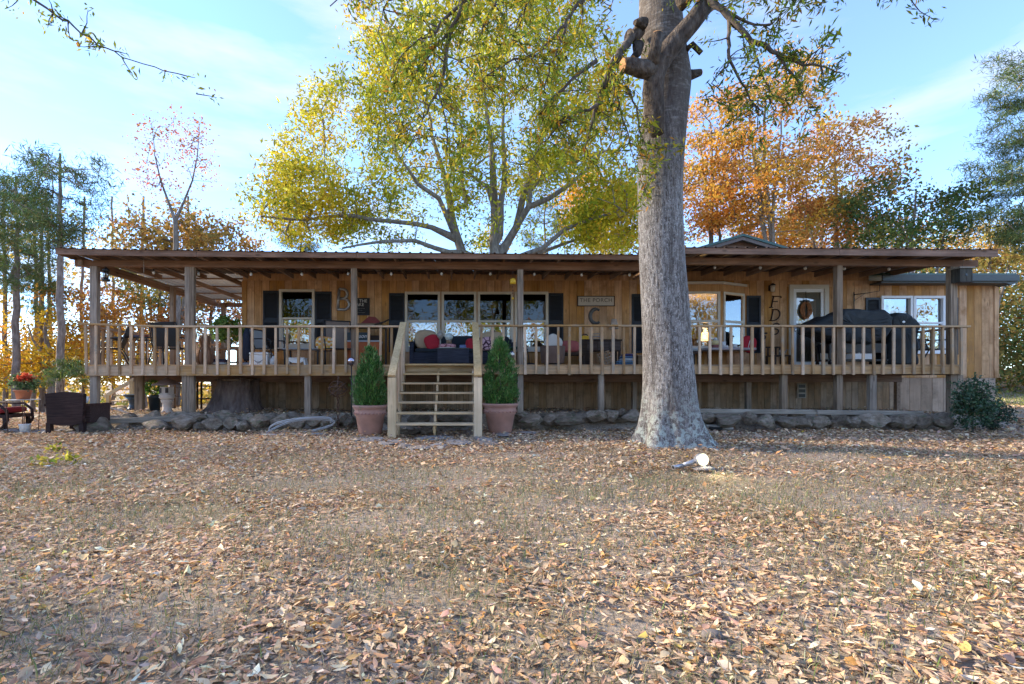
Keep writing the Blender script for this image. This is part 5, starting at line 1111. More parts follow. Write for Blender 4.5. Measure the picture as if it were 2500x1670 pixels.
# ---------------------------------------------------------------- garden things
def ring(R_, r, M, n=28):
    return [M @ Vector((R_*math.cos(2*math.pi*k/n), R_*math.sin(2*math.pi*k/n), 0)) for k in range(n+1)]
c0 = P(825, 950, 10.3); orb = thing('twig_orb', (c0.x, 10.3, gz(c0.x, 10.3)), 'rusty wire orb on a twisted stem before the porch skirting', 'garden ornament')
zc = c0.z - orb.location.z; m = MB()
for k in range(6): m.tube([p + Vector((0,0,zc)) for p in ring(.2*random.uniform(.85,1.05), .01, Matrix.Rotation(random.uniform(0,3.1),4,'Z') @ Matrix.Rotation(R(40+k*25),4,'X'))], .009, 6)
m.build('hoops', RUST, orb)
for s in (0, math.pi): MB().tube([(.025*math.cos(s+k*.8), .025*math.sin(s+k*.8), .02+k*(zc-.2)/16) for k in range(17)], .009, 6).build('stem', RUST, orb)
MB().tube([(0,0,zc+.18),(.01,0,zc+.24),(0,0,zc+.29)], [.014,.02,.004], 6).build('finial', RUST, orb)
gb = P(858, 881, 10.6); t = thing('gazing_ball', (gb.x, 10.6, gz(gb.x,10.6)), 'mirrored purple silver gazing ball on a stake by the left pot', 'gazing ball')
MB().blob((0,0,gb.z-t.location.z), .085, .085, .085, 24, 16).build('ball', flat('mirror ball', (.55,.5,.6), .06, metal=1, var=.05), t); MB().tube([(0,0,-.1),(0,0,gb.z-t.location.z-.07)], .012, 8).build('stake', BLACK, t); MB().lathe([(.03,-.11),(.045,-.085),(.03,-.08)], (0,0,gb.z-t.location.z), 12).build('cup', RUST, t)
gn = P(1249, 868, 10.3); t = thing('garden_figurine', (gn.x, 10.3, gz(gn.x,10.3)), 'little round bird figurine on a stake beside the right evergreen', 'garden ornament'); z = gn.z - t.location.z
MB().blob((0,0,z), .068, .06, .075, 16, 12).build('body', flat('brown glaze', (.14,.10,.085), .35), t); MB().blob((0,-.012,z+.025), .062, .055, .045, 16, 10).build('breast', WHITE, t); MB().blob((0,.01,z+.075), .036, .036, .026, 12, 8).build('cap', flat('purple glaze', (.07,.04,.14), .35), t)
for s in (-1, 1): MB().tube([(s*.022,0,z-.06),(s*.026,-.01,z-.15)], [.014,.018], 8).build('leg', flat('salmon glaze', (.55,.26,.18), .5), t)
MB().tube([(0,0,-.1),(0,0,z-.05)], .007, 6).build('stake', BLACK, t)
# hose
hp = []
for k in range(64):
    t_ = k/63; a = t_*math.pi*2*1.62
    hp.append(P(728 + 78*math.cos(a) + (10*math.sin(a*2.3)), 1040 - 20*math.sin(a)*(1-.25*t_) - 12*math.cos(a) + 6, 10.02))
ho = thing('garden_hose', (*px_ground(720, 1060), gz(*px_ground(720,1060))), 'grey garden hose looped against the stones left of the stairs', 'hose')
for off in (0, .028): MB().tube([p + Vector((off, -off*2 - .01*math.sin(i*.3), off*1.3 + .012)) for i, p in enumerate(hp)], .011, 7).build('loop', flat('grey hose', (.40,.41,.43), .5), ho, True)
x, y = px_ground(650, 1064); MB().tube([hp[-1], Vector(hp[-1]).lerp(Vector((x,y,gz(x,y)+.03)), .5), (x-.1, y, gz(x,y)+.03), (x+.5, y-.06, gz(x,y)+.03), (x+1.1, y+.05, gz(x,y)+.04)], .011, 7).build('tail', MATS['grey hose'], ho, True)
# floodlight lying on a stone before the trunk, lit
fx, fy = px_ground(1712, 1148); fzg = gz(fx, fy); fp = P(1713, 1122, fy)
fl_ = thing('floodlight', (fx, fy, fzg), 'lit round landscape floodlight on the ground before the big trunk', 'floodlight')
L_ = lambda px, py, dy=0: P(px, py, fy + dy) - fl_.location
ST = flat('grey steel lamp', (.42,.43,.46), .35, metal=.6, var=.1); ax = Vector((.12,-1,.1)).normalized(); c = L_(1713, 1122)
MB().tube([c + ax*.03, c, c - ax*.06, c - ax*.13], [.080,.078,.064,.03], 24).build('lamp_head', ST, fl_)
MB().tube([c + ax*.031, c + ax*.034], [.074,.072], 24).build('reflector', flat('lit reflector', (.8,.72,.4), .3, var=.05, emit=((1,.86,.42), .6)), fl_); MB().tube([c + ax*.0345, c + ax*.042], [.042,.034], 24).build('lens', flat('lit lens', (1,.95,.8), .3, var=.01, emit=((1,.93,.72), 14)), fl_)
MB().tube([c - ax*.07, L_(1690,1128,.04), L_(1668,1136,.03)], [.03,.03,.028], 14).build('arm', ST, fl_); MB().tube([L_(1668,1136,.03), L_(1652,1139,.0), L_(1643,1141,-.02)], [.022,.024,.03], 14).build('socket', ST, fl_)
MB().tube([L_(1646.5,1140.4,-.016), L_(1642.5,1141.1,-.023)], [.019,.019], 12).build('socket_bore', BLACK, fl_); MB().tube([c - ax*.12, c + Vector((.12,.05,-.02)), c + Vector((.14,.02,-.12))], .008, 6).build('cable', BLACK, fl_)
sl_ = bpy.data.lights.new('floodlight_beam', 'SPOT'); sl_.energy = 8; sl_.color = (1,.88,.6); sl_.spot_size = R(110); sl_.spot_blend = .8; sl_.shadow_soft_size = .05
so = link('floodlight_beam', sl_, fl_, c + ax*.06); so.rotation_euler = (-ax).to_track_quat('Z','Y').to_euler()
so2 = link('base_stone', RF[1], fl_, Vector((0,-.02,.01))); so2.scale = (.15,.13,.07)

# ---------------------------------------------------------------- left patio
WICK = wood('brown wicker', (.028,.013,.011), (.085,.042,.036), 'X', rnd=.1, grain=60, knots=.2)
def weave(m):
    nt = m.node_tree; n, l = nt.nodes, nt.links; b = n['Principled BSDF']; w = n.new('ShaderNodeTexWave'); w.bands_direction = 'Z'; w.inputs['Scale'].default_value = 42; w2 = n.new('ShaderNodeTexWave'); w2.bands_direction = 'X'; w2.inputs['Scale'].default_value = 30
    tc = n.new('ShaderNodeTexCoord'); l.new(tc.outputs['Object'], w.inputs[0]); l.new(tc.outputs['Object'], w2.inputs[0]); a = n.new('ShaderNodeMath'); a.operation = 'MULTIPLY'; l.new(w.outputs['Fac'], a.inputs[0]); l.new(w2.outputs['Fac'], a.inputs[1])
    bp = n.new('ShaderNodeBump'); bp.inputs['Strength'].default_value = .9; bp.inputs['Distance'].default_value = .012; l.new(a.outputs[0], bp.inputs['Height']); l.new(bp.outputs[0], b.inputs['Normal']); return m
weave(WICK)
wc = thing('wicker_armchair', (XA(157, 9.9), 9.95, gz(XA(157,9.9), 9.9)), 'dark brown wicker armchair seen from behind left of the porch', 'armchair')
MB().prism([(-.36,.22),(-.28,.20),(-.12,.165),(.12,.165),(.28,.20),(.36,.22),(.395,.82),(.2,.845),(0,.86),(-.2,.845),(-.395,.82)], -.05, .03).build('backrest', WICK, wc)
MB().box(-.34,.34,.032,.66,.30,.40).build('seat', WICK, wc)
for s in (-1, 1):
    MB().prism([(s*.40-.06,.56),(s*.40+.06,.56),(s*.40+.06,.61),(s*.40-.06,.61)], .0, .66).build('arm', WICK, wc); MB().box(s*.40-.05, s*.40+.05, .05, .62, .22, .559).build('side_panel', WICK, wc)
    for y in (.0, .6): MB().box(s*.34-.045, s*.34+.045, y-.045, y+.045, 0, .23).build('leg', WICK, wc)
q = P(205, 981, 10.2); mg = thing('white_pot', (q.x, 10.25, wc.location.z+.611), 'small white pot standing on the arm of the wicker chair', 'pot'); MB().lathe([(.035,0),(.055,.06),(.062,.13),(.055,.13),(.04,.03)], n=18).build('bowl', WHITE, mg); MB().lathe([(.062,.125),(.066,.135),(.06,.14)], n=18).build('rim', WHITE, mg)
ps = thing('plant_stand', (XA(57,10.3), 10.3, gz(XA(57,10.3),10.3)), 'thin wire plant stand with flat top holding the red flowers', 'plant stand'); hz_ = ZA(975,10.3) - ps.location.z
MB().lathe([(.28,hz_-.012),(.29,hz_-.006),(.28,hz_)], n=28).build('top', flat('stand top', (.6,.58,.55), .3), ps)
for k in range(4): a = math.pi/4 + k*math.pi/2; MB().tube([(.27*math.cos(a),.27*math.sin(a),hz_-.01),(.24*math.cos(a),.24*math.sin(a),0)], .008, 6).build('leg', RUST, ps)
def potplant(loc, r, h, label, potmat, fn, flower=None, fr=.25, fh=.3, n=900, lw=(.06,.035), cols=None, wts=None, name='potted_plant'):
    t = thing(name, loc, label, 'potted plant'); MB().lathe([(r*.72,0),(r*.92,h*.8),(r*1.04,h*.8),(r*1.06,h),(r*.95,h),(r*.9,h*.85)], n=24).build('pot', potmat, t); MB().lathe([(r*.9,h*.86),(r*.9,h*.9),(.005,h*.92)], n=20).build('soil', SOIL, t)
    T = ell(n//18, (0,0,h+fh*.5), (fr,fr,fh*.62), .6, zmin=h*.85); c = clump_leaves(T, 18, .035, 1) + np.array(loc); leaf_cloud('foliage', c, lw[0], lw[1], pal(cols, wts, len(c), .25), LEAF, t, -.1)
    pos, par, rad = tree_wood([([(0,0,h*.8),(0,0,h+fh*.3)], [.012,.006])], T[:30], .1, .003); wood_mesh('stem', np.array(pos)+np.array(loc), par, rad, BARK2, t, 5)
    if flower:
        T = ell(16, (0,0,h+fh*.95), (fr*1.05,fr*.9,fh*.25), .3); c = clump_leaves(T, 34, .035, .7) + np.array(loc); tag(leaf_cloud('flowers', c, .04, .034, pal(flower, [1]*len(flower), len(c), .15), LEAF, t), kind='stuff')
    return t
gv_ = [(.10,.16,.07), (.16,.22,.10), (.22,.27,.13)]
potplant((ps.location.x, 10.3, ZA(974.5,10.3)), .155, .20, 'red geranium in a terracotta pot on the wire stand', TERRA2, None, [(.62,.10,.05),(.70,.17,.08),(.52,.06,.04)], .22, .26, 800, cols=gv_, wts=(3,3,2))
x, y = px_ground(61, 1058); wp = thing('white_pot', (x, y, gz(x,y)), 'empty white pot on the ground under the plant stand', 'pot'); MB().lathe([(.075,0),(.10,.17),(.105,.19),(.095,.19),(.07,.03)], n=20).build('bowl', WHITE, wp); MB().lathe([(.103,.175),(.11,.185),(.10,.195)], n=20).build('rim', WHITE, wp)
x = XA(-10, 10.4); bn = thing('patio_lounger', (x, 10.5, gz(x,10.5)), 'dark lounge seat with red cushion cut by the left edge', 'lounge seat'); RED = flat('red cushion', (.22,.018,.022), .85, var=.2, scale=25)
MB().box(-.5,.42,-.3,.3,.27,.34).build('frame', WICK, bn); MB().blob((-.05,0,.40), .46,.29,.07, 20, 8, 5, Matrix.Rotation(R(-5),4,'Y')).build('cushion', RED, bn); MB().tube([(.28,-.3,.0),(.44,-.3,.22),(.42,-.3,.42),(.25,-.3,.56),(-.4,-.3,.58)], .028, 8).build('arm', WICK, bn); MB().tube([(.28,.3,.0),(.44,.3,.22),(.42,.3,.42),(.25,.3,.56),(-.4,.3,.58)], .028, 8).build('arm', WICK, bn)
for sx_ in (-.4,.36):
    for sy in (-.27,.27): MB().box(sx_-.03, sx_+.03, sy-.03, sy+.03, 0, .27).build('leg', WICK, bn)

# ---------------------------------------------------------------- under the deck
STN = flat('cast stone', (.66,.56,.48), .85, var=.2, scale=14, bump=.4)
q = P(408, 1010, 11.7); ln = thing('stone_lantern', (q.x, 11.7, gz(q.x,11.7)), 'pale cast stone pagoda lantern standing under the left deck', 'garden lantern'); k_ = 11.7/F; z0 = ln.location.z
Z = lambda py: ZA(py, 11.7) - z0
MB().lathe([(16*k_*1.1,0),(10*k_,Z(1000)),(9.5*k_,Z(985)),(12*k_,Z(982)),(14*k_,Z(977)),(12*k_,Z(975))], n=20).build('pillar', STN, ln); MB().lathe([(13*k_,Z(975)),(18*k_,Z(970)),(16*k_,Z(966)),(19*k_,Z(962))], n=20).build('platform', STN, ln)
MB().lathe([(16*k_,Z(962)),(17*k_,Z(944))], n=6, smooth=False).build('fire_box', STN, ln); MB().lathe([(33*k_,Z(941)),(32*k_,Z(938.5)),(22*k_,Z(934)),(17*k_,Z(929)),(8*k_,Z(926)),(3*k_,Z(921))], n=20).build('cap', flat('reddish stone cap', (.30,.22,.20), .85, var=.2, bump=.4), ln)
for a in (-.5, .5): MB().box(-3.2*k_,3.2*k_,-17.2*k_,-15.2*k_,Z(959),Z(947),Matrix.Rotation(a,4,'Z')).build('window_opening', flat('lantern opening', (.07,.05,.04)), ln)
q = P(572, 1008, 11.9); sp = thing('tree_stump', (q.x, 12.1, gz(q.x,12)), 'huge dark tree stump left standing under the deck', 'tree stump'); n = 26; vs = []; rowsS = [(0,.98),(.12,.84),(.32,.76),(.58,.74),(.8,.73)]
for i, (z, r) in enumerate(rowsS):
    for j in range(n): th = 2*math.pi*j/n; w = r*.66*(1 + .09*math.sin(th*5) + .06*math.sin(th*11+i)) + (.32*max(0, math.cos(th-3.3))**6*(1-i/4) if i < 4 else 0); vs.append((w*math.cos(th), w*.7*math.sin(th), z + (.05*math.sin(th*4) if i == 4 else 0)))
vs.append((0,0,.78)); fs = [(i*n+j, i*n+(j+1)%n, (i+1)*n+(j+1)%n, (i+1)*n+j) for i in range(4) for j in range(n)] + [(4*n+j, 4*n+(j+1)%n, 5*n) for j in range(n)]
STUMPB = mottled('stump bark', [(.07,.05,.045), (.22,.165,.145), (.38,.30,.265)], [.3,.5,.72], 7, (1,1,.25), .9, 1.0, .06); MB().add(vs, fs, True).build('bark', STUMPB, sp); MB().lathe([(.36,.78),(.37,.815),(.01,.82)], n=20).build('cut_top', OLDW, sp)
BLU = flat('dark teal glaze', (.035,.055,.075), .35, var=.25, spec=.5)
q = P(378, 1008, 12.3); potplant((q.x, 12.3, gz(q.x,12.3)), .155, .40, 'dark blue glazed planter with bright green plant under the deck', BLU, None, None, .24, .34, 1100, (.05,.022), [(.14,.30,.05),(.22,.38,.08),(.10,.22,.05)], (3,3,2))
q = P(341, 1008, 12.7); bb = thing('pedestal_basin', (q.x-.02, 12.5, gz(q.x,12.5)), 'dark teal pedestal basin behind a deck post', 'bird bath'); MB().lathe([(.17,0),(.13,.05),(.10,.12),(.11,.24),(.2,.34)], n=22).build('pedestal', BLU, bb); MB().lathe([(.2,.34),(.27,.37),(.275,.40),(.2,.385)], n=22).build('basin', BLU, bb)
q = P(250, 1020, 12.0); tb = thing('plastic_tub', (q.x, 12.0, gz(q.x,12)+.0), 'white plastic tub with blue lid under the deck corner', 'tub'); MB().lathe([(.07,0),(.085,.14)], n=18).build('bowl', WHITE, tb); MB().lathe([(.088,.14),(.088,.165),(.01,.17)], n=18).build('lid', flat('blue lid', (.06,.06,.22), .5), tb)
q = P(296, 1018, 11.4); 
for k, (dx, rz) in enumerate(((-.06,.5),(.03,.42),(.1,.3))):
    o = MB().box(-.13,.13,-.022,.022,0,.02).build('split_stick', flat('pale split wood', (.62,.52,.45), .8)) if k == 0 else link('split_stick', bpy.data.objects['split_stick'].data); o.location = (q.x+dx, 11.3+k*.03, gz(q.x,11.3)+.10-k*.025); o.rotation_euler = (0,R(24+k*4),rz); tag(o, f'pale split stick leaning on the timber under the deck, {("leftmost","middle","rightmost")[k]} of three', 'stick', 'split sticks under the deck')
q = P(303, 1010, 13.0); o = link('boulder', RM[2], None, (q.x, 13.0, gz(q.x,13)+.12)); o.scale = (.26,.2,.24); tag(o, 'brown boulder standing under the left deck behind the timber', 'boulder')
gt = thing('iron_gate', (XA(430,13.4), 13.4, gz(XA(430,13.4),13.4)), 'thin rusty iron grid panel beside the stone lantern', 'gate panel')
for k in range(6): MB().tube([(-.25+k*.1,0,0),(-.25+k*.1,0,.62)], .008, 6).build('bar', RUST, gt)
for z in (.1,.35,.6): MB().tube([(-.27,0,z),(.27,0,z)], .008, 6).build('crossbar', RUST, gt)
sh = thing('shelf_rack', (XA(505,13.0), 13.0, gz(XA(505,13.0),13.0)), 'dark open shelf rack with jars under the deck left of the stump', 'shelf rack')
for x in (-.2,.2):
    for y in (-.1,.1): MB().box(x-.02,x+.02,y-.02,y+.02,0,.75).build('leg', DARKW, sh)
for z in (.28,.62): MB().box(-.22,.22,-.12,.12,z,z+.03).build('shelf', DARKW, sh)

# ---------------------------------------------------------------- hanging things
sl2 = thing('string_lights', (0, 11.2, 3.6), 'string of small round bulbs hung along the porch beam', 'string lights')
BL = [(375,668),(485,671),(613,672),(737,672),(850,671),(955,671),(1078,671),(1197,671),(1304,672),(1420,673),(1537,673),(1640,664),(1745,655),(1856,656),(1966,657),(2061,658),(2170,659)]
bpts = [P(a, b-7, 11.25) for a, b in BL]; cd = []
for a, b in zip(bpts, bpts[1:]): cd += [a + Vector((0,0,.03)), (a+b)/2 + Vector((0,0,.0))]
MB().tube(cd + [bpts[-1]+Vector((0,0,.03))], .006, 5).build('cord', BLACK, sl2, True); BULB = flat('clear bulb', (.55,.54,.5), .12, var=.05, spec=.8)
bm_ = MB().blob((0,0,-.045), .032,.032,.04,12,8).mesh('bulb', BULB); so_ = MB().lathe([(.016,-.012),(.018,.03),(.012,.035)], n=10).mesh('socket', BLACK)
for p in bpts: b_ = link('bulb', bm_, sl2, p - sl2.location); link('socket', so_, b_)
def lantern(px, top, bot, Y, label):
    a, b = P(px, top, Y), P(px, bot, Y); t = thing('hanging_lantern', b, label, 'lantern'); h = a.z - b.z
    MB().lathe([(.07,0),(.085,.02),(.08,.05),(.05,.055)], n=16).build('base', BLACK, t); MB().lathe([(.05,h-.10),(.085,h-.09),(.07,h-.06),(.03,h-.02),(.012,h)], n=16).build('cap', BLACK, t); MB().lathe([(.05,.056),(.058,h*.5),(.05,h-.101)], n=16).build('glass_globe', GLASS, t); MB().lathe([(.025,.056),(.025,h*.55)], n=10).build('candle', flat('dark wax', (.08,.07,.05)), t)
    for k in range(4): a_ = k*math.pi/2+.4; MB().tube([(.075*math.cos(a_),.075*math.sin(a_),.05),(.075*math.cos(a_),.075*math.sin(a_),h-.09)], .006, 5).build('bar', BLACK, t)
    MB().tube([(0,0,h),(0,0,h+.1)], .005, 5).build('hook', BLACK, t)
lantern(259, 652, 687, 11.0, 'black lantern hanging beside the left corner post')
q = P(2348, 692, 10.85); bh = thing('hanging_feeder', q, 'dark weathered box feeder hanging at the right end of the beam', 'bird feeder'); h = ZA(657,10.85) - q.z
MB().box(-.14,.14,-.1,.1,.02,h).build('box', wood('mossy board', (.03,.028,.022), (.08,.075,.06), 'Z'), bh); MB().box(-.17,.17,-.13,.13,h+.001,h+.025).build('lid', GREYX, bh); MB().box(-.15,.15,-.12,-.02,0,.019).build('perch', DARKW, bh); MB().tube([(0,0,h+.025),(-.01,-.1,h+.32)], .005, 5).build('cord', GREYX, bh); MB().tube([(0,-.101,h*.55),(0,-.108,h*.55)], .03, 14).build('hole', BLACK, bh)
q = P(1252, 694, 10.75); wc2 = thing('wind_chime', q, 'yellow bell wind chime hanging beside the middle post', 'wind chime'); YEL = flat('yellow glaze', (.58,.34,.02), .4, var=.15)
MB().lathe([(.066,0),(.068,.05),(.064,.10),(.04,.125),(.008,.13)], n=20).build('bell', YEL, wc2); MB().tube([(0,0,.12),(0,0,.40)], .004, 5).build('cord', BLACK, wc2); MB().tube([(0,0,.02),(.004,0,-.3)], .003, 5).build('chain', RUST, wc2)
for z in (-.06,-.14,-.2): MB().blob((0,0,z), .012,.012,.02,8,6).build('bead', RUST, wc2)
MB().lathe([(.028,-.34),(.02,-.30),(.004,-.285)], n=10).build('clapper', YEL, wc2)
MB().tube([P(351,632,10.9), P(351,668,10.9)], .008, 5).build('cord', GREYX, porch, True)

# ---------------------------------------------------------------- signs and letters on the wall
def text(body, size, parent, loc, mat, shear=0.0, depth=.004, align='CENTER', space=1.0):
    cu = bpy.data.curves.new('t', 'FONT'); cu.body = body; cu.size = size; cu.align_x = align; cu.align_y = 'CENTER'; cu.shear = shear; cu.extrude = depth; cu.space_character = space
    o = bpy.data.objects.new('t', cu); C.objects.link(o); me = bpy.data.meshes.new_from_object(o.evaluated_get(bpy.context.evaluated_depsgraph_get())); bpy.data.objects.remove(o); me.materials.clear(); me.materials.append(mat)
    q = link('lettering', me, parent, loc); q.rotation_euler = (R(90),0,0); return q
CREAM = flat('cream sign board', (.50,.43,.35), .8, var=.1); INK = flat('grey sign paint', (.12,.10,.09), .8); PALE = flat('pale paint', (.55,.52,.48), .8)
def sign(px0, px1, py0, py1, label, board, frame, t=.02):
    a, b = P(px0, py1, YW), P(px1, py0, YW); c = (a+b)/2; s = thing('wall_sign', (c.x, YW-.008, c.z), label, 'sign'); w, h = (b.x-a.x)/2, (b.z-a.z)/2
    MB().box(-w+t,w-t,-.02,0,-h+t,h-t).build('board', board, s); f = MB()
    for q in ((-w,-w+t,-h,h),(w-t,w,-h,h),(-w+t,w-t,h-t,h),(-w+t,w-t,-h,-h+t)): f.box(q[0],q[1],-.03,0,q[2],q[3])
    f.build('frame', frame, s); return s, w, h
s, w, h = sign(1409, 1500, 723, 748, 'long cream wall sign reading THE PORCH', CREAM, DARKW); text('THE PORCH', .15, s, (0,-.021,.02), INK, depth=.003, space=1.1); text('. . . . . .', .06, s, (-.02,-.021,-.085), INK, depth=.002)
s, w, h = sign(860, 903, 728, 770, 'black wall sign reading AT THE LAKE beside the porch post', flat('blackboard', (.02,.019,.02), .7), BLACK, .008)
text('AT THE', .115, s, (-.03,-.021,.15), PALE, space=1.05); text('LAKE', .115, s, (-.05,-.021,.05), PALE, space=1.05)
for z, t_ in ((-.045,'clothes and'), (-.10,'all'), (-.16,'the day begins')): text('- - -' if z == -.10 else '— — — —', .045, s, (0,-.021,z), PALE)
def strokes(name, loc, label, polys, r, mat, cat='letter', depth=.02):
    t = thing(name, loc, label, cat); 
    for pts, rr in polys: MB().tube([(x, 0, z) for x, z in pts], [k*r for k in (list(rr) + [rr[-1]]*len(pts))[:len(pts)]], 8, squash=1).build('stroke', mat, t)
    return t
LET = flat('dark brown letter', (.035,.016,.010), .6); k_ = YW/F
def arc(cx, cz, rx, rz, a0, a1, n=14): return [(cx + rx*math.cos(R(a0+(a1-a0)*i/n)), cz + rz*math.sin(R(a0+(a1-a0)*i/n))) for i in range(n+1)]
sl3 = .22
def it(pts): return [(x + z*sl3, z) for x, z in pts]
strokes('wall_letter', P(1893, 737, YW-.02), 'dark italic letter F, topmost of three on the wall', [(it([(-.08,-.15),(-.08,.15)]),[1,1]), (it([(-.11,.15),(.12,.15),(.125,.11)]),[.8,.8,1]), (it([(-.08,.01),(.06,.01)]),[.7,.9]), (it([(-.13,-.15),(-.03,-.15)]),[.8,.8])], .016, LET)
strokes('wall_letter', P(1893, 769, YW-.02), 'dark italic letter D, middle of three on the wall', [(it([(-.09,-.15),(-.09,.15)]),[1,1]), (it([(-.12,.15),(-.02,.15)]+arc(-.02,0,.14,.15,90,-90)+[(-.12,-.15)]),[.8]*2+[1]*14+[.8]*1), (it([(-.13,-.15),(-.05,-.15)]),[.8,.8])], .016, LET)
strokes('wall_letter', P(1893, 803, YW-.02), 'dark italic letter S, lowest of three on the wall', [(it(arc(0,.075,.09,.075,20,270)+arc(0,-.075,.10,.075,90,-200)), [1]*30)], .016, LET)
GAL = flat('galvanised metal', (.30,.29,.29), .4, metal=.5, var=.35, scale=14)
q = P(839, 731, YW-.02); strokes('wall_letter', q, 'galvanised metal letter B leaning on the wall left of the post', [([(-.16,-.27),(-.12,.28)],[1,1]), ([(-.12,.28)]+arc(-.02,.15,.12,.13,90,-90)+[(-.13,.02)],[1]*17), ([(-.13,.02)]+arc(0,-.13,.15,.15,90,-90)+[(-.16,-.27)],[1]*17)], .038, GAL)
q = P(1455, 772, 12.85); strokes('letter_c', (q.x, 12.85, q.z), 'dark marquee letter C standing on the cabinet', [(arc(0,0,.155,.19,55,305,18), [1]*3+[1.5]*13+[1.1]*3)], .034, flat('grey iron', (.10,.095,.09), .5, metal=.4, var=.3), 'letter')
q = P(1968, 757, YW-.05); pk = thing('pumpkin_wreath', q, 'woven grapevine pumpkin hanging on the glazed door', 'wreath'); PK = flat('grapevine', (.30,.12,.045), .8, var=.4, scale=30)
for k in range(9): MB().tube([(x, random.uniform(-.015,.015), z) for x, z in arc(0,0,.13+random.uniform(-.09,.05),.21+random.uniform(-.03,.03),0,360,26)], .013, 6).build('vine', PK, pk)
MB().tube([(0,0,.2),(.005,0,.28)], [.035,.02], 8).build('stalk', DARKW, pk); MB().tube([(0,0,.28),(0,.01,.5)], .008, 5).build('ribbon', BLACK, pk); MB().blob((-.05,-.01,.25), .06,.012,.03,10,6).build('bow', BLACK, pk); MB().blob((.05,-.01,.24), .05,.012,.03,10,6).build('bow', BLACK, pk)
br = thing('wall_bracket', P(2100, 735, YW-.01), 'thin black iron hook bracket on the wall beside the right window', 'bracket'); Z = lambda py: ZA(py, YW) - br.location.z; X = lambda px: XA(px, YW) - br.location.x
MB().tube([(X(2083),-.02,Z(756)),(X(2083),-.02,Z(714))], .012, 6).build('upright', BLACK, br); MB().tube([(X(2083),-.02,Z(720)),(X(2110),-.1,Z(717)),(X(2131),-.2,Z(714)),(X(2131),-.2,Z(699))], .009, 6).build('arm', BLACK, br); MB().tube([(X(2083),-.02,Z(735)),(X(2105),-.08,Z(718))], .007, 6).build('brace', BLACK, br)
# ---------------------------------------------------------------- furniture on the porch
DK = DZ + .001
def fx(px, Y): return XA(px, Y)
def sling_chair(loc, rotz, label, sling, frame, hgt=.98, w=.56, group=None, pads=None, swivel=False):
    "outdoor chair facing -Y: sling seat and back on a tube frame"
    t = thing('patio_chair', loc, label, 'chair', group, rotz); hw = w/2
    bk = MB(); prof = [(.14,.44),(.20,.56),(.245,.72),(.30,hgt-.06),(.335,hgt)]; vs = []
    for y, z in prof: vs += [(-hw+.03,y,z),(0,y+.015,z),(hw-.03,y,z)]
    k = len(prof); fs = [(3*i+j,3*i+j+1,3*i+j+4,3*i+j+3) for i in range(k-1) for j in range(2)]
    vs2 = [(x,y+.012,z) for x,y,z in vs]; m = len(vs); bk.add(vs+vs2, fs+[tuple(q+m for q in reversed(f)) for f in fs], True).build('backrest', sling, t)
    MB().box(-hw+.03,hw-.03,-.30,.16,.405,.425).build('seat', sling, t)
    for s in (-1,1):
        MB().tube([(s*hw,-.30,.42),(s*hw,.14,.42)]+[(s*hw,y,z) for y, z in prof], .016, 8).build('side_rail', frame, t)
        MB().tube([(s*(hw+.02),.22,.66),(s*(hw+.03),0,.66),(s*(hw+.03),-.24,.65),(s*(hw+.02),-.30,.60),(s*hw,-.29,.42)], .016, 8).build('arm', frame, t)
        if not swivel:
            MB().tube([(s*hw,-.29,.42),(s*hw,-.33,0)], .015, 8).build('leg', frame, t); MB().tube([(s*hw,.14,.42),(s*hw,.26,.2),(s*hw,.34,0)], .015, 8).build('leg', frame, t)
    MB().tube([(-hw,.335,hgt),(hw,.335,hgt)], .016, 8).build('top_bar', frame, t); MB().tube([(-hw,-.30,.415),(hw,-.30,.415)], .014, 8).build('front_bar', frame, t)
    if swivel:
        MB().tube([(0,-.05,.40),(0,-.05,.08)], .03, 10).build('column', frame, t); MB().lathe([(.25,0),(.25,.02),(.05,.08)], (0,-.05,0), 20).build('base', frame, t)
    return t
sling_chair((fx(278,11.9), 11.9, DK), R(-62), 'black sling chair turned sideways at the left end of the porch', SLING, BLACK)
sling_chair((fx(414,11.65), 11.65, DK), R(184), 'black sling chair with its back to the yard beside the left double post', SLING, BLACK, 1.0, .62)
tb = thing('patio_table', (fx(336,12.3), 12.35, DK), 'glass topped iron table between the two black chairs', 'table'); MB().box(-.55,.5,-.42,.42,.70,.712).build('top', GLASS, tb)
for a in ((-.55,-.42,.5,-.42),(.5,-.42,.5,.42),(.5,.42,-.55,.42),(-.55,.42,-.55,-.42)): MB().bar((a[0],a[1],.705),(a[2],a[3],.705),.03,.035).build('rim', GREYX if False else BLACK, tb)
for x in (-.5,.45):
    for y in (-.38,.38): MB().tube([(x,y,.69),(x*.9,y*.9,.35),(x,y,0)], .014, 8).build('leg', BLACK, tb)
MB().box(-.5,.45,-.01,.01,.18,.20).build('stretcher', BLACK, tb)
for nm, px, c_, lb in (('bowl', 330, (.25,.27,.45), 'small blue bowl on the glass table'), ('red_tray', 352, (.4,.08,.05), 'dark red dish on the glass table')):
    o = thing(nm, (fx(px,12.2), 12.2, DK+.713), lb, 'dish'); MB().lathe([(.05,0),(.09,.06),(.095,.065),(.05,.012)], n=18).build('dish', flat(nm, c_, .4), o); MB().lathe([(.092,.06),(.1,.066),(.092,.07)], n=18).build('rim', flat(nm+' rim', tuple(k*.7 for k in c_), .4), o)
vz = thing('wooden_vase', (fx(500,11.6), 11.6, DK), 'tall hourglass shaped slatted wooden vase on the porch', 'vase'); VW = wood('vase slats', (.17,.075,.035), (.34,.17,.085), 'Z', rnd=.3)
prof = [(.13,0),(.185,.12),(.19,.22),(.15,.36),(.09,.45),(.10,.54),(.125,.62),(.115,.69),(.08,.72)]
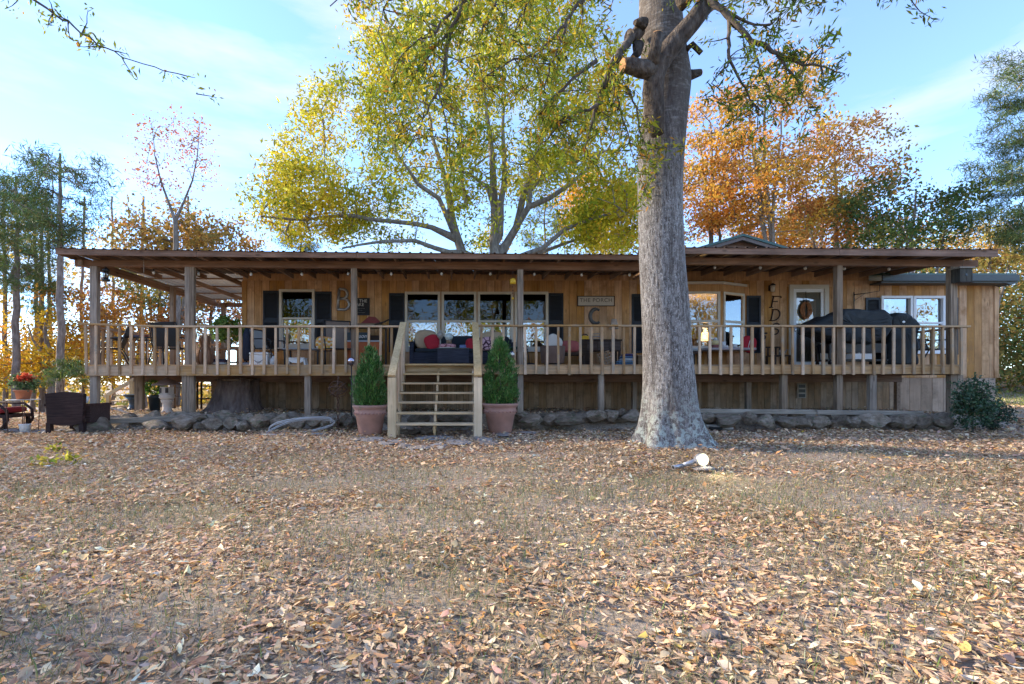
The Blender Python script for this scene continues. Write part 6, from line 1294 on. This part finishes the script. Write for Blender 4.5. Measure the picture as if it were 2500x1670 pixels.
for k in range(18):
    a0, a1 = 2*math.pi*k/18, 2*math.pi*(k+.93)/18; vs = []
    for r, z in prof: vs += [(r*math.cos(a0), r*math.sin(a0), z), ((r+.012)*math.cos((a0+a1)/2), (r+.012)*math.sin((a0+a1)/2), z), (r*math.cos(a1), r*math.sin(a1), z)]
    MB().add(vs, [(3*i+j,3*i+j+1,3*i+j+4,3*i+j+3) for i in range(len(prof)-1) for j in range(2)], True).build('slat', VW, vz)
MB().lathe([(.10,.02),(.15,.2),(.07,.44),(.1,.6),(.07,.7)], n=18).build('core', DARKW, vz)
pst = thing('plant_table', (fx(560,12.2), 12.2, DK), 'small weathered wooden table carrying the leafy plant', 'table'); MB().box(-.36,.36,-.2,.2,.42,.46).build('top', OLDW, pst); MB().box(-.33,.33,-.18,.18,.08,.11).build('shelf', OLDW, pst)
for x in (-.32,.32):
    for y in (-.16,.16): MB().box(x-.025,x+.025,y-.025,y+.025,0,.419).build('leg', OLDW, pst)
potplant((fx(556,12.2), 12.2, DK+.461), .105, .2, 'bushy green plant in a grey pot on the wooden table', flat('grey pot', (.33,.32,.30), .8), None, None, .40, .52, 1700, (.085,.04), [(.12,.22,.05),(.20,.30,.08),(.28,.34,.10)], (3,4,2))
bk_ = thing('book_stack', (fx(545,12.0), 11.8, DK), 'pile of dark folded things under the plant table', 'stack')
for k, (c_, w_) in enumerate((((.02,.02,.03),.2),((.45,.44,.42),.19),((.10,.06,.08),.17),((.03,.03,.05),.18))): MB().box(-w_,w_,-.12,.12,k*.04,k*.04+.038).build('layer', flat('layer%d'%k, c_), bk_)
ub = thing('closed_umbrella', (fx(602,11.9), 11.9, DK), 'closed navy patio umbrella standing upright beside the wall corner', 'umbrella'); NAVY = flat('navy canvas', (.022,.027,.045), .8, var=.3)
MB().tube([(0,0,.02),(0,0,.95)], .02, 8).build('pole', BLACK, ub); MB().lathe([(.05,.12),(.10,.2),(.09,.5),(.085,.75),(.03,.93)], n=14).build('canopy', NAVY, ub); MB().lathe([(.16,0),(.15,.05),(.04,.09)], n=18).build('base', flat('grey base', (.2,.21,.24)), ub)
cl = thing('cooler', (fx(633,11.7), 11.8, DK), 'white plastic cooler on the deck below the grey chair', 'cooler'); MB().box(-.22,.22,-.16,.16,0,.26).build('body', WHITE, cl, bevel=.015); MB().box(-.225,.225,-.165,.165,.262,.32).build('lid', WHITE, cl, bevel=.015); MB().tube([(-.23,-.12,.22),(0,-.19,.06),(.23,-.12,.22)], .01, 6).build('handle', SLINGG, cl)
sling_chair((fx(652,12.1), 12.1, DK), R(78), 'light grey sling chair turned sideways left of the white stool', SLINGG, BLACK, .92)
jg = thing('water_jug', (fx(668,11.6), 11.6, DK), 'clear plastic jug with dark cap on the deck', 'jug'); MB().lathe([(.08,0),(.085,.14),(.03,.2),(.025,.23)], n=18).build('body', flat('clear plastic', (.55,.57,.58), .2), jg); MB().lathe([(.03,.231),(.03,.25),(.01,.255)], n=12).build('cap', BLACK, jg)
def table(name, loc, w, d, h, label, top, leg, th=.03, r=.018, cat='table', inset=.05, shelf=None):
    t = thing(name, loc, label, cat); MB().box(-w/2,w/2,-d/2,d/2,h-th,h).build('top', top, t, bevel=.004)
    for sx_ in (-1,1):
        for sy in (-1,1): MB().box(sx_*(w/2-inset)-r,sx_*(w/2-inset)+r,sy*(d/2-inset)-r,sy*(d/2-inset)+r,0,h-th-.001).build('leg', leg, t)
    if shelf: MB().box(-w/2+inset,w/2-inset,-d/2+inset,d/2-inset,shelf,shelf+.02).build('shelf', top, t)
    return t
table('side_table', (fx(742,12.2), 12.2, DK), .92, .5, .44, 'low table with grey top in front of the small window', SLINGG, BLACK)
sq = thing('step_stool', (fx(727,11.45), 11.45, DK), 'small white step stool on the deck', 'stool'); MB().box(-.19,.19,-.12,.12,.15,.175).build('top', WHITE, sq, bevel=.004)
for s in (-1,1): MB().prism([(s*.17-.018,.149),(s*.17+.018,.149),(s*.2+.018,0),(s*.2-.018,0)][::-1], -.1, .1).build('leg', WHITE, sq)
MB().prism([(-.16,.149),(-.16,.09),(-.1,.06),(0,.05),(.1,.06),(.16,.09),(.16,.149)], -.11, -.095).build('apron', WHITE, sq)
sling_chair((fx(826,12.05), 12.05, DK), R(18), 'tall taupe sling recliner with plaid pillow before the letter B', SLINGT, BLACK, 1.16, .64)
def pillow(loc, sx_, sz, rot, label, mat, name='pillow', sy=.07, p=3.2):
    t = thing(name, loc, label, 'pillow'); E = Matrix.Rotation(rot[2],4,'Z') @ Matrix.Rotation(rot[0],4,'X') @ Matrix.Rotation(rot[1],4,'Y')
    MB().blob((0,0,0), sx_, sy, sz, 24, 12, p, E).build('cover', mat, t); m = MB(); n = 20
    pts = [E @ Vector((sx_*.985*math.copysign(abs(math.cos(2*math.pi*k/n))**(2/p), math.cos(2*math.pi*k/n)), 0, sz*.985*math.copysign(abs(math.sin(2*math.pi*k/n))**(2/p), math.sin(2*math.pi*k/n)))) for k in range(n+1)]; m.tube(pts, .006, 5).build('piping', mat, t); return t
def plaid():
    m, nt, n, l, b = nodes('yellow plaid'); tc = n.new('ShaderNodeTexCoord'); ck = n.new('ShaderNodeTexChecker'); ck.inputs['Scale'].default_value = 15; ck.inputs[1].default_value = (.62,.58,.50,1); ck.inputs[2].default_value = (.60,.36,.05,1)
    w = n.new('ShaderNodeTexWave'); w.bands_direction = 'Z'; w.inputs['Scale'].default_value = 3.2; ra = n.new('ShaderNodeValToRGB'); ra.color_ramp.interpolation = 'CONSTANT'; e = ra.color_ramp.elements; e[0].color = (1,1,1,1); e[1].color = (1.0,.62,.35,1); e[1].position = .6; l.new(tc.outputs['Object'], ck.inputs[0]); l.new(tc.outputs['Object'], w.inputs[0]); l.new(w.outputs['Fac'], ra.inputs[0])
    mx = n.new('ShaderNodeMix'); mx.data_type = 'RGBA'; mx.blend_type = 'MULTIPLY'; mx.inputs[0].default_value = 1; l.new(ck.outputs[0], mx.inputs[6]); l.new(ra.outputs[0], mx.inputs[7]); l.new(mx.outputs[2], b.inputs['Base Color']); b.inputs['Roughness'].default_value = .9; return m
pillow((fx(794,11.75), 11.75, DK+.54), .23, .17, (R(-14),R(4),R(20)), 'yellow and orange plaid pillow on the taupe recliner', plaid())
oc = thing('orange_cabinet', (fx(886,12.3), 12.5, DK), 'orange drinks cabinet with black lettered band near the left post', 'cabinet'); ORC = flat('orange enamel', (.36,.085,.025), .5, var=.15)
MB().box(-.42,.42,-.24,.24,.06,.62).build('body', ORC, oc, bevel=.01); MB().box(-.43,.43,-.25,.25,.621,.66).build('rail', SLINGG, oc); MB().box(-.42,.12,-.245,.24,.661,.86).build('header', flat('teal black band', (.018,.03,.034), .4), oc); text('Gibson', .14, oc, (-.10,-.247,.765), PALE, shear=.35); MB().box(.125,.42,-.1,.24,.661,.80).build('side_bin', DARKW, oc)
for x in (-.36,.36): MB().box(x-.03,x+.03,-.2,.2,0,.06).build('foot', BLACK, oc)
MB().box(-.44,.56,-.26,.26,1.0,1.03).build('counter', GREYX, oc); 
for x in (-.41,.52): MB().box(x-.02,x+.02,.19,.23,.0,.999).build('upright', BLACK, oc)
rb = thing('peaked_box', (fx(902,12.4), 12.45, DK+1.031), 'dark red peaked box standing on the counter under the lake sign', 'box'); REDB = flat('dark red paint', (.16,.025,.02), .6)
MB().box(-.3,.3,-.12,.12,0,.07).build('body', OLDW, rb); MB().prism([(-.2,.071),(.32,.071),(.16,.23),(.0,.24)], -.14, .14).build('lid', REDB, rb); MB().tube([(.15,-.16,.03),(.4,-.16,.10),(.52,-.16,.16)], [.02,.025,.015], 8).build('handle', DARKW, rb)
# sofa and what lies on it
WKB = weave(wood('blue grey wicker', (.035,.04,.06), (.085,.09,.125), 'X', rnd=.1, grain=60, knots=.1)); CUSH = flat('black cushion', (.02,.026,.033), .9, var=.2, scale=20); TANC = flat('tan cushion', (.42,.31,.20), .95, var=.12, scale=20); REDP = flat('red pillow cloth', (.40,.022,.035), .9, var=.15, scale=25)
sf = thing('wicker_sofa', (fx(1130,12.4), 12.35, DK), 'long dark blue wicker sofa with black cushions before the big windows', 'sofa'); W2 = (fx(1262,12)-fx(1010,12))/2
MB().box(-W2,W2,-.30,.42,.06,.34).build('base', WKB, sf, bevel=.01); MB().box(-W2,W2,.30,.42,.341,.72).build('backrest', WKB, sf, bevel=.01)
for s in (-1,1): MB().box(s*W2-.05,s*W2+.05,-.32,.43,.02,.60).build('arm', WKB, sf, bevel=.01)
for k in range(3):
    a = -W2+.06+k*(2*W2-.12)/3; b = a+(2*W2-.12)/3; MB().blob(((a+b)/2,-.02,.39), (b-a)/2, .30, .06, 24, 8, 6).build('seat_cushion', CUSH, sf); MB().blob(((a+b)/2,.24,.60), (b-a)/2, .09, .20, 24, 10, 5).build('back_cushion', CUSH, sf)
for x in (-W2+.1,W2-.1):
    for y in (-.26,.38): MB().box(x-.03,x+.03,y-.03,y+.03,0,.06).build('foot', BLACK, sf)
pillow((fx(1040,12.3), 12.36, DK+.68), .29, .26, (R(-16),0,R(12)), 'large tan cushion at the left end of the sofa', TANC, sy=.10); pillow((fx(1055,12.1), 12.15, DK+.60), .19, .20, (R(-20),R(-24),R(8)), 'red pillow leaning on the tan cushion', REDP); pillow((fx(1152,12.1), 12.15, DK+.54), .16, .16, (R(-18),R(6),0), 'red pillow near the right stair post', REDP)
pillow((fx(1202,12.3), 12.36, DK+.66), .30, .24, (R(-16),0,R(-6)), 'large tan cushion at the right end of the sofa', TANC, sy=.10)
def lattice(name, c0, c1, sc):
    m, nt, n, l, b = nodes(name); tc = n.new('ShaderNodeTexCoord'); v = n.new('ShaderNodeTexVoronoi'); v.feature = 'DISTANCE_TO_EDGE'; v.inputs['Scale'].default_value = sc; l.new(tc.outputs['Object'], v.inputs['Vector']); r = n.new('ShaderNodeMapRange'); r.inputs[1].default_value = .04; r.inputs[2].default_value = .07; l.new(v.outputs['Distance'], r.inputs[0]); mx = n.new('ShaderNodeMix'); mx.data_type = 'RGBA'; mx.inputs[6].default_value = (*c0,1); mx.inputs[7].default_value = (*c1,1); l.new(r.outputs[0], mx.inputs[0]); l.new(mx.outputs[2], b.inputs['Base Color']); b.inputs['Roughness'].default_value = .9; return m
pillow((fx(1190,12.1), 12.1, DK+.56), .19, .18, (R(-20),R(-8),R(5)), 'pink pillow with dark branching lines on the sofa', lattice('pink branch print', (.06,.02,.03), (.55,.33,.36), 6))
ct = thing('wicker_table', (fx(1107,11.55), 11.55, DK), 'square blue grey wicker coffee table in front of the sofa', 'table'); MB().box(-.37,.37,-.26,.26,.05,.385).build('body', WKB, ct, bevel=.008); MB().box(-.385,.385,-.275,.275,.386,.402).build('top', flat('smoked glass', (.05,.06,.06), .1), ct)
for x in (-.33,.33):
    for y in (-.22,.22): MB().box(x-.03,x+.03,y-.03,y+.03,0,.05).build('foot', BLACK, ct)
pn = thing('placemat', (fx(1092,11.5), 11.5, DK+.403), 'pink and brown patterned cloth bundle on the wicker table', 'cloth'); MB().blob((0,0,.055), .21, .13, .055, 24, 8, 3).build('cloth', lattice('pink chevron print', (.10,.02,.02), (.5,.25,.26), 14), pn); MB().lathe([(.2,0),(.22,.012),(.2,.016)], n=24).build('plate', WHITE, pn)
gl_ = thing('glass_globe_lamp', (fx(1096,11.6), 11.6, DK+.513), 'clear glass globe on a wooden foot on the wicker table', 'globe'); MB().lathe([(.07,0),(.06,.06),(.07,.09)], n=18).build('foot', OLDW, gl_); MB().blob((0,0,.17), .095,.095,.095,22,14).build('globe', flat('pale glass globe', (.45,.52,.48), .08, var=.2, spec=.8), gl_)
bt = thing('folded_towel', (fx(1130,11.5), 11.5, DK+.403), 'folded blue towel on the wicker table', 'towel'); MB().blob((0,0,.025), .085,.07,.025,16,6,4).build('fold', flat('blue towel', (.16,.22,.40), .95), bt); MB().blob((0,0,.065), .08,.066,.018,16,6,4).build('fold', MATS['blue towel'], bt)
tc_ = thing('tiki_post', (fx(1075,11.9), 11.9, DK+.4), 'grey carved torch head rising between the sofa cushions', 'torch'); MB().tube([(0,0,-.4),(0,0,.28)], .02, 8).build('pole', GREYX, tc_); MB().lathe([(.03,.26),(.075,.32),(.08,.38),(.03,.46),(.01,.48)], n=10).build('head', GREYX, tc_)
# right of the stairs
rt = thing('round_table', (fx(1254,12.0), 12.0, DK), 'small dark green round table behind the middle post', 'table'); MB().lathe([(.26,.43),(.27,.44),(.26,.46)], n=24).build('top', flat('dark green paint', (.03,.075,.05), .5), rt); MB().tube([(0,0,.05),(0,0,.43)], .03, 10).build('column', BLACK, rt); MB().lathe([(.2,0),(.18,.03),(.03,.06)], n=18).build('base', BLACK, rt)
fl2 = thing('floor_lamp', (fx(1294,11.6), 11.6, DK), 'thin black floor lamp with round base right of the middle post', 'floor lamp'); MB().lathe([(.17,0),(.17,.03),(.15,.05),(.02,.06)], n=22).build('base', BLACK, fl2); MB().tube([(-.02,0,.05),(-.03,0,.2),(-.07,0,.36),(-.09,0,.5)], .011, 7).build('stem', BLACK, fl2)
for z in (.38,.46,.55): MB().blob((-.08,0,z), .035,.035,.022,12,8).build('fitting', BLACK, fl2)
bc = thing('barrel_chair', (fx(1350,11.9), 11.95, DK), 'brown tub chair with white pillow on it right of the middle post', 'chair'); BRN = flat('brown vinyl', (.19,.12,.09), .7, var=.15)
n = 18; vs = []
for z, r in ((.06,.27),(.25,.30),(.48,.31)):
    for j in range(n): a = R(-200+220*j/(n-1)); vs.append((r*math.cos(a), r*math.sin(a), z))
for z, r in ((.48,.26),(.06,.24)):
    for j in range(n): a = R(-200+220*j/(n-1)); vs.append((r*math.cos(a), r*math.sin(a), z))
MB().add(vs, [(i*n+j,i*n+j+1,(i+1)*n+j+1,(i+1)*n+j) for i in range(4) for j in range(n-1)], True).build('backrest', BRN, bc); MB().lathe([(.24,.2),(.25,.30),(.22,.34),(.02,.35)], n=24).build('seat', BRN, bc); MB().lathe([(.22,0),(.22,.04),(.2,.06)], n=20).build('base', BLACK, bc)
pillow((fx(1350,11.9), 11.85, DK+.56), .205, .205, (R(-8),R(42),0), 'white pillow turned on its corner on the brown tub chair', flat('off white cloth', (.62,.58,.52), .95, var=.06), p=3.0)
ls = thing('wooden_bench', (fx(1392,12.3), 12.35, DK), 'dark bench seat with red pillow beside the tub chair', 'bench'); MB().box(-.36,.36,-.2,.22,.28,.34).build('seat', DARKW, ls); MB().box(-.36,.36,.17,.22,.341,.5).build('backrest', flat('brown board', (.16,.10,.07)), ls)
for x in (-.32,.32):
    for y in (-.17,.19): MB().box(x-.025,x+.025,y-.025,y+.025,0,.279).build('leg', DARKW, ls)
pillow((fx(1394,12.1), 12.2, DK+.5), .24, .15, (R(-14),0,0), 'dusty red pillow on the dark bench', flat('dusty red cloth', (.36,.10,.09), .95))
cb = thing('desk', (fx(1471,12.5), 12.6, DK), 'dark wooden desk against the wall under the porch sign', 'desk'); MB().box(-.48,.48,-.2,.2,.66,.70).build('top', DARKW, cb); MB().box(-.45,.45,-.18,.18,.40,.659).build('case', DARKW, cb)
for k in range(3): MB().box(-.43+k*.29,-.16+k*.29,-.20,-.181,.42,.64).build('drawer', wood('drawer front', (.05,.035,.03), (.10,.07,.06), 'X'), cb)
for x in (-.42,.42):
    for y in (-.15,.15): MB().box(x-.025,x+.025,y-.025,y+.025,0,.399).build('leg', DARKW, cb)
lp = thing('table_lamp', (fx(1499,12.55), 12.55, DK+.701), 'unlit table lamp with pleated beige shade on the desk', 'lamp'); MB().lathe([(.09,0),(.08,.02),(.02,.05),(.035,.16),(.02,.26)], n=18).build('base', OLDW, lp); MB().lathe([(.115,.28),(.066,.53),(.064,.53),(.11,.282)], n=26).build('lamp_shade', flat('beige shade', (.42,.33,.26), .9), lp)
yb = thing('yellow_box', (fx(1429,12.45), 12.5, DK+.66), 'yellow tool box with black handle beside the desk', 'box'); MB().box(-.09,.09,-.07,.07,.04,.13).build('body', YEL, yb, bevel=.008); MB().tube([(-.07,0,.13),(-.05,0,.17),(.05,0,.17),(.07,0,.13)], .014, 8).build('handle', BLACK, yb); MB().box(-.12,.12,-.09,.09,-.66,.039).build('stand', DARKW, yb)
ck_ = thing('wire_basket', (fx(1456,12.4), 12.42, DK+.701), 'grey wire basket on the desk below the letter C', 'basket')
for k in range(5):
    MB().tube([(-.09+k*.045,-.06,0),(-.1+k*.05,-.07,.14)], .005, 5).build('wire', GAL, ck_)
for z in (0,.07,.14): MB().tube([(-.1,-.065,z),(.1,-.065,z),(.1,.06,z),(-.1,.06,z),(-.1,-.065,z)], .005, 5).build('hoop', GAL, ck_)
cr = thing('lattice_crate', (fx(1480,11.9), 11.95, DK+.19), 'tilted pale wooden lattice crate leaning before the desk', 'crate'); Mx = Matrix.Rotation(R(-18),4,'Y') @ Matrix.Rotation(R(-25),4,'X')
for k in range(5): MB().box(-.16,.16,-.012,.0,-.17+k*.08,-.145+k*.08,Mx).build('slat', OLDW, cr); MB().box(-.16+k*.074,-.135+k*.074,.001,.012,-.17,.175,Mx).build('slat', OLDW, cr)
MB().box(-.165,.165,.013,.16,-.17,-.15,Mx).build('bottom', OLDW, cr)
qb = thing('folded_quilts', (fx(1527,11.8), 11.85, DK), 'heap of folded blue striped quilts on the deck', 'quilts')
for k, (c_, w_) in enumerate((((.05,.12,.20),.22),((.14,.22,.30),.2),((.45,.47,.48),.14),((.08,.14,.24),.15),((.06,.05,.12),.13))): MB().blob((.02*k-.02,0,.04+k*.055), w_, .16, .034, 20, 6, 4).build('fold', flat('quilt%d'%k, c_, .95, var=.3, scale=40), qb)
wb = thing('wooden_box', (fx(1566,11.9), 11.9, DK), 'small pale pine box beside the blue quilts', 'box'); MB().box(-.12,.12,-.12,.12,0,.24).build('body', OLDW, wb); MB().box(-.13,.13,-.13,.13,.241,.265).build('lid', OLDW, wb)
# dining corner at the bay
bn2 = thing('cushioned_bench', (fx(1690,12.0), 12.05, DK), 'bench with pale cushion just right of the big trunk', 'bench'); MB().box(-.35,.18,-.2,.2,.30,.36).build('seat', DARKW, bn2); MB().blob((-.08,0,.40), .25,.2,.045,20,8,5).build('cushion', flat('pale grey cushion', (.36,.38,.38), .95), bn2)
for x in (-.3,.14):
    for y in (-.16,.16): MB().box(x-.022,x+.022,y-.022,y+.022,0,.299).build('leg', BLACK, bn2)
table('dining_table', (fx(1773,11.9), 11.95, DK), 1.18, .62, .43, 'low grey topped table set with candles under the bay window', flat('grey cloth top', (.34,.31,.33), .8), BLACK, .05)
zt = DK+.432
hu = thing('glass_jar', (fx(1746,11.9), 11.9, zt), 'cream and red drinks jar with glass lid on the grey table', 'jar'); MB().lathe([(.075,0),(.08,.08)], n=20).build('base', flat('dusty red base', (.25,.09,.08)), hu); MB().lathe([(.08,.081),(.08,.17),(.06,.19)], n=20).build('body', flat('cream glaze', (.60,.52,.27), .5), hu); MB().lathe([(.05,.191),(.055,.23),(.02,.26),(.01,.275)], n=16).build('lid', flat('pale glass', (.5,.52,.52), .1), hu)
for px, r, h, lb in ((1767,.045,.16,'tall white candle on the grey table'), (1774,.03,.06,'short cream candle beside the tall white candle'), (1795,.045,.10,'white candle in a glass on the grey table')):
    o = thing('candle', (fx(px,11.85 if px != 1774 else 11.7), 11.85 if px != 1774 else 11.7, zt), lb, 'candle'); MB().lathe([(r,0),(r,h),(r*.8,h-.006),(.005,h-.01)], n=18).build('wax', WHITE, o); MB().tube([(0,0,h-.01),(0,0,h+.015)], .003, 5).build('wick', BLACK, o)
pil = pillow((fx(1828,12.3), 12.3, DK+.56), .18, .22, (R(-16),R(18),0), 'red pillow with white stripes leaning at the bay window', REDP); 
for dx in (-.07,-.02): MB().tube([(dx+.0,-.075,-.16),(dx+.01,-.095,-.05),(dx+.04,-.09,.06),(dx+.09,-.075,.14)], .008, 5).build('stripe', WHITE, pil)
hp_ = thing('hook_post', (fx(1870,12.6), 12.7, DK), 'narrow wooden post with hooks standing left of the letters', 'post'); MB().box(-.03,.03,-.03,.03,.0,.86).build('shaft', OLDW, hp_); MB().box(-.07,.07,-.05,.05,.86,.90).build('cap', DARKW, hp_); MB().blob((0,-.02,.78), .05,.05,.06,12,8).build('finial', DARKW, hp_)
pc = thing('planter_chair', (fx(1906,12.0), 12.1, DK), 'small dark slatted chair holding clutter left of the door', 'chair'); 
for z in (.24,): MB().box(-.2,.2,-.18,.18,z,z+.03).build('seat', DARKW, pc)
MB().box(-.2,.2,.15,.18,.46,.50).build('top_bar', DARKW, pc)
for k in range(4): MB().box(-.17+k*.1,-.13+k*.1,.155,.175,.271,.459).build('slat', DARKW, pc)
for x in (-.18,.18):
    for y in (-.16,.16): MB().box(x-.02,x+.02,y-.02,y+.02,0,.239).build('leg', DARKW, pc)
cn = thing('watering_can', (fx(1912,11.95), 12.0, DK+.271), 'small grey can on the dark slatted chair', 'can'); MB().lathe([(.07,0),(.06,.12),(.05,.13)], n=16).build('body', GAL, cn); MB().tube([(.06,0,.03),(.13,0,.14)], .012, 7).build('spout', GAL, cn)
# covered grills
COV = flat('black grill cover', (.022,.026,.029), .7, var=.35, scale=5, bump=.5, spec=.35); COVG = flat('grey cover top', (.10,.11,.13), .7, var=.25, scale=5, bump=.4)
CT = bpy.data.textures.new('folds', 'CLOUDS'); CT.noise_scale = .22; CT.noise_depth = 3
def drape(o, w):
    b = o.modifiers.new('soft', 'BEVEL'); b.width = w; b.segments = 2
    s = o.modifiers.new('fine', 'SUBSURF'); s.subdivision_type = 'SIMPLE'; s.levels = s.render_levels = 3
    d = o.modifiers.new('folds', 'DISPLACE'); d.texture = CT; d.strength = .085; d.mid_level = .5
gr = thing('covered_grill', (fx(2085,11.55), 11.65, DK), 'large barbecue under a black cover beside the right post', 'grill'); k_ = 11.55/F; G = lambda px, py: ((px-2085)*k_, ZA(py,11.55)-DK)
poly = [G(2046,838),G(2020,830),G(1972,812),G(1975,790),G(2010,772),(G(2036,768)[0],G(2036,768)[1]),G(2048,757),G(2150,757),G(2168,778),G(2166,800),G(2150,828),G(2110,840)][::-1]
n = len(poly); vs = []; ysec = [(-.30,.93),(-.22,1.0),(.22,1.0),(.30,.93)]
cx_ = sum(p[0] for p in poly)/n; cz_ = sum(p[1] for p in poly)/n
for y, s in ysec:
    for j, (x, z) in enumerate(poly): vs.append((cx_+(x-cx_)*s, y+.02*math.sin(j*2.1+y*5), cz_+(z-cz_)*s + .008*math.sin(j*3.3+y*9)))
fs = [(i*n+j,i*n+(j+1)%n,(i+1)*n+(j+1)%n,(i+1)*n+j) for i in range(3) for j in range(n)] + [tuple(reversed(range(n))), tuple(3*n+j for j in range(n))]
cvr = MB().add(vs, [tuple(reversed(f)) for f in fs]).build('cover', COV, gr)
for mod in (('SUBSURF',),): drape(cvr, .035)
MB().box(*[G(2020,0)[0], G(2150,0)[0]], -.2, .2, .30, .52).build('fire_box', BLACK, gr); MB().box(G(2012,0)[0],G(2158,0)[0],-.22,.22,.10,.14).build('shelf', BLACK, gr)
for px in (2018,2152):
    for y in (-.2,.2): x = G(px,0)[0]; MB().box(x-.02,x+.02,y-.02,y+.02,.05,.5).build('leg', BLACK, gr); MB().tube([(x-.015,y,.05),(x+.015,y,.05)], .045, 14).build('wheel', BLACK, gr)
for f in (.3,.55): MB().tube([(G(2030,0)[0]+f*.5,-.315,.55),(G(2040,0)[0]+f*.45,-.32,.75)], .012, 6).build('fold', COV, gr)
tr_ = thing('foil_tray', (fx(2096,11.5), 11.5, DK+.141), 'white box standing on the lower shelf of the grill', 'box'); MB().box(-.27,.27,-.14,.12,0,.13).build('body', WHITE, tr_); MB().blob((0,0,.145), .03,.03,.04,10,8).build('knob', CHROME, tr_)
g2 = thing('covered_smoker', (fx(2196,11.6), 11.7, DK), 'narrow appliance under a slumped black cover right of the grill', 'smoker'); H2 = lambda px, py: ((px-2196)*k_, ZA(py,11.6)-DK)
poly = [H2(2160,893),H2(2162,800),H2(2160,778),H2(2172,764),H2(2205,766),H2(2228,780),H2(2235,796),H2(2226,806),H2(2230,893)]; poly = [(x, max(z,.02)) for x, z in poly]
n = len(poly); vs = []
for y, s in ((-.28,.9),(-.2,1),(.2,1),(.28,.9)):
    for j, (x, z) in enumerate(poly): vs.append((x*s, y+.025*math.sin(j*1.7+y*4), .02+(z-.02)*(s*.5+.5)))
fs = [(i*n+j,i*n+(j+1)%n,(i+1)*n+(j+1)%n,(i+1)*n+j) for i in range(3) for j in range(n)] + [tuple(reversed(range(n))), tuple(3*n+j for j in range(n))]
c2 = MB().add(vs, fs).build('cover', COV, g2); drape(c2, .03)
MB().box(-.2,.2,-.2,.2,0,.03).build('base', BLACK, g2); MB().blob(H2(2190,788)[:1] + (-.27,) + H2(2190,788)[1:], .04,.02,.03,10,8).build('label_tag', WHITE, g2)
sling_chair((fx(2262,12.2), 12.2, DK), R(8), 'low black chair at the right end of the porch behind the covers', SLING, BLACK, .62, .5)
# lit lamp inside the bay room
il = thing('lit_lamp', (fx(1722,14.4), 14.4, 2.2), 'lit table lamp glowing inside the bay window', 'lamp'); MB().lathe([(.09,-.3),(.03,-.25),(.05,-.1),(.02,.08)], n=18).build('base', OLDW, il); MB().lathe([(.14,.08),(.09,.33),(.088,.33),(.136,.082)], n=24).build('lamp_shade', flat('glowing shade', (.8,.55,.25), .9, var=.05, emit=((1,.55,.18), 2.5)), il); MB().box(-.4,.4,-.25,.25,-.76,-.301).build('cabinet', DARKW, il)
pl_ = bpy.data.lights.new('lamp_bulb', 'POINT'); pl_.energy = 35; pl_.color = (1,.6,.25); pl_.shadow_soft_size = .06; link('lamp_bulb', pl_, il, Vector((0,0,.40)))
